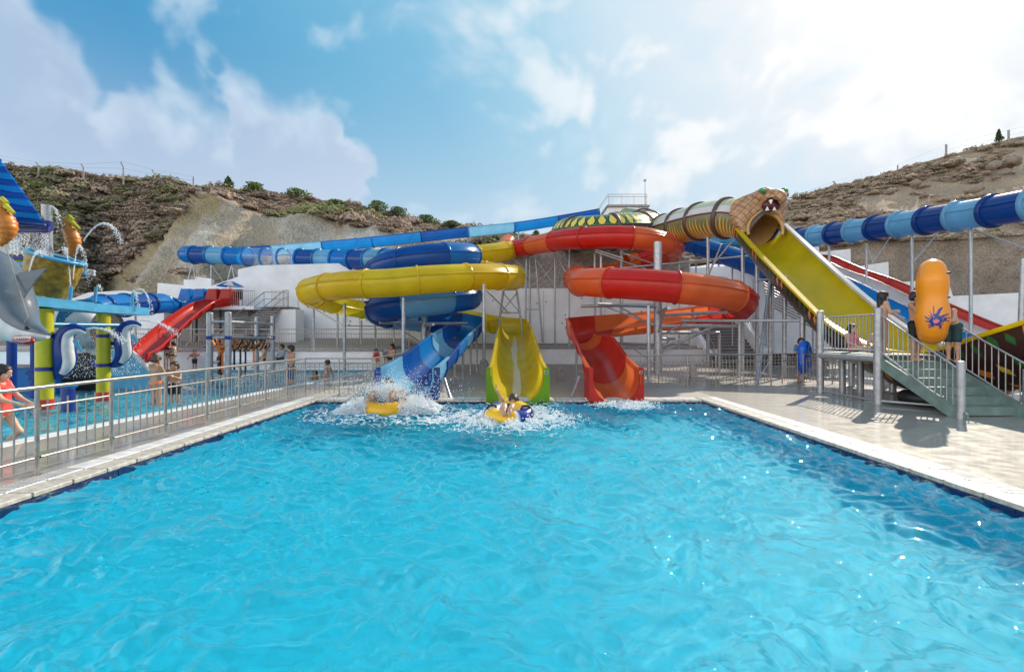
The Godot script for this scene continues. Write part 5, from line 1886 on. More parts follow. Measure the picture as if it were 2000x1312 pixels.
func build_platform() -> void:
	var t := thing("exit_platform", "raised steel exit platform with pale green steps and railings", "platform", Vector3(10.4, 0, -12.6))
	var y := 1.27
	for p in [[9.5, -12.6, 2.45, 0.11], [9.52, -15.0, 2.5, 0.10], [10.75, -12.75, 1.22, 0.10], [10.75, -15.0, 1.22, 0.10], [9.5, -10.28, 1.2, 0.075], [11.12, -10.42, 1.02, 0.12], [10.2, -15.0, 1.2, 0.09]]:
		var m := MB.new()
		m.rod(Vector3(p[0], 0, p[1]), Vector3(p[0], p[2], p[1]), p[3], p[3], 16)
		m.ball(Vector3(p[0], p[2], p[1]), Vector3(p[3], p[3] * 0.35, p[3]))
		obj("post", m, M.galv, t)
	obj("deck_plate", MB.new().box(Vector3(10.2, y - 0.03, -13.8), Vector3(1.35, 0.06, 2.6)), M.stair, t)
	obj("edge_beam", MB.new().rod(Vector3(9.5, y - 0.12, -12.6), Vector3(9.5, y - 0.12, -15.0), 0.09, 0.09, 12), M.galv, t)
	obj("edge_beam", MB.new().rod(Vector3(9.5, y - 0.12, -15.0), Vector3(10.85, y - 0.12, -15.0), 0.08, 0.08, 12), M.galv, t)
	obj("floor_tie", MB.new().rod(Vector3(9.5, 0.06, -12.6), Vector3(9.52, 0.06, -15.0), 0.03, 0.03, 8), M.galv, t)
	obj("floor_tie", MB.new().rod(Vector3(9.5, 0.08, -12.5), Vector3(11.2, 0.08, -10.6), 0.035, 0.035, 8), M.galv, t)
	# steps
	var n := 7
	for k in n:
		var f := (k + 1.0) / n
		var z := lerpf(-12.62, -10.25, (k + 0.5) / n)
		var yy := y * (1.0 - f)
		var wide := lerpf(1.36, 1.58, f)
		if k < n - 1:
			obj("tread", MB.new().box(Vector3(9.52 + wide / 2, yy, z), Vector3(wide, 0.045, 0.36)), M.stair, t)
		obj("riser", MB.new().box(Vector3(9.52 + wide / 2, yy + y / n / 2, z - 0.165), Vector3(wide - 0.01, y / n - 0.03, 0.025)), M.stair, t)
	for x in [9.5, 11.0]:
		var s := PackedVector2Array([Vector2(-12.62, y - 0.02), Vector2(-12.62, y - 0.32), Vector2(-10.55, 0.0), Vector2(-10.12, 0.0), Vector2(-10.12, 0.12)])
		for i in s.size():
			s[i].x = -s[i].x
		obj("stringer", MB.new().slab(s, Transform3D(Basis(Vector3(0, 0, -1), Vector3.UP, Vector3(1, 0, 0)), Vector3(x + 0.02, 0, 0)), 0.04), M.stair, t)
	# railings: sloping along the steps, level along the platform
	for x in [9.5, 11.0]:
		var a := Vector3(x, y + 1.0, -12.55)
		var b := Vector3(x + (0.12 if x > 10 else 0.0), 1.05, -10.32)
		var lo := Vector3(0, -0.92, 0)
		obj("handrail", MB.new().tube([a + lo, a + Vector3(0, -0.08, 0), a + Vector3(0, 0, 0.07), a.lerp(b, 0.5), b + Vector3(0, 0.02, -0.05), b + Vector3(0, -0.08, 0), b + Vector3(0, -0.85, 0), b + lo + Vector3(0, 0.02, -0.1), a.lerp(b, 0.5) + lo, a + lo], 0.022, 8), M.galv, t)
		for k in range(1, 15):
			var p := a.lerp(b, k / 15.0)
			obj("bar", MB.new().rod(p, p + lo, 0.012, 0.012, 6, false), M.galv, t)
	var pa := Vector3(9.5, y, -12.72)
	var pb := Vector3(9.52, y, -14.88)
	obj("handrail", MB.new().tube([pa + Vector3(0, 0.1, 0), pa + Vector3(0, 0.98, 0), pa + Vector3(0, 1.04, -0.07), pb + Vector3(0, 1.04, 0.07), pb + Vector3(0, 0.98, 0), pb + Vector3(0, 0.1, 0), pa + Vector3(0, 0.1, 0)], 0.02, 8), M.galv, t)
	for k in range(1, 15):
		var p := pa.lerp(pb, k / 15.0)
		obj("bar", MB.new().rod(p + Vector3(0, 0.1, 0), p + Vector3(0, 1.03, 0), 0.012, 0.012, 6, false), M.galv, t)
	# spare rubber ring lying under the platform
	var rr := thing("black_ring", "black rubber ring lying on the deck under the green steps", "swim ring", Vector3(10.5, 0.15, -12.3))
	var ring := []
	for k in 33:
		var an := TAU * k / 32.0
		ring.append(Vector3(10.55 + cos(an) * 0.45, 0.18, -12.35 + sin(an) * 0.45))
	obj("tube", MB.new().tube(ring, 0.17, 10, false), M.black, rr)

# ---------------------------------------------------------------- children's play structure
func build_playground() -> void:
	var yel := grained(lin(0.62, 0.55, 0.012), 0.35, M.t_fade, 0.3)
	var red := grained(lin(0.62, 0.03, 0.02), 0.4, M.t_fade, 0.3)
	var cyan := grained(lin(0.10, 0.44, 0.70), 0.35, M.t_fade, 0.4)
	var teal := grained(lin(0.02, 0.22, 0.42), 0.35, M.t_fade, 0.4)
	var deepb := grained(lin(0.012, 0.03, 0.24), 0.35, M.t_fade, 0.4)
	var grey := grained(lin(0.13, 0.16, 0.19), 0.22, M.t_fade, 0.5)
	var white := grained(lin(0.76, 0.77, 0.78), 0.35, M.t_dirt, 0.4)
	# two yellow columns with red feet
	var cols := [[-12.08, 12.55, 2.45, 0.185, "yellow column with red foot nearest the shark"], [-11.94, 14.2, 2.4, 0.17, "yellow column with red foot behind a leaping dolphin figure"]]
	for c in cols:
		var t := thing("play_column", c[4], "column", Vector3(c[0], -0.42, -c[1]))
		obj("shaft", MB.new().rod(Vector3(c[0], 0.08, -c[1]), Vector3(c[0], c[2], -c[1]), c[3], c[3], 24), yel, t)
		obj("foot", MB.new().rod(Vector3(c[0], -0.42, -c[1]), Vector3(c[0], 0.12, -c[1]), c[3] * 1.15, c[3] * 1.05, 24), red, t)
		for h in [0.9, 1.75]:
			obj("collar", MB.new().rod(Vector3(c[0], h - 0.05, -c[1]), Vector3(c[0], h + 0.05, -c[1]), c[3] * 1.06, c[3] * 1.06, 24), deepb, t)
	# high sky-blue gutters that carry water between the columns
	var g := thing("water_gutter", "sky blue overhead water gutter with upright nozzles on yellow columns", "water feature", Vector3(-12.1, 2.6, -13))
	var ga := P(30, 588, 12.2)
	var gb := P(150, 600, 13.6)
	var gc := P(270, 609, 15.5)
	for s in [[ga, gb, 0.55], [gb, gc, 0.36]]:
		var m := MB.new()
		var fr := frames(PackedVector3Array([s[0], s[1]]))
		var w: float = s[2]
		m.bar(fr, [Vector2(-w, 0.12), Vector2(-w, -0.12), Vector2(w, -0.12), Vector2(w, 0.12), Vector2(w - 0.05, 0.12), Vector2(w - 0.05, -0.06), Vector2(-w + 0.05, -0.06), Vector2(-w + 0.05, 0.12)])
		obj("trough", m, cyan, g)
	obj("under_beam", MB.new().box(P(48, 600, 12.6), Vector3(0.9, 0.5, 0.5)), teal, g)
	for q in [[50, 545, 590, 12.4], [133, 559, 590, 13.2], [182, 560, 590, 14.2], [254, 572, 605, 15.2]]:
		obj("nozzle", MB.new().rod(P(q[0], q[2], q[3]), P(q[0] + 3, q[1], q[3]), 0.045, 0.045, 10), cyan, g)
	var bm := thing("cross_pipe", "teal horizontal pipe joining the two yellow columns", "pipe", P(180, 634, 13.6))
	obj("pipe", MB.new().rod(P(90, 634, 12.6), P(255, 636, 15.0), 0.075, 0.075, 12), teal, bm)
	obj("band", MB.new().rod(P(183, 635, 14.05), P(212, 635.5, 14.4), 0.12, 0.12, 14), deepb, bm)
	# leaping dolphins clamped to the columns
	for q in [[0, 0, 12.75, 1.0, "nearest the shark"], [114, -16, 14.35, 0.86, "on the farther yellow column"]]:
		var d: float = q[2]
		var k: float = q[3]
		var ou: float = q[0]
		var ov: float = q[1]
		var t := thing("dolphin_figure", "blue and white leaping dolphin spout " + q[4], "figure", P(130 + ou, 700 + ov, d), "dolphin spouts on the play columns")
		var base := Vector2(130 + ou, 690 + ov)
		var pts := [[-60, 42], [-38, 46], [-18, 38], [-6, 18], [-8, -8], [-8, -30], [2, -44], [16, -49], [32, -45]]
		var rad := [0.04, 0.07, 0.15, 0.23, 0.25, 0.24, 0.20, 0.14, 0.05]
		var spine := []
		var belly := []
		var rs := []
		var rb := []
		for i in pts.size():
			var u: float = base.x + pts[i][0] * k
			var v: float = base.y + pts[i][1] * k
			spine.append(P(u, v, d))
			rs.append(rad[i] * k)
			if i >= 2:
				belly.append(P(u + (7.0 if i < 6 else 2.0) * k, v + (1.0 if i < 6 else 5.0) * k, d - 0.09))
				rb.append(rad[i] * k * (0.55 if i < 7 else 0.40))
		var sp := Array(spline(spine, 0.08))
		var sr := []
		for i in sp.size():
			var f := float(i) / (sp.size() - 1) * (rs.size() - 1)
			sr.append(lerpf(rs[int(f)], rs[mini(int(f) + 1, rs.size() - 1)], f - int(f)))
		obj("body", MB.new().tube(sp, sr, 14), M.cobalt, t)
		var bp := Array(spline(belly, 0.08))
		var br := []
		for i in bp.size():
			var f := float(i) / (bp.size() - 1) * (rb.size() - 1)
			br.append(lerpf(rb[int(f)], rb[mini(int(f) + 1, rb.size() - 1)], f - int(f)))
		obj("belly", MB.new().tube(bp, br, 14), white, t)
		for e in [-1.0, 1.0]:
			obj("flipper", MB.new().slab(PackedVector2Array([Vector2(0, 0), Vector2(0.10, -0.03), Vector2(0.20, -0.26), Vector2(0.16, -0.30), Vector2(0.05, -0.16)]), Transform3D(Basis(Vector3.UP, e * 0.5), P(base.x + (8 if e > 0 else 2) * k, base.y - 26 * k, d - 0.20 * e)), 0.035), cyan, t)
		obj("tail_fin", MB.new().slab(PackedVector2Array([Vector2(-0.1, 0), Vector2(-0.35, 0.12), Vector2(-0.42, 0.02), Vector2(-0.30, -0.04), Vector2(-0.36, -0.14)]), Transform3D(Basis(), P(base.x - 54 * k, base.y + 42 * k, d)), 0.04), M.cobalt, t)
		obj("clamp", MB.new().rod(P(base.x - 56 * k, base.y - 4 * k, d), P(base.x - 14 * k, base.y - 4 * k, d), 0.06, 0.06, 10), deepb, t)
	# hanging shark
	var sh := thing("shark_figure", "grey and white shark figure hanging nose down by ropes", "figure", P(30, 640, 11.0))
	var ctrl := [P(-70, 470, 11.6), P(-18, 520, 11.4), P(8, 570, 11.2), P(28, 615, 11.0), P(52, 640, 10.85), P(76, 649, 10.75), P(92, 655, 10.7)]
	var sp2 := Array(spline(ctrl, 0.10))
	var prof := [0.12, 0.30, 0.44, 0.48, 0.43, 0.25, 0.05]
	var r1 := []
	var under := []
	var r2 := []
	for i in sp2.size():
		var f := float(i) / (sp2.size() - 1) * (prof.size() - 1)
		var rr := lerpf(prof[int(f)], prof[mini(int(f) + 1, prof.size() - 1)], f - int(f))
		r1.append(rr)
		under.append(sp2[i] + Vector3(-0.04, -0.20, 0.05) * (rr / 0.4))
		r2.append(rr * 0.96)
	obj("body", MB.new().tube(sp2, r1, 18), grey, sh)
	obj("belly", MB.new().tube(under, r2, 18), white, sh)
	obj("fin", MB.new().slab(PackedVector2Array([Vector2(-0.15, -0.25), Vector2(0.10, 0.18), Vector2(0.62, 0.30), Vector2(0.40, 0.02), Vector2(0.18, -0.38)]), Transform3D(Basis(Vector3.UP, 0.25), P(22, 548, 10.7)), 0.05), grey, sh)
	obj("mouth", MB.new().ball(P(43, 664, 10.50), Vector3(0.25, 0.10, 0.09), Basis(Vector3.BACK, -0.12)), grained(lin(0.45, 0.02, 0.03), 0.3, M.t_fade, 0.4), sh)
	for k in 9:
		obj("tooth", MB.new().rod(P(26 + k * 3.6, 657 + absf(k - 4.0) * 0.4, 10.41), P(26.5 + k * 3.6, 662.5, 10.39), 0.022, 0.003, 5), white, sh)
		obj("tooth", MB.new().rod(P(28 + k * 3.2, 668 - absf(k - 4.0) * 0.7, 10.41), P(28.5 + k * 3.2, 665, 10.39), 0.02, 0.003, 5), white, sh)
	obj("eye", MB.new().ball(P(50, 640, 10.46), Vector3(0.05, 0.05, 0.05)), M.black, sh)
	for q in [[52, 620, 8, 480], [52, 620, 35, 645]]:
		obj("rope", MB.new().rod(P(q[0], q[1], 10.6), P(q[2], q[3], 10.75), 0.012, 0.012, 5), M.wall_old, sh)
	# tipping bucket
	var bk := thing("tipping_bucket", "yellow barrel-like tipping bucket with sky blue rim pouring water", "bucket", P(95, 575, 13.4))
	var bt := P(107, 503, 13.4)
	var bb := P(86, 574, 13.4)
	var wood := grained(lin(0.55, 0.40, 0.03), 0.45, noise_tex(31, 0.02, Color(0.45, 0.30, 0.18), Color(1, 1, 1), 4), 0.5)
	var ax := (bt - bb).normalized()
	var sd := Vector3(ax.y, -ax.x, 0)
	var brow := []
	for j in 9:
		var f := j / 8.0
		var row := PackedVector3Array()
		for k in 25:
			var an := TAU * k / 24.0
			row.append(bb.lerp(bt, f) + (sd * cos(an) + Vector3(0, 0, 1) * sin(an)) * (lerpf(0.48, 0.62, f) + 0.03 * sin(f * PI)))
		brow.append(row)
	obj("drum", MB.new().sheet(brow, Vector3.ZERO, true), wood, bk)
	obj("bottom", MB.new().rod(bb, bb + ax * 0.03, 0.48, 0.48, 24), wood, bk)
	var rim := []
	for k in 33:
		var an := TAU * k / 32.0
		rim.append(bt + (sd * cos(an) + Vector3(0, 0, 1) * sin(an)) * 0.63)
	obj("rim", MB.new().tube(rim, 0.05, 8, false), cyan, bk)
	obj("inside", MB.new().rod(bt - ax * 0.12, bt - ax * 0.09, 0.58, 0.58, 24), M.blue, bk)
	# seahorse figures
	for q in [[135, 450, 15.0, 1.0, "beside the tipping bucket"], [4, 420, 12.6, 1.15, "under the blue roof"]]:
		var t := thing("seahorse_figure", "orange seahorse figure with yellow snout " + q[4], "figure", P(q[0], q[1] + 40, q[2]))
		var d: float = q[2]
		var k: float = q[3]
		var pts := []
		for s in [[-6, 50], [2, 42], [6, 28], [3, 12], [-5, -4], [-9, -16]]:
			pts.append(P(q[0] + s[0] * k, q[1] + s[1] * k, d))
		var sp := Array(spline(pts, 0.04))
		var rr := []
		for i in sp.size():
			var f := i / float(sp.size() - 1)
			rr.append((lerpf(0.05, 0.19, sm(0.0, 0.5, f)) * (1.0 - 0.42 * sm(0.55, 1.0, f)) + (0.018 if i % 3 == 0 else 0.0)) * k)
		obj("body", MB.new().tube(sp, rr, 12), grained(lin(0.70, 0.22, 0.02), 0.4, M.t_fade, 0.5), t)
		obj("head", MB.new().ball(P(q[0] - 7 * k, q[1] - 18 * k, d - 0.02), Vector3(0.15, 0.12, 0.11) * k, Basis(Vector3.BACK, -0.5)), grained(lin(0.66, 0.26, 0.02), 0.4, M.t_fade, 0.5), t)
		obj("crest", MB.new().tube([P(q[0] - 12 * k, q[1] - 22 * k, d), P(q[0] - 2 * k, q[1] - 27 * k, d), P(q[0] + 6 * k, q[1] - 20 * k, d)], [0.03, 0.07 * k, 0.05 * k], 8), yel, t)
		obj("snout", MB.new().tube([P(q[0] - 2 * k, q[1] - 19 * k, d), P(q[0] + 9 * k, q[1] - 11 * k, d), P(q[0] + 18 * k, q[1] - 3 * k, d)], [0.09 * k, 0.05 * k, 0.035 * k], 10), yel, t)
		for j in 5:
			obj("fin_spike", MB.new().rod(P(q[0] + (9 - j) * k, q[1] + (24 - j * 9) * k, d), P(q[0] + (16 - j * 1.4) * k, q[1] + (26 - j * 9) * k, d), 0.05 * k, 0.008, 6), yel, t)
	# roofed tower at the edge of the picture
	var tw := thing("play_tower", "tower with pitched blue roof, yellow panels and grey posts", "play tower", P(10, 600, 14.0))
	var apex := P(-40, 262, 14.2)
	for q in [[[-40, 262, 14.2], [86, 440, 13.2], [-150, 418, 12.6]], [[-40, 262, 14.2], [86, 440, 13.2], [60, 430, 16.5]], [[-40, 262, 14.2], [60, 430, 16.5], [-150, 418, 16.5]]]:
		var a := P(q[0][0], q[0][1], q[0][2])
		var b := P(q[1][0], q[1][1], q[1][2])
		var c := P(q[2][0], q[2][1], q[2][2])
		# overlapping wavy shingle courses
		var rows := 14
		for j in rows:
			var f0 := float(j) / rows
			var f1 := float(j + 1) / rows + 0.02
			var p0 := a.lerp(b, f0)
			var p1 := a.lerp(c, f0)
			var p2 := a.lerp(c, f1)
			var p3 := a.lerp(b, f1)
			var nn := (b - a).cross(c - a).normalized()
			if nn.y < 0:
				nn = -nn
			var m := MB.new()
			m.quad(p0, p1, p2 + nn * 0.05, p3 + nn * 0.05, nn)
			m.quad(p2 + nn * 0.05, p3 + nn * 0.05, p3, p2, -Vector3.UP)
			obj("shingle_course", m, M.blue if j % 2 == 0 else M.cobalt, tw)
	obj("eaves_board", MB.new().rod(P(86, 441, 13.2), P(-150, 420, 12.6), 0.05, 0.05, 8), M.wall_old, tw)
	obj("fascia", MB.new().box(P(40, 448, 13.3), Vector3(1.5, 0.16, 0.1)), deepb, tw)
	obj("post", MB.new().rod(P(88, 400, 13.4), P(92, 600, 13.6), 0.12, 0.12, 16), M.galv, tw)
	obj("post", MB.new().rod(P(-120, 400, 13.0), P(-120, 600, 13.0), 0.12, 0.12, 16), M.galv, tw)
	obj("post_cap", MB.new().rod(P(88, 432, 13.38), P(88, 448, 13.38), 0.15, 0.15, 16), deepb, tw)
	for q in [[28, 525, yel, 0.55], [36, 560, yel, 0.45]]:
		obj("panel", MB.new().box(P(q[0], q[1], 14.0), Vector3(1.1, q[3], 0.06), Basis(Vector3.UP, 0.3)), q[2], tw)
	obj("panel_trim", MB.new().box(P(30, 503, 13.9), Vector3(1.0, 0.10, 0.08), Basis(Vector3.UP, 0.3)), deepb, tw)
	obj("panel_bar", MB.new().box(P(28, 515, 13.9), Vector3(0.75, 0.12, 0.08), Basis(Vector3.UP, 0.3)), cyan, tw)
	obj("side_wall", MB.new().box(P(10, 480, 14.2), Vector3(0.8, 0.5, 0.05)), white, tw)
	obj("floor", MB.new().box(P(-20, 592, 14.0), Vector3(3.2, 0.14, 2.4)), teal, tw)
	for u in [-60, 20, 66]:
		obj("leg", MB.new().rod(P(u, 590, 14.6), Vector3(P(u, 590, 14.6).x, -0.42, -14.6), 0.12, 0.12, 12), M.cobalt, tw)
	var wc := thing("water_cannon", "sky blue pipe with twin nozzles beyond the tipping bucket", "water feature", P(155, 530, 14.6))
	obj("pipe", MB.new().rod(P(128, 528, 14.6), P(168, 532, 14.6), 0.09, 0.09, 12), cyan, wc)
	for dv in [-2, 4]:
		obj("nozzle", MB.new().rod(P(168, 530 + dv, 14.5), P(182, 532 + dv, 14.5), 0.045, 0.045, 8), white, wc)
	obj("stem", MB.new().rod(P(128, 528, 14.6), P(120, 600, 14.6), 0.06, 0.06, 8), teal, wc)
	# the white whale-like cave with a dark opening and sky-blue flank
	var cave := thing("play_cave", "white moulded cave with dark arched opening and sky blue sloping flank", "play structure", P(170, 780, 16.5))
	var d0 := 16.8
	var shell := PackedVector2Array()
	for q in [[85, 800], [85, 700], [96, 640], [110, 600], [150, 590], [178, 622], [205, 668], [214, 700], [214, 790]]:
		var p := P(q[0], q[1], d0)
		shell.append(Vector2(p.x, p.y))
	obj("shell", MB.new().slab(shell, Transform3D(Basis(), Vector3(0, 0, -d0)), 0.5), white, cave)
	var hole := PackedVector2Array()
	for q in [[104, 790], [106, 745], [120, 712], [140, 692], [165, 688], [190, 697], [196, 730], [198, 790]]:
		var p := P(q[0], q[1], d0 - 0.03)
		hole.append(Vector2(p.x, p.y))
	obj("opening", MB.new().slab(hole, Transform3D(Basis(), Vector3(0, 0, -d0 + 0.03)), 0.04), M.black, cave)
	var fl := PackedVector2Array()
	for q in [[205, 795], [205, 672], [238, 678], [266, 704], [296, 736], [330, 756], [380, 768], [380, 795]]:
		var p := P(q[0], q[1], d0 - 0.1)
		fl.append(Vector2(p.x, p.y))
	obj("flank", MB.new().slab(fl, Transform3D(Basis(), Vector3(0, 0, -d0 + 0.1)), 0.08), cyan, cave)
	var edge := []
	for q in [[234, 672], [264, 698], [296, 731], [332, 752], [380, 764]]:
		edge.append(P(q[0], q[1] - 2, d0 - 0.12))
	obj("edge_moulding", MB.new().tube(Array(spline(edge, 0.2)), 0.07, 8), white, cave)
	obj("mound", MB.new().ball(P(140, 640, d0 - 0.4), Vector3(1.0, 0.75, 0.5)), white, cave)
	obj("blue_disc", MB.new().rod(P(166, 628, d0 - 0.5), P(166, 628, d0 - 0.36), 0.75, 0.75, 28), teal, cave)
	# wooden cog wheel
	var wh := thing("wooden_wheel", "round pinkish wooden wheel with slots behind the yellow column", "wheel", P(205, 650, 15.2))
	var wc2 := P(203, 644, 15.1)
	var wm := grained(lin(0.52, 0.33, 0.25), 0.7, M.t_stone, 0.4)
	obj("disc", MB.new().rod(wc2, wc2 + Vector3(0.02, 0, -0.14), 0.58, 0.58, 30), wm, wh)
	for k in 8:
		var an := TAU * k / 8.0 + 0.2
		var c := wc2 + Vector3(cos(an) * 0.36, sin(an) * 0.36, 0.008)
		obj("slot", MB.new().box(c, Vector3(0.20, 0.03, 0.02), Basis(Vector3.BACK, an)), M.tread, wh)
	# little boy-height blue spray post and a far blue panel
	var sp3 := thing("spray_post", "short navy spray post with flat blue head in the play pool", "water feature", Vector3(-11.0, -0.42, -12.1))
	obj("stem", MB.new().rod(Vector3(-11.15, -0.42, -12.2), Vector3(-11.15, 0.42, -12.2), 0.14, 0.14, 14), deepb, sp3)
	obj("head", MB.new().rod(Vector3(-11.15, 0.40, -12.2), Vector3(-11.15, 0.48, -12.2), 0.08, 0.2, 16).rod(Vector3(-11.15, 0.48, -12.2), Vector3(-11.15, 0.52, -12.2), 0.2, 0.17, 16), M.blue, sp3)
	var pn := thing("blue_play_wall", "long mid blue low wall at the left end of the play pool", "wall", P(30, 780, 15.8))
	obj("panel", MB.new().box(P(10, 750, 15.8), Vector3(3.4, 1.1, 0.2)), M.blue, pn)
	obj("coping", MB.new().box(P(10, 715, 15.75), Vector3(3.45, 0.10, 0.3)), M.wall_old, pn)

func build_rope_frame() -> void:
	var t := thing("rope_net_frame", "grey post frame hung with orange and black straps in the play pool", "climbing frame", P(465, 745, 20))
	var posts := [[407, 757, 612, 18.2], [443, 757, 611, 18.2], [499, 735, 620, 22.5], [530, 735, 618, 22.5]]
	var blue := mat(lin(0.01, 0.03, 0.24), 0.5)
	for q in posts:
		var a := P(q[0], q[1], q[3])
		a.y = -0.42
		var b := P(q[0], q[2], q[3])
		var r: float = 0.085 if q[3] < 20 else 0.075
		obj("post", MB.new().rod(a, b, r * 1.35, r * 1.35, 14).ball(b, Vector3(r * 1.35, 0.05, r * 1.35)), M.galv, t)
		obj("band", MB.new().rod(P(q[0], 663, q[3]), P(q[0], 656, q[3]), r * 1.5, r * 1.5, 14), blue, t)
	for q in [[443, 628, 18.2, 530, 633, 22.5], [407, 628, 18.2, 443, 628, 18.2], [407, 660, 18.2, 499, 661, 22.5], [443, 659, 18.2, 530, 660, 22.5], [407, 660, 18.2, 443, 659, 18.2], [499, 661, 22.5, 530, 660, 22.5]]:
		obj("beam", MB.new().rod(P(q[0], q[1], q[2]), P(q[3], q[4], q[5]), 0.055, 0.055, 10), M.galv, t)
	var om := mat(lin(0.85, 0.22, 0.03), 0.75)
	var rng := RandomNumberGenerator.new()
	rng.seed = 12
	for k in 24:
		var f := k / 23.0
		var side := k % 2
		var a := P(410, 660, 18.2).lerp(P(499, 661, 22.5), f) if side == 0 else P(443, 659, 18.2).lerp(P(530, 660, 22.5), f)
		var o := P(443, 659, 18.2).lerp(P(530, 660, 22.5), f) if side == 0 else P(410, 660, 18.2).lerp(P(499, 661, 22.5), f)
		var mid := (a + o) / 2 + Vector3(rng.randf_range(-0.1, 0.1), -0.55, 0)
		var pts := Array(spline([a, a.lerp(mid, 0.55) + Vector3(0, -0.08, 0), mid], 0.12))
		var m := MB.new()
		var fr := frames(PackedVector3Array(pts))
		m.bar(fr, [Vector2(-0.045, -0.008), Vector2(0.045, -0.008), Vector2(0.045, 0.008), Vector2(-0.045, 0.008)])
		obj("strap", m, om if k < 6 or k % 3 == 0 else M.black, t)
	for k in 8:
		var f := k / 7.0
		var a := P(425, 674, 18.3).lerp(P(514, 672, 22.4), f)
		var b := P(425, 674, 18.3).lerp(P(514, 672, 22.4), minf(1.0, f + 0.15))
		obj("strap", MB.new().rod(a + Vector3(0, -0.12, 0), b + Vector3(0, -0.05, 0), 0.05, 0.05, 6), om if k % 2 == 0 else M.black, t)
	for q in [[432, 18.5, 0.9, 0], [455, 19.0, 0.8, 1], [467, 19.8, 1.1, 1], [477, 20.6, 1.2, 1], [493, 21.6, 0.7, 0]]:
		var a := P(q[0], 682, q[1])
		obj("hanging_strap", MB.new().box(a - Vector3(0, q[2] * 0.5, 0), Vector3(0.08, q[2], 0.012)), M.black if q[3] == 1 else om, t)

# ---------------------------------------------------------------- people
var head_proto: MB
var hand_proto: MB
var hair_protos := {}

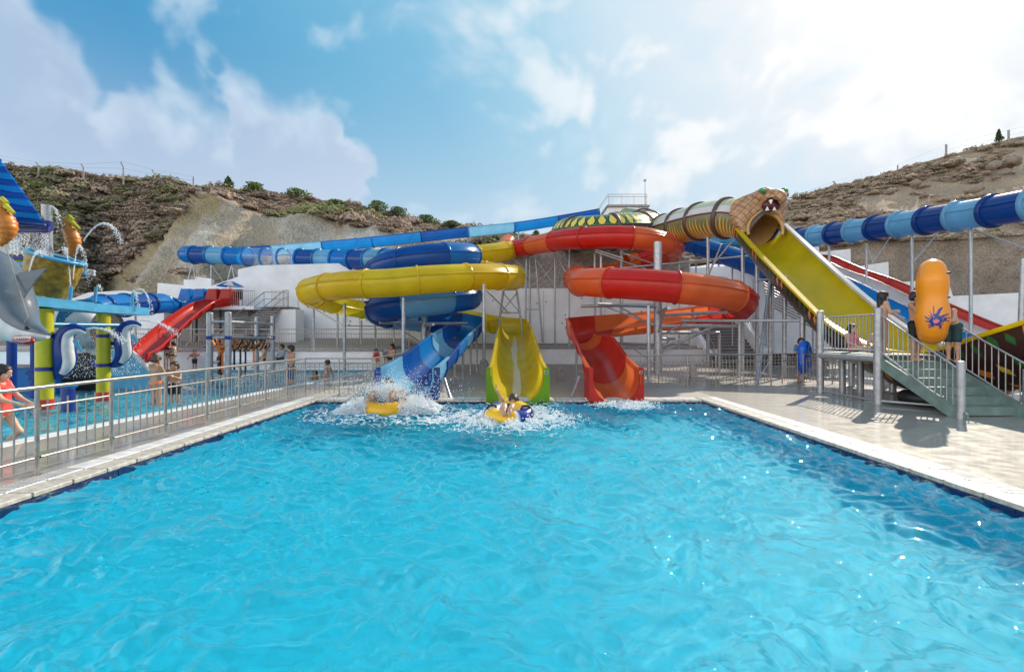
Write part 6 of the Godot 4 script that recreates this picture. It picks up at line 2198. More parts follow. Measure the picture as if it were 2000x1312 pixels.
func protos() -> void:
	var F1 := Field.new()
	F1.setup(Vector3(-0.12, -0.17, -0.14), Vector3(0.12, 0.15, 0.15), 0.007)
	F1.k = 0.03
	F1.cap(Vector3(0, 0.035, -0.025), Vector3(0, 0.03, 0.02), 0.088, 0.080)
	F1.cap(Vector3(0, -0.03, 0.035), Vector3(0, -0.075, 0.05), 0.058, 0.040)
	F1.cap(Vector3(-0.035, -0.05, 0.03), Vector3(0.035, -0.05, 0.03), 0.042, 0.042)
	F1.cap(Vector3(0, -0.10, 0.058), Vector3(0, -0.098, 0.062), 0.020, 0.020)
	F1.cap(Vector3(0, 0.012, 0.098), Vector3(0, -0.028, 0.112), 0.009, 0.014, 0.015)
	F1.cap(Vector3(-0.012, -0.032, 0.103), Vector3(0.012, -0.032, 0.103), 0.008, 0.008, 0.01)
	F1.cap(Vector3(-0.040, 0.032, 0.084), Vector3(0.040, 0.032, 0.084), 0.012, 0.012, 0.02)
	for s in [-1.0, 1.0]:
		F1.cap(Vector3(s * 0.031, 0.010, 0.101), Vector3(s * 0.031, 0.010, 0.103), 0.011, 0.011, 0.0, true)
		F1.cap(Vector3(s * 0.031, 0.010, 0.083), Vector3(s * 0.031, 0.010, 0.084), 0.0125, 0.0125, 0.004)
		F1.cap(Vector3(s * 0.082, 0.015, -0.012), Vector3(s * 0.086, -0.02, -0.006), 0.016, 0.011, 0.012)
	F1.cap(Vector3(-0.018, -0.062, 0.088), Vector3(0.018, -0.062, 0.088), 0.009, 0.009, 0.008)
	F1.cap(Vector3(0, -0.06, -0.01), Vector3(0, -0.16, -0.02), 0.050, 0.054)
	head_proto = MB.new()
	head_proto.colored = true
	F1.mesh_into(head_proto)
	for i in F1.spots.size():
		head_proto.col[i] = face_paint(F1.spots[i])
	# a relaxed hand: wrist at the origin, fingers down the -y axis, palm towards +z, thumb at +x
	var F3 := Field.new()
	F3.setup(Vector3(-0.06, -0.22, -0.05), Vector3(0.10, 0.03, 0.08), 0.006)
	F3.k = 0.012
	F3.cap(Vector3(0, 0.02, 0), Vector3(0, -0.02, 0), 0.026, 0.026)
	for k in 4:
		var x := -0.030 + 0.0205 * k
		F3.cap(Vector3(x * 0.6, -0.015, 0), Vector3(x, -0.088, 0), 0.016, 0.0125)
		var L: float = [0.055, 0.072, 0.080, 0.070][k]
		var a := Vector3(x, -0.088, 0)
		var b := a + Vector3(x * 0.12, -L * 0.5, 0.010)
		var c := b + Vector3(x * 0.05, -L * 0.5, 0.026)
		F3.cap(a, b, 0.0098, 0.009, 0.003)
		F3.cap(b, c, 0.009, 0.0078, 0.003)
	F3.cap(Vector3(0.018, -0.025, 0.004), Vector3(0.050, -0.060, 0.020), 0.015, 0.012)
	F3.cap(Vector3(0.050, -0.060, 0.020), Vector3(0.060, -0.098, 0.034), 0.011, 0.009, 0.004)
	hand_proto = MB.new()
	hand_proto.colored = true
	F3.mesh_into(hand_proto)
	for kind in ["short", "long", "bun"]:
		var H := Field.new()
		H.setup(Vector3(-0.16, -0.48, -0.20), Vector3(0.16, 0.20, 0.15), 0.011)
		H.k = 0.03
		H.cap(Vector3(0, 0.042, -0.030), Vector3(0, 0.042, 0.022), 0.098, 0.088)
		H.cap(Vector3(-0.05, -0.02, -0.05), Vector3(0.05, -0.02, -0.05), 0.062, 0.062)
		if kind == "long":
			for s in [-1.0, 1.0]:
				H.cap(Vector3(s * 0.062, 0.0, -0.02), Vector3(s * 0.085, -0.20, -0.035), 0.045, 0.045)
				H.cap(Vector3(s * 0.085, -0.20, -0.035), Vector3(s * 0.07, -0.36, -0.075), 0.048, 0.022)
			H.cap(Vector3(0, -0.02, -0.07), Vector3(0.01, -0.40, -0.10), 0.062, 0.035)
		if kind == "bun":
			H.cap(Vector3(0, 0.10, -0.085), Vector3(0, 0.12, -0.09), 0.055, 0.055, 0.02)
			H.cap(Vector3(0.03, 0.14, -0.06), Vector3(-0.02, 0.14, -0.10), 0.03, 0.03, 0.015)
		# leave the face and the inside free
		H.cap(Vector3(0, -0.01, 0.115), Vector3(0, -0.30, 0.135), 0.078, 0.09, 0.0, true)
		H.cap(Vector3(0, 0.02, 0.11), Vector3(0, 0.02, 0.14), 0.055, 0.07, 0.0, true)
		var m := MB.new()
		H.mesh_into(m)
		var nz := FastNoiseLite.new()
		nz.seed = 3; nz.frequency = 22.0
		for i in m.v.size():
			m.v[i] += m.n[i] * nz.get_noise_3d(m.v[i].x * 2.0, m.v[i].y * 0.6, m.v[i].z * 2.0) * 0.010
		hair_protos[kind] = m

func face_paint(p: Vector3) -> Color:
	for s in [-1.0, 1.0]:
		var e := p - Vector3(s * 0.031, 0.010, 0.094)
		if Vector2(e.x, e.y).length() < 0.0065 and p.z > 0.07:
			return Color(0.03, 0.03, 0.03)
		if absf(e.x) < 0.013 and absf(e.y) < 0.007 and p.z > 0.07:
			return Color(1.5, 1.6, 1.7)
		if absf(e.x) < 0.019 and absf(e.y - 0.021) < 0.006 and p.z > 0.07:
			return Color(0.12, 0.1, 0.1)
	if absf(p.y + 0.062) < 0.009 and absf(p.x) < 0.022 and p.z > 0.08:
		return Color(0.85, 0.42, 0.42)
	return Color(1, 1, 1)

func float_paint(p: Vector3, c: Color, printed_on: bool) -> Color:
	if printed_on:
		# jagged blue burst with a pink heart low on the broad side
		var q := Vector2(p.x - 0.06, p.y + 0.50) if p.z > 0 else Vector2(9, 9)
		var qs := Vector2(p.z * 0.9 - 0.02, p.y + 0.50) if p.x < 0.1 else Vector2(9, 9)
		for w in [q, qs]:
			var an: float = w.angle()
			var spike := fposmod(an * 2.6 + 0.4 * sin(an * 3.0), 1.0)
			var star: float = 0.09 + (0.09 + 0.17 * maxf(0.0, sin(an + 0.3)) + 0.05 * sin(an * 5.0)) * (1.0 - spike)
			if w.length() < 0.05:
				return Color(0.75, 0.25, 0.30)
			if w.length() < star:
				return Color(0.02, 0.05, 0.26)
	return c.srgb_to_linear()

func append(dst: MB, src: MB, tr: Transform3D, tint := Color(1, 1, 1)) -> void:
	var i0 := dst.v.size()
	var inv := tr.basis.inverse().transposed()
	for i in src.v.size():
		dst.tint = tint * src.col[i] if src.colored else tint
		dst.vert(tr * src.v[i], (inv * src.n[i]).normalized(), src.uv[i])
	for k in range(0, src.idx.size(), 3):
		dst.tri(i0 + src.idx[k], i0 + src.idx[k + 1], i0 + src.idx[k + 2])

func person(label: String, at: Vector3, yaw: float, height: float, pose: Dictionary, look: Dictionary, group := "") -> Node3D:
	var s := height / 1.70
	var J := {"pelvis": Vector3(0, 0.95, 0), "chest": Vector3(0, 1.27, 0.0), "neck": Vector3(0, 1.44, -0.01), "head": Vector3(0, 1.575, 0.02)}
	for q in [["l", 1.0], ["r", -1.0]]:
		var e: float = q[1]
		J["sh_" + q[0]] = Vector3(0.172 * e, 1.385, -0.01)
		J["el_" + q[0]] = Vector3(0.225 * e, 1.12, -0.03)
		J["wr_" + q[0]] = Vector3(0.245 * e, 0.88, 0.04)
		J["hip_" + q[0]] = Vector3(0.088 * e, 0.90, 0)
		J["kn_" + q[0]] = Vector3(0.095 * e, 0.49, 0.015)
		J["an_" + q[0]] = Vector3(0.10 * e, 0.085, -0.02)
		J["toe_" + q[0]] = Vector3(0.115 * e, 0.03, 0.14)
	for k in pose:
		if J.has(k):
			J[k] = pose[k]
	var fem: bool = look.get("fem", false)
	var lo := Vector3(9, 9, 9)
	var hi := -lo
	for k in J:
		lo = lo.min(J[k])
		hi = hi.max(J[k])
	var root := Transform3D(Basis(Vector3.UP, yaw).scaled(Vector3.ONE * s), at)
	var t := thing("person", label, "person", at, group)
	var skin: Color = look.get("skin", Color(0.50, 0.28, 0.18))
	var Fb := Field.new()
	Fb.setup(lo - Vector3.ONE * 0.2, hi + Vector3.ONE * 0.2, 0.02)
	Fb.k = 0.05
	var mid: Vector3 = J.pelvis.lerp(J.chest, 0.4)
	var sx: Vector3 = (J.sh_l - J.sh_r).normalized()
	var hx: Vector3 = (J.hip_l - J.hip_r).normalized()
	var fw: Vector3 = sx.cross((J.neck - J.pelvis).normalized()).normalized()
	var parts := [
		[J.hip_l, J.hip_r, 0.098, 0.098], [J.pelvis, mid, 0.105, 0.092 if fem else 0.10],
		[J.pelvis + hx * 0.045, J.chest + sx * 0.075, 0.090, 0.092], [J.pelvis - hx * 0.045, J.chest - sx * 0.075, 0.090, 0.092],
		[J.chest + sx * 0.075, J.sh_l - sx * 0.02, 0.090, 0.058], [J.chest - sx * 0.075, J.sh_r + sx * 0.02, 0.090, 0.058],
		[J.neck - (J.neck - J.chest) * 0.25, J.neck.lerp(J.head, 0.5), 0.062, 0.050]]
	if fem:
		parts.append([J.chest + sx * 0.06 + fw * 0.075, J.chest + sx * 0.065 + fw * 0.08, 0.055, 0.055])
		parts.append([J.chest - sx * 0.06 + fw * 0.075, J.chest - sx * 0.065 + fw * 0.08, 0.055, 0.055])
	for q in ["l", "r"]:
		parts.append([J["hip_" + q], J["kn_" + q], 0.088, 0.056])
		parts.append([J["kn_" + q], J["kn_" + q].lerp(J["an_" + q], 0.35), 0.054, 0.055])
		parts.append([J["kn_" + q].lerp(J["an_" + q], 0.3), J["an_" + q], 0.055, 0.036])
		parts.append([J["an_" + q] + Vector3(0, -0.03, 0), J["toe_" + q], 0.040, 0.028])
		parts.append([J["sh_" + q], J["el_" + q], 0.052, 0.039])
		parts.append([J["el_" + q], J["wr_" + q], 0.040, 0.026])
	for p in parts:
		Fb.cap(p[0], p[1], p[2], p[3])
	var body := MB.new()
	body.colored = true
	body.tint = skin
	Fb.mesh_into(body, root)
	# hands and head joined to the same surface
	for q in [["l", 1.0], ["r", -1.0]]:
		var w: Vector3 = J["wr_" + q[0]]
		var dn: Vector3 = (J["el_" + q[0]] - w).normalized()
		var zz: Vector3 = pose.get("palm_" + q[0], Vector3(-q[1], 0, 0.4))
		zz = (zz - dn * zz.dot(dn)).normalized()
		var xx := dn.cross(zz)
		if q[1] < 0:
			pass
		append(body, hand_proto, root * Transform3D(Basis(xx * (-q[1] if pose.has("palm_" + q[0]) else -q[1]), dn, zz), w), skin)
	var nod: float = pose.get("nod", 0.0)
	var turn: float = pose.get("turn", 0.0)
	var hb := Basis(Vector3.UP, turn) * Basis(Vector3.RIGHT, nod)
	if pose.has("head_basis"):
		hb = pose.head_basis
	var hs: float = look.get("head", 1.12)
	var ht: Transform3D = root * Transform3D(hb.scaled(Vector3.ONE * hs), J.head)
	append(body, head_proto, ht, skin)
	if not M.has("skin"):
		M.skin = mat(Color(1, 1, 1), 0.48)
		M.skin.vertex_color_use_as_albedo = true
		M.skin.subsurf_scatter_enabled = true
		M.skin.subsurf_scatter_strength = 0.15
	obj("body", body, M.skin, t)
	var hair := MB.new()
	append(hair, hair_protos[look.get("hair", "short")], ht)
	obj("hair", hair, mat(look.get("hair_color", lin(0.018, 0.012, 0.010)), 0.5), t)
	# clothing: the same capsules, a little larger
	for c in look.get("wear", []):
		var Fc := Field.new()
		var mc: Vector3 = J.pelvis if c[0] == "briefs" else J.chest
		if c[0] == "briefs" or c[0] == "top":
			Fc.setup(mc - Vector3.ONE * 0.30, mc + Vector3.ONE * 0.30, 0.02)
		else:
			Fc.setup(lo - Vector3.ONE * 0.2, hi + Vector3.ONE * 0.2, 0.02)
		Fc.k = 0.05
		var g := 0.013
		match c[0]:
			"shorts":
				for k in [0, 1]:
					Fc.cap(parts[k][0], parts[k][0].lerp(parts[k][1], 0.4 if k == 1 else 1.0), parts[k][2] + g, parts[k][3] + g)
				for q in ["l", "r"]:
					Fc.cap(J["hip_" + q], J["hip_" + q].lerp(J["kn_" + q], c[2]), 0.088 + g + 0.004, 0.076 + g + 0.01)
			"briefs":
				Fc.cap(J.hip_l, J.hip_r, 0.104 + g, 0.104 + g)
				Fc.cut(J.pelvis + Vector3(0, 0.055, 0), (J.chest - J.pelvis).normalized())
				for q in ["l", "r"]:
					Fc.cut(J["hip_" + q].lerp(J["kn_" + q], 0.06), (J["kn_" + q] - J["hip_" + q] + (J["hip_" + q] - J.pelvis) * 1.2).normalized())
			"top":
				Fc.cap(J.chest + sx * 0.07 + fw * 0.03, J.chest - sx * 0.07 + fw * 0.03, 0.098 + g, 0.098 + g)
				if fem:
					Fc.cap(parts[7][0], parts[7][1], 0.06 + g, 0.06 + g)
					Fc.cap(parts[8][0], parts[8][1], 0.06 + g, 0.06 + g)
				var up: Vector3 = (J.neck - J.pelvis).normalized()
				Fc.cut(J.chest + up * 0.05, up)
				Fc.cut(J.chest - up * 0.075, -up)
			"suit", "shirt":
				for k in range(0, 6):
					Fc.cap(parts[k][0], parts[k][1], parts[k][2] + g, parts[k][3] + g)
				if fem:
					Fc.cap(parts[7][0], parts[7][1], 0.055 + g, 0.055 + g)
					Fc.cap(parts[8][0], parts[8][1], 0.055 + g, 0.055 + g)
				if c[0] == "shirt":
					for q in ["l", "r"]:
						Fc.cap(J["sh_" + q], J["sh_" + q].lerp(J["el_" + q], 0.75), 0.054 + g, 0.05 + g)
						if c.size() > 2:
							Fc.cap(J["hip_" + q], J["hip_" + q].lerp(J["kn_" + q], c[2]), 0.088 + g + 0.004, 0.08 + g + 0.01)
		var m := MB.new()
		Fc.mesh_into(m, root)
		obj({"shorts": "shorts", "briefs": "swim_bottom", "top": "swim_top", "suit": "swimsuit", "shirt": "shirt"}[c[0]], m, mat(c[1], 0.7), t)
	return t

func build_people() -> void:
	protos()
	var black := lin(0.015, 0.015, 0.018)
	var tan1 := Color(0.46, 0.25, 0.155)
	var fair := Color(0.58, 0.36, 0.25)
	# walking woman at the end of the fence
	person("woman with long dark hair in a red swimsuit wading behind the fence end", Vector3(-8.78, -0.42, -8.35), 1.9, 1.66, {"el_l": Vector3(0.20, 1.12, 0.14), "wr_l": Vector3(0.17, 0.98, 0.36), "el_r": Vector3(-0.24, 1.13, 0.12), "wr_r": Vector3(-0.20, 1.02, 0.38), "kn_l": Vector3(0.09, 0.52, 0.20), "an_l": Vector3(0.09, 0.16, -0.08), "toe_l": Vector3(0.09, 0.08, 0.05), "kn_r": Vector3(-0.09, 0.49, -0.06), "an_r": Vector3(-0.09, 0.10, -0.24), "toe_r": Vector3(-0.1, 0.03, -0.1), "nod": 0.2}, {"fem": true, "skin": fair, "hair": "long", "wear": [["suit", lin(0.75, 0.05, 0.035)]]})
	# woman with hair up, seen from behind
	person("woman with hair in a bun and orange swim bottoms standing in the play pool", Vector3(-9.75, -0.42, -13.3), PI - 0.25, 1.64, {"el_l": Vector3(0.24, 1.16, 0.12), "wr_l": Vector3(0.12, 1.22, 0.30), "el_r": Vector3(-0.25, 1.14, 0.10), "wr_r": Vector3(-0.13, 1.14, 0.32), "nod": 0.25}, {"fem": true, "skin": tan1, "hair": "bun", "hair_color": lin(0.07, 0.035, 0.02), "wear": [["briefs", lin(0.80, 0.22, 0.10)]]})
	person("child facing the woman with the bun in the play pool", Vector3(-9.55, -0.42, -13.75), 0.2, 1.42, {"el_l": Vector3(0.22, 1.15, 0.14), "wr_l": Vector3(0.12, 1.24, 0.3)}, {"skin": tan1, "hair": "short", "head": 1.25, "wear": [["shorts", black, 0.5]]})
	# pair hugging by the dark steps
	var h0 := Vector3(P(338, 720, 25.0).x, 0.0, -24.6)
	person("dark-haired person with a navy swim top standing by the dark steps", h0 + Vector3(0, 0, 0), 1.0, 1.50, {"el_l": Vector3(0.2, 1.14, 0.15), "wr_l": Vector3(0.05, 1.16, 0.3)}, {"fem": true, "skin": fair, "wear": [["top", lin(0.02, 0.03, 0.12)], ["briefs", black]]})
	person("woman in black swim bottoms hugging the person by the dark steps", h0 + Vector3(0.32, 0, 0.12), -1.4, 1.44, {"el_l": Vector3(0.2, 1.14, 0.15), "wr_l": Vector3(0.05, 1.16, 0.3)}, {"fem": true, "skin": fair, "wear": [["top", black], ["briefs", black]]})
	# child with arm bands
	var c0 := Vector3(P(385, 722, 25.0).x, 0.0, -24.7)
	var ck := person("small child with orange arm bands at the pool's far edge", c0, 0.4, 1.02, {"el_l": Vector3(0.30, 1.36, 0.12), "wr_l": Vector3(0.42, 1.52, 0.14), "el_r": Vector3(-0.34, 1.22, 0.05), "wr_r": Vector3(-0.45, 1.06, 0.1)}, {"skin": tan1, "head": 1.4, "wear": [["shorts", black, 0.6]]})
	for e in [-1.0, 1.0]:
		var w := c0 + Basis(Vector3.UP, 0.4) * Vector3(e * 0.15, 0.80 if e > 0 else 0.77, 0.04)
		obj("arm_band", MB.new().ball(w, Vector3(0.09, 0.075, 0.085)), mat(lin(0.85, 0.16, 0.06), 0.3), ck)
	# woman in maroon
	person("woman in a dark maroon shirt and skirt standing between frame posts", Vector3(P(428, 740, 21.2).x, -0.42, -21.2), -0.9, 1.62, {"el_l": Vector3(0.26, 1.12, 0.10), "wr_l": Vector3(0.06, 1.10, 0.28), "el_r": Vector3(-0.26, 1.12, 0.10), "wr_r": Vector3(-0.04, 1.07, 0.28)}, {"fem": true, "skin": fair, "hair": "bun", "wear": [["shirt", lin(0.06, 0.012, 0.016), 0.75]]})
	# shirtless man in blue shorts
	person("shirtless man in dark blue swim shorts standing at the pool edge", Vector3(-8.55, -0.42, -18.8), -0.7, 1.80, {"el_l": Vector3(0.26, 1.12, 0.02), "wr_l": Vector3(0.22, 0.92, 0.16), "turn": -0.3}, {"skin": tan1, "wear": [["shorts", lin(0.015, 0.06, 0.16), 0.85]]})
	# pair sitting on the wall's bench
	var sit := {"pelvis": Vector3(0, 0.10, 0), "chest": Vector3(0, 0.43, -0.05), "neck": Vector3(0, 0.60, -0.05), "head": Vector3(0, 0.735, -0.02), "sh_l": Vector3(0.17, 0.55, -0.05), "sh_r": Vector3(-0.17, 0.55, -0.05), "el_l": Vector3(0.24, 0.30, 0.04), "el_r": Vector3(-0.24, 0.30, 0.04), "wr_l": Vector3(0.14, 0.18, 0.24), "wr_r": Vector3(-0.14, 0.18, 0.24), "hip_l": Vector3(0.09, 0.09, 0.02), "hip_r": Vector3(-0.09, 0.09, 0.02), "kn_l": Vector3(0.11, 0.12, 0.44), "kn_r": Vector3(-0.11, 0.12, 0.44), "an_l": Vector3(0.10, -0.28, 0.46), "an_r": Vector3(-0.10, -0.28, 0.46), "toe_l": Vector3(0.11, -0.34, 0.60), "toe_r": Vector3(-0.11, -0.34, 0.60)}
	var bench := thing("pool_bench", "white bench ledge at the foot of the low wall", "bench", Vector3(-10, 0, -24.75))
	obj("seat", MB.new().box(Vector3(-10.6, 0.42, -24.98), Vector3(9.6, 0.08, 0.5)), M.wall, bench)
	obj("base", MB.new().box(Vector3(-10.6, 0.19, -25.05), Vector3(9.6, 0.38, 0.34)), M.wall, bench)
	person("person in pale shorts sitting sideways on the bench behind a frame post", Vector3(P(512, 0, 24.9).x, 0.47, -24.95), -1.2, 1.62, sit, {"fem": true, "skin": fair, "wear": [["top", lin(0.3, 0.25, 0.25)], ["briefs", black]]})
	person("person in a grey blue shirt sitting on the bench beside the frame", Vector3(P(547, 0, 24.9).x, 0.47, -24.9), -0.5, 1.66, sit, {"skin": tan1, "wear": [["shirt", lin(0.22, 0.30, 0.33)], ["shorts", lin(0.03, 0.05, 0.08), 0.7]]})
	person("child in a red dress sitting on the bench near the blue slide", Vector3(P(737, 0, 25).x - 0.1, 0.47, -24.95), 0.5, 1.20, sit, {"fem": true, "skin": tan1, "head": 1.3, "wear": [["suit", lin(0.55, 0.02, 0.05)]]})
	person("man with dark hair sitting on the bench close to the blue slide", Vector3(P(763, 0, 25).x, 0.47, -24.95), -0.6, 1.70, sit, {"skin": tan1, "wear": [["shorts", black, 0.7]]})
	# girl on the pool's edge, child in the water
	var ls := sit.duplicate()
	for q in [["l", 1.0], ["r", -1.0]]:
		ls["kn_" + q[0]] = Vector3(0.10 * q[1], 0.10, 0.45)
		ls["an_" + q[0]] = Vector3(0.09 * q[1], -0.02, 0.84)
		ls["toe_" + q[0]] = Vector3(0.10 * q[1], 0.06, 0.95)
		ls["el_" + q[0]] = Vector3(0.23 * q[1], 0.32, -0.12)
		ls["wr_" + q[0]] = Vector3(0.24 * q[1], 0.10, -0.16)
	person("girl in a pink swimsuit bottom sitting on the play pool's edge", Vector3(-7.62, 0.02, -20.0), -1.75, 1.45, ls, {"fem": true, "skin": tan1, "wear": [["briefs", lin(0.72, 0.10, 0.22)]]})
	person("child in the water up to the neck beside the sitting girl", Vector3(-8.35, -0.95, -20.6), -0.4, 1.22, {}, {"skin": tan1, "head": 1.3})
	# on the exit platform
	person("girl with long dark hair, black top and pink bottoms on the exit platform", Vector3(9.88, 1.275, -12.95), 1.45, 1.64, {"el_l": Vector3(0.20, 1.15, 0.08), "wr_l": Vector3(0.12, 1.17, 0.32), "el_r": Vector3(-0.24, 1.13, 0.06), "wr_r": Vector3(-0.22, 0.98, 0.30), "palm_r": Vector3(0, -1, 0.2)}, {"fem": true, "skin": fair, "hair": "long", "wear": [["top", black], ["briefs", lin(0.75, 0.03, 0.22)]]})
	var sq := sit.duplicate()
	person("person in a pink top sitting behind the platform railing", Vector3(10.35, 1.275, -14.75), 0.3, 1.62, sq, {"fem": true, "skin": fair, "hair": "long", "wear": [["suit", lin(0.65, 0.16, 0.22)]]})
	var boy := person("boy in a yellow cap and teal shorts sitting behind the platform railing", Vector3(10.75, 1.275, -14.3), PI - 0.4, 1.50, sq, {"skin": fair, "head": 1.2, "wear": [["shorts", lin(0.02, 0.24, 0.30), 0.8]]})
	var bh := Vector3(10.75, 1.275, -14.3) + Basis(Vector3.UP, PI - 0.4) * Vector3(0, 0.735 + 0.06, -0.02) * (1.5 / 1.7)
	obj("cap", MB.new().ball(bh, Vector3(0.115, 0.085, 0.12)), mat(lin(0.62, 0.60, 0.02), 0.7), boy)
	person("man in red, black and white shorts carrying the orange float down the steps", Vector3(10.2, 1.10, -12.28), 0.4, 1.76, {"el_l": Vector3(0.32, 1.20, 0.22), "wr_l": Vector3(0.24, 1.28, 0.42), "el_r": Vector3(-0.30, 1.22, 0.18), "wr_r": Vector3(-0.05, 1.10, 0.36)}, {"skin": tan1, "wear": [["shorts", lin(0.42, 0.02, 0.035), 0.35], ["shorts", black, 0.6]]})
	person("person in dark green shorts stooping behind the orange float", Vector3(10.98, 1.10, -12.1), -1.2, 1.68, {"chest": Vector3(0, 1.18, 0.20), "neck": Vector3(0, 1.30, 0.32), "head": Vector3(0, 1.40, 0.42), "sh_l": Vector3(0.17, 1.27, 0.28), "sh_r": Vector3(-0.17, 1.27, 0.28), "el_l": Vector3(0.22, 1.05, 0.42), "el_r": Vector3(-0.22, 1.05, 0.42), "wr_l": Vector3(0.14, 0.98, 0.62), "wr_r": Vector3(-0.14, 0.98, 0.62)}, {"skin": fair, "wear": [["shorts", lin(0.015, 0.06, 0.075), 0.8]]})
	person("person standing behind the deck fence holding a blue float", Vector3(10.95, 0.0, -18.4), -0.3, 1.66, {"el_l": Vector3(0.24, 1.15, 0.12), "wr_l": Vector3(0.05, 1.10, 0.30), "el_r": Vector3(-0.24, 1.15, 0.12), "wr_r": Vector3(-0.1, 1.2, 0.28)}, {"skin": tan1, "wear": [["shirt", lin(0.10, 0.16, 0.30)], ["shorts", black, 0.8]]})
	# floats they carry
	double_float("orange two-person inflatable float held upright on the green steps", Vector3(10.13, 2.62, -11.72), Basis(Vector3.UP, 0.95) * Basis(Vector3.BACK, 0.05), lin(0.95, 0.33, 0.018), true)
	double_float("bright blue two-person inflatable float held upright behind the deck fence", Vector3(10.82, 0.98, -17.98), Basis(Vector3.UP, 0.7) * Basis(Vector3.BACK, -0.1), lin(0.01, 0.12, 0.60), false, 0.62)

func double_float(label: String, at: Vector3, b: Basis, c: Color, printed_on: bool, size := 1.0) -> void:
	b = b.scaled_local(Vector3.ONE * size)
	var t := thing("inflatable_float", label, "inflatable", at)
	var Fd := Field.new()
	Fd.setup(Vector3(-0.62, -1.1, -0.45), Vector3(0.62, 1.1, 0.45), 0.022)
	Fd.k = 0.16
	for q in [[-0.50, 0.30, 0.27], [0.46, 0.26, 0.25]]:
		for k in 18:
			var a := TAU * k / 18.0
			var e := TAU * (k + 1) / 18.0
			Fd.cap(Vector3(cos(a) * q[1], q[0] + sin(a) * q[1], 0), Vector3(cos(e) * q[1], q[0] + sin(e) * q[1], 0), q[2], q[2], 0.03)
	for e in [-1.0, 1.0]:
		Fd.cap(Vector3(e * 0.29, -0.40, 0), Vector3(e * 0.26, 0.40, 0), 0.275, 0.25)
	var m := MB.new()
	m.colored = true
	Fd.mesh_into(m, Transform3D(b, at))
	for i in Fd.spots.size():
		m.col[i] = float_paint(Fd.spots[i], c, printed_on)
	var fm := mat(Color(1, 1, 1), 0.28)
	fm.vertex_color_use_as_albedo = true
	fm.backlight_enabled = true
	fm.backlight = Color(0.5, 0.5, 0.5)
	obj("tube", m, fm, t)
	for q in [[-0.30, 0.62], [-0.28, 0.05], [0.30, 0.30]]:
		var hp := at + b * Vector3(q[0], q[1], 0.23)
		obj("handle", MB.new().tube([hp + b * Vector3(-0.08, -0.02, -0.02), hp + b * Vector3(-0.05, 0.0, 0.05), hp + b * Vector3(0.05, 0.0, 0.05), hp + b * Vector3(0.08, 0.02, -0.02)], 0.022, 8), M.black, t)

func swim_ring(label: String, at: Vector3, tilt: Basis, R: float, r: float, c: Color, blue: bool) -> Node3D:
	var t := thing("swim_ring", label, "swim ring", at)
	var m := MB.new()
	m.colored = true
	var rows := []
	for k in 49:
		var a := TAU * k / 48.0
		var row := PackedVector3Array()
		for j in 19:
			var e := TAU * j / 18.0
			row.append(at + tilt * Vector3(cos(a) * (R + cos(e) * r), sin(e) * r * 0.92, sin(a) * (R + cos(e) * r)))
		rows.append(row)
	m.sheet(rows, Vector3.ZERO, true)
	for i in m.v.size():
		var p := tilt.inverse() * (m.v[i] - at)
		var a := atan2(p.z, p.x)
		var col := c.srgb_to_linear()
		if blue and p.y > -0.05:
			var band := sin(a * 2.0 + 0.6) + 0.35 * sin(a * 7.0)
			if band > 0.55 and Vector2(p.x, p.z).length() > R - r * 0.3:
				col = Color(0.012, 0.035, 0.25)
			elif band > 0.40:
				col = Color(0.75, 0.75, 0.75)
		m.col[i] = col
	var fm := mat(Color(1, 1, 1), 0.22)
	fm.vertex_color_use_as_albedo = true
	obj("tube", m, fm, t)
	for a in [0.35, 2.9]:
		var hp := at + tilt * Vector3(cos(a) * (R + 0.02), r * 0.93, sin(a) * (R + 0.02))
		obj("handle", MB.new().tube([hp + tilt * Vector3(-0.10, -0.02, 0.05), hp + tilt * Vector3(-0.06, 0.05, 0.03), hp + tilt * Vector3(0.06, 0.05, -0.03), hp + tilt * Vector3(0.10, -0.02, -0.05)], 0.025, 8), M.black, t)
	return t

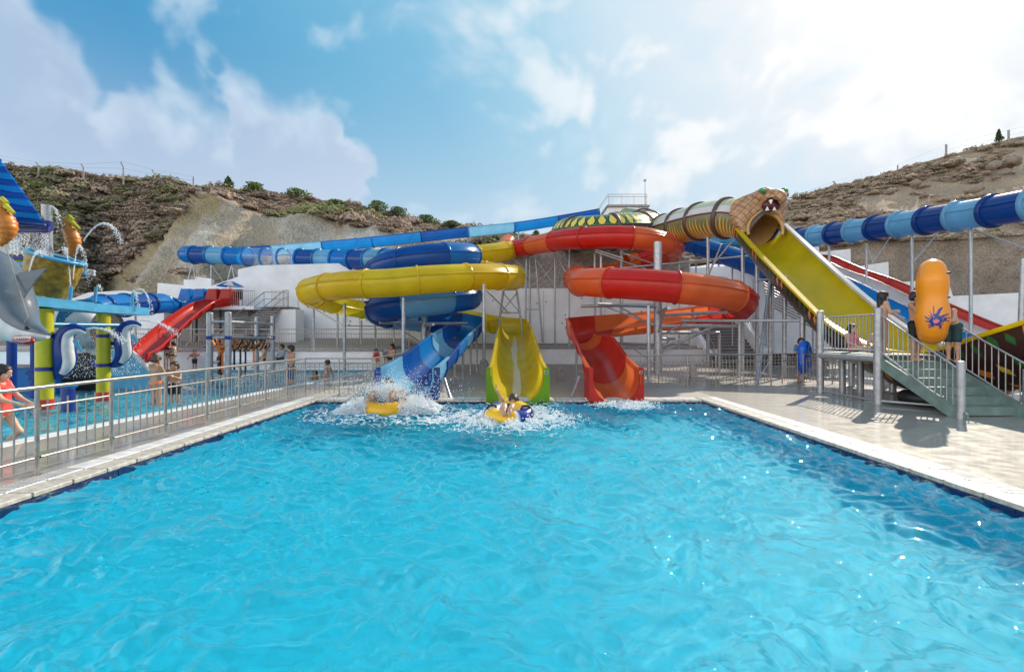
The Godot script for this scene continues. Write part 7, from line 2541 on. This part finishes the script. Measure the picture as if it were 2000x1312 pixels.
func build_riders() -> void:
	var c1 := Vector3(-3.02, 0.04, -11.75)
	swim_ring("plain orange yellow swim ring bursting through spray below the blue exit", c1, Basis(Vector3.RIGHT, 0.12), 0.40, 0.215, lin(0.85, 0.42, 0.015), false)
	person("rider with knees up on the ring in the big splash", c1 + Vector3(0, -0.12, 0), 0.1, 1.70, {"pelvis": Vector3(0, 0.08, -0.12), "chest": Vector3(0, 0.36, -0.26), "neck": Vector3(0, 0.52, -0.30), "head": Vector3(0, 0.655, -0.27), "sh_l": Vector3(0.17, 0.47, -0.28), "sh_r": Vector3(-0.17, 0.47, -0.28), "el_l": Vector3(0.38, 0.46, -0.10), "el_r": Vector3(-0.38, 0.46, -0.10), "wr_l": Vector3(0.40, 0.34, 0.12), "wr_r": Vector3(-0.40, 0.34, 0.12), "hip_l": Vector3(0.09, 0.10, 0), "hip_r": Vector3(-0.09, 0.10, 0), "kn_l": Vector3(0.20, 0.52, 0.20), "kn_r": Vector3(-0.26, 0.50, 0.18), "an_l": Vector3(0.16, 0.42, 0.52), "an_r": Vector3(-0.30, 0.38, 0.50), "toe_l": Vector3(0.16, 0.52, 0.60), "toe_r": Vector3(-0.32, 0.48, 0.58)}, {"skin": Color(0.46, 0.25, 0.155), "wear": [["shorts", lin(0.012, 0.02, 0.10), 0.6]]})
	var c2 := Vector3(-0.07, 0.07, -10.55)
	swim_ring("yellow swim ring with blue and white swirls carrying a waving rider", c2, Basis(Vector3.RIGHT, 0.20), 0.36, 0.185, lin(0.88, 0.50, 0.012), true)
	person("laughing long-haired rider lying back in the swirled ring with one arm raised", c2 + Vector3(0.02, -0.10, 0), 0.0, 1.60, {"pelvis": Vector3(0, 0.06, -0.02), "chest": Vector3(0.05, 0.17, -0.28), "neck": Vector3(0.07, 0.24, -0.40), "head": Vector3(0.09, 0.36, -0.36), "sh_l": Vector3(0.22, 0.24, -0.36), "sh_r": Vector3(-0.11, 0.24, -0.36), "el_l": Vector3(0.34, 0.26, -0.16), "wr_l": Vector3(0.34, 0.27, 0.08), "el_r": Vector3(-0.20, 0.42, -0.22), "wr_r": Vector3(-0.29, 0.62, -0.10), "hip_l": Vector3(0.09, 0.07, 0.06), "hip_r": Vector3(-0.09, 0.07, 0.06), "kn_l": Vector3(0.06, 0.32, 0.30), "kn_r": Vector3(-0.12, 0.32, 0.30), "an_l": Vector3(-0.01, 0.20, 0.58), "an_r": Vector3(-0.13, 0.20, 0.58), "toe_l": Vector3(0.0, 0.34, 0.62), "toe_r": Vector3(-0.14, 0.34, 0.62), "nod": 0.35, "turn": -0.15}, {"fem": true, "skin": Color(0.52, 0.30, 0.20), "hair": "long", "hair_color": lin(0.05, 0.028, 0.018), "wear": [["suit", lin(0.02, 0.03, 0.12)]]})

# ---------------------------------------------------------------- spray, foam and jets
func build_water_spray() -> void:
	var rng := RandomNumberGenerator.new()
	rng.seed = 2024
	var n := FastNoiseLite.new()
	n.seed = 44; n.frequency = 1.0; n.fractal_octaves = 3
	var drop := MB.new().ball(Vector3.ZERO, Vector3.ONE, Basis(), 4, 6).mesh()
	var where := []
	# the big splash: two wings thrown up beside the ring, a veil over the rider
	var c := Vector3(-3.02, 0, -11.75)
	for k in 46000:
		var wing := rng.randf()
		var p: Vector3
		if wing < 0.42:
			var f := pow(rng.randf(), 0.8)
			p = c + Vector3(-0.35 - f * 0.85, 0, rng.randf_range(-0.35, 0.55))
			var top := 0.40 * sin(clampf(1.0 - f, 0.0, 1.0) * PI * 0.62) + 0.05
			p.y = -0.10 + pow(rng.randf(), 1.5) * top * (0.7 + 0.6 * n.get_noise_2d(p.x * 4.0, p.z * 4.0))
		elif wing < 0.86:
			var f := pow(rng.randf(), 0.8)
			p = c + Vector3(0.38 + f * 0.92, 0, rng.randf_range(-0.35, 0.55))
			var top := 0.47 * sin(clampf(1.08 - f, 0.0, 1.0) * PI * 0.66) + 0.06
			p.y = -0.10 + pow(rng.randf(), 1.5) * top * (0.7 + 0.6 * n.get_noise_2d(p.x * 4.0, p.z * 4.0))
		elif wing < 0.95:
			p = c + Vector3(rng.randfn(0.0, 0.22), 0.42 + rng.randfn(0.0, 0.13), 0.15 + rng.randfn(0.0, 0.14))
		else:
			p = c + Vector3(rng.randfn(0.1, 0.7), 0.2 + absf(rng.randfn(0.0, 0.30)), rng.randfn(0.1, 0.4))
		var s := rng.randf_range(0.003, 0.010) if p.y > 0.15 else rng.randf_range(0.004, 0.017)
		where.append(Transform3D(Basis().scaled(Vector3(s, s * rng.randf_range(0.8, 1.3), s)), p))
	stuff("splash_spray", drop, M.water_white, where, [], self, "white spray thrown up around the orange ring", "splash")
	# smaller splash round the second ring and below the red exit
	where = []
	for k in 9000:
		var a := rng.randf() * TAU
		var rr := 0.55 + absf(rng.randfn(0.0, 0.33))
		var p := Vector3(-0.07 + cos(a) * rr * 1.15, 0, -10.55 + sin(a) * rr)
		var lump := clampf(0.4 + n.get_noise_2d(p.x * 2.2, p.z * 2.2) * 1.5, 0.0, 1.0)
		p.y = WATER + wave(p.x, p.z) + absf(rng.randfn(0.0, 0.07)) * lump
		if lump > 0.25:
			var s := rng.randf_range(0.005, 0.017)
			where.append(Transform3D(Basis().scaled(Vector3(s, s, s)), p))
	for k in 1800:
		var p := Vector3(2.9 + rng.randfn(0.0, 0.35), 0, -12.75 + absf(rng.randfn(0.0, 0.35)))
		p.y = WATER + wave(p.x, p.z) + absf(rng.randfn(0.0, 0.05))
		var s := rng.randf_range(0.006, 0.02)
		where.append(Transform3D(Basis().scaled(Vector3(s, s, s)), p))
	stuff("splash_spray", drop, M.water_white, where, [], self, "low ring of white splashes round the swirled swim ring", "splash")
	# foam on the surface: flat bubbles drawn out by the current
	where = []
	var tries := 0
	while where.size() < 26000 and tries < 200000:
		tries += 1
		var p := Vector3(rng.randf_range(-5.0, 3.9), 0, rng.randf_range(-13.1, -8.3))
		var near := 0.0
		for q in [[-3.0, -11.8, 1.75], [-0.05, -10.5, 1.5], [2.95, -12.5, 0.8], [0.2, -12.3, 1.1], [-1.6, -11.0, 1.3]]:
			near = maxf(near, exp(-pow(Vector2(p.x - q[0], p.z - q[1]).length() / q[2], 2.0)))
		var web := 1.0 - absf(n.get_noise_2d(p.x * 1.5 + n.get_noise_2d(p.x, p.z), p.z * 2.6)) * 4.2
		if web * near > rng.randf_range(0.18, 0.75):
			p.y = WATER + wave(p.x, p.z) + 0.002
			var s := rng.randf_range(0.006, 0.018)
			where.append(Transform3D(Basis(Vector3.UP, rng.randf() * 3.0).scaled(Vector3(s * rng.randf_range(1.0, 2.2), s * 0.35, s)), p))
	stuff("foam", drop, M.water_white, where, [], self, "white foam streaks on the water in front of the slides", "foam")
	# jets of the play structure
	where = []
	var arcs := [[[168, 642, 12.7], [205, 634, 12.6], [240, 668, 12.5], 260], [[268, 626, 14.3], [310, 622, 14.2], [345, 655, 14.0], 260], [[140, 545, 13.2], [150, 410, 13.6], [172, 560, 13.4], 200], [[135, 560, 13.2], [128, 470, 13.2], [122, 490, 13.3], 160], [[50, 545, 12.4], [66, 470, 12.6], [80, 500, 12.8], 160], [[186, 560, 14.2], [192, 548, 14.2], [196, 575, 14.2], 60], [[256, 572, 15.2], [262, 555, 15.2], [268, 612, 15.2], 120], [[258, 572, 15.2], [285, 540, 15.2], [300, 640, 15.2], 160], [[160, 470, 14.0], [205, 400, 14.2], [235, 475, 14.4], 330], [[90, 402, 13.4], [112, 400, 13.5], [112, 440, 13.6], 130]]
	var jets := []
	for A in arcs:
		var a := P(A[0][0], A[0][1], A[0][2])
		var m := P(A[1][0], A[1][1], A[1][2])
		var b := P(A[2][0], A[2][1], A[2][2])
		var core := []
		for k in 9:
			var f := k / 8.0 * 0.7
			core.append(a.lerp(m, f).lerp(m.lerp(b, f), f))
		jets.append(core)
		for k in A[3] * 2:
			var f := rng.randf()
			var p := a.lerp(m, f).lerp(m.lerp(b, f), f) + Vector3(rng.randfn(0, 1), rng.randfn(0, 1), rng.randfn(0, 1)) * (0.006 + 0.045 * f * f)
			var s := rng.randf_range(0.003, 0.011)
			where.append(Transform3D(Basis().scaled(Vector3(s, s * 1.5, s)), p))
	# curtain of drops under the gutter and the roof
	for k in 1500:
		var f := rng.randf()
		var p := P(100, 606, 13.2).lerp(P(262, 612, 15.4), f)
		p.y -= pow(rng.randf(), 0.7) * 1.9
		p += Vector3(rng.randfn(0, 0.10), 0, rng.randfn(0, 0.22))
		var s := rng.randf_range(0.004, 0.011)
		where.append(Transform3D(Basis().scaled(Vector3(s, s * 1.8, s)), p))
	for k in 900:
		var p := P(rng.randf_range(15, 92), rng.randf_range(446, 500), 13.3)
		var s := rng.randf_range(0.004, 0.012)
		where.append(Transform3D(Basis().scaled(Vector3(s, s * 2.2, s)), p))
	stuff("jet_spray", drop, M.water_white, where, [], self, "arcs and curtains of water drops over the play structure", "spray")
	var jt := thing("water_jets", "thin clear water jets arching from the play structure's nozzles", "water", P(150, 600, 13.5))
	for core in jets:
		var rr := []
		for k in core.size():
			rr.append(0.010 + 0.008 * sin(k * 1.3))
		obj("jet", MB.new().tube(core, rr, 6), M.thin_water, jt)
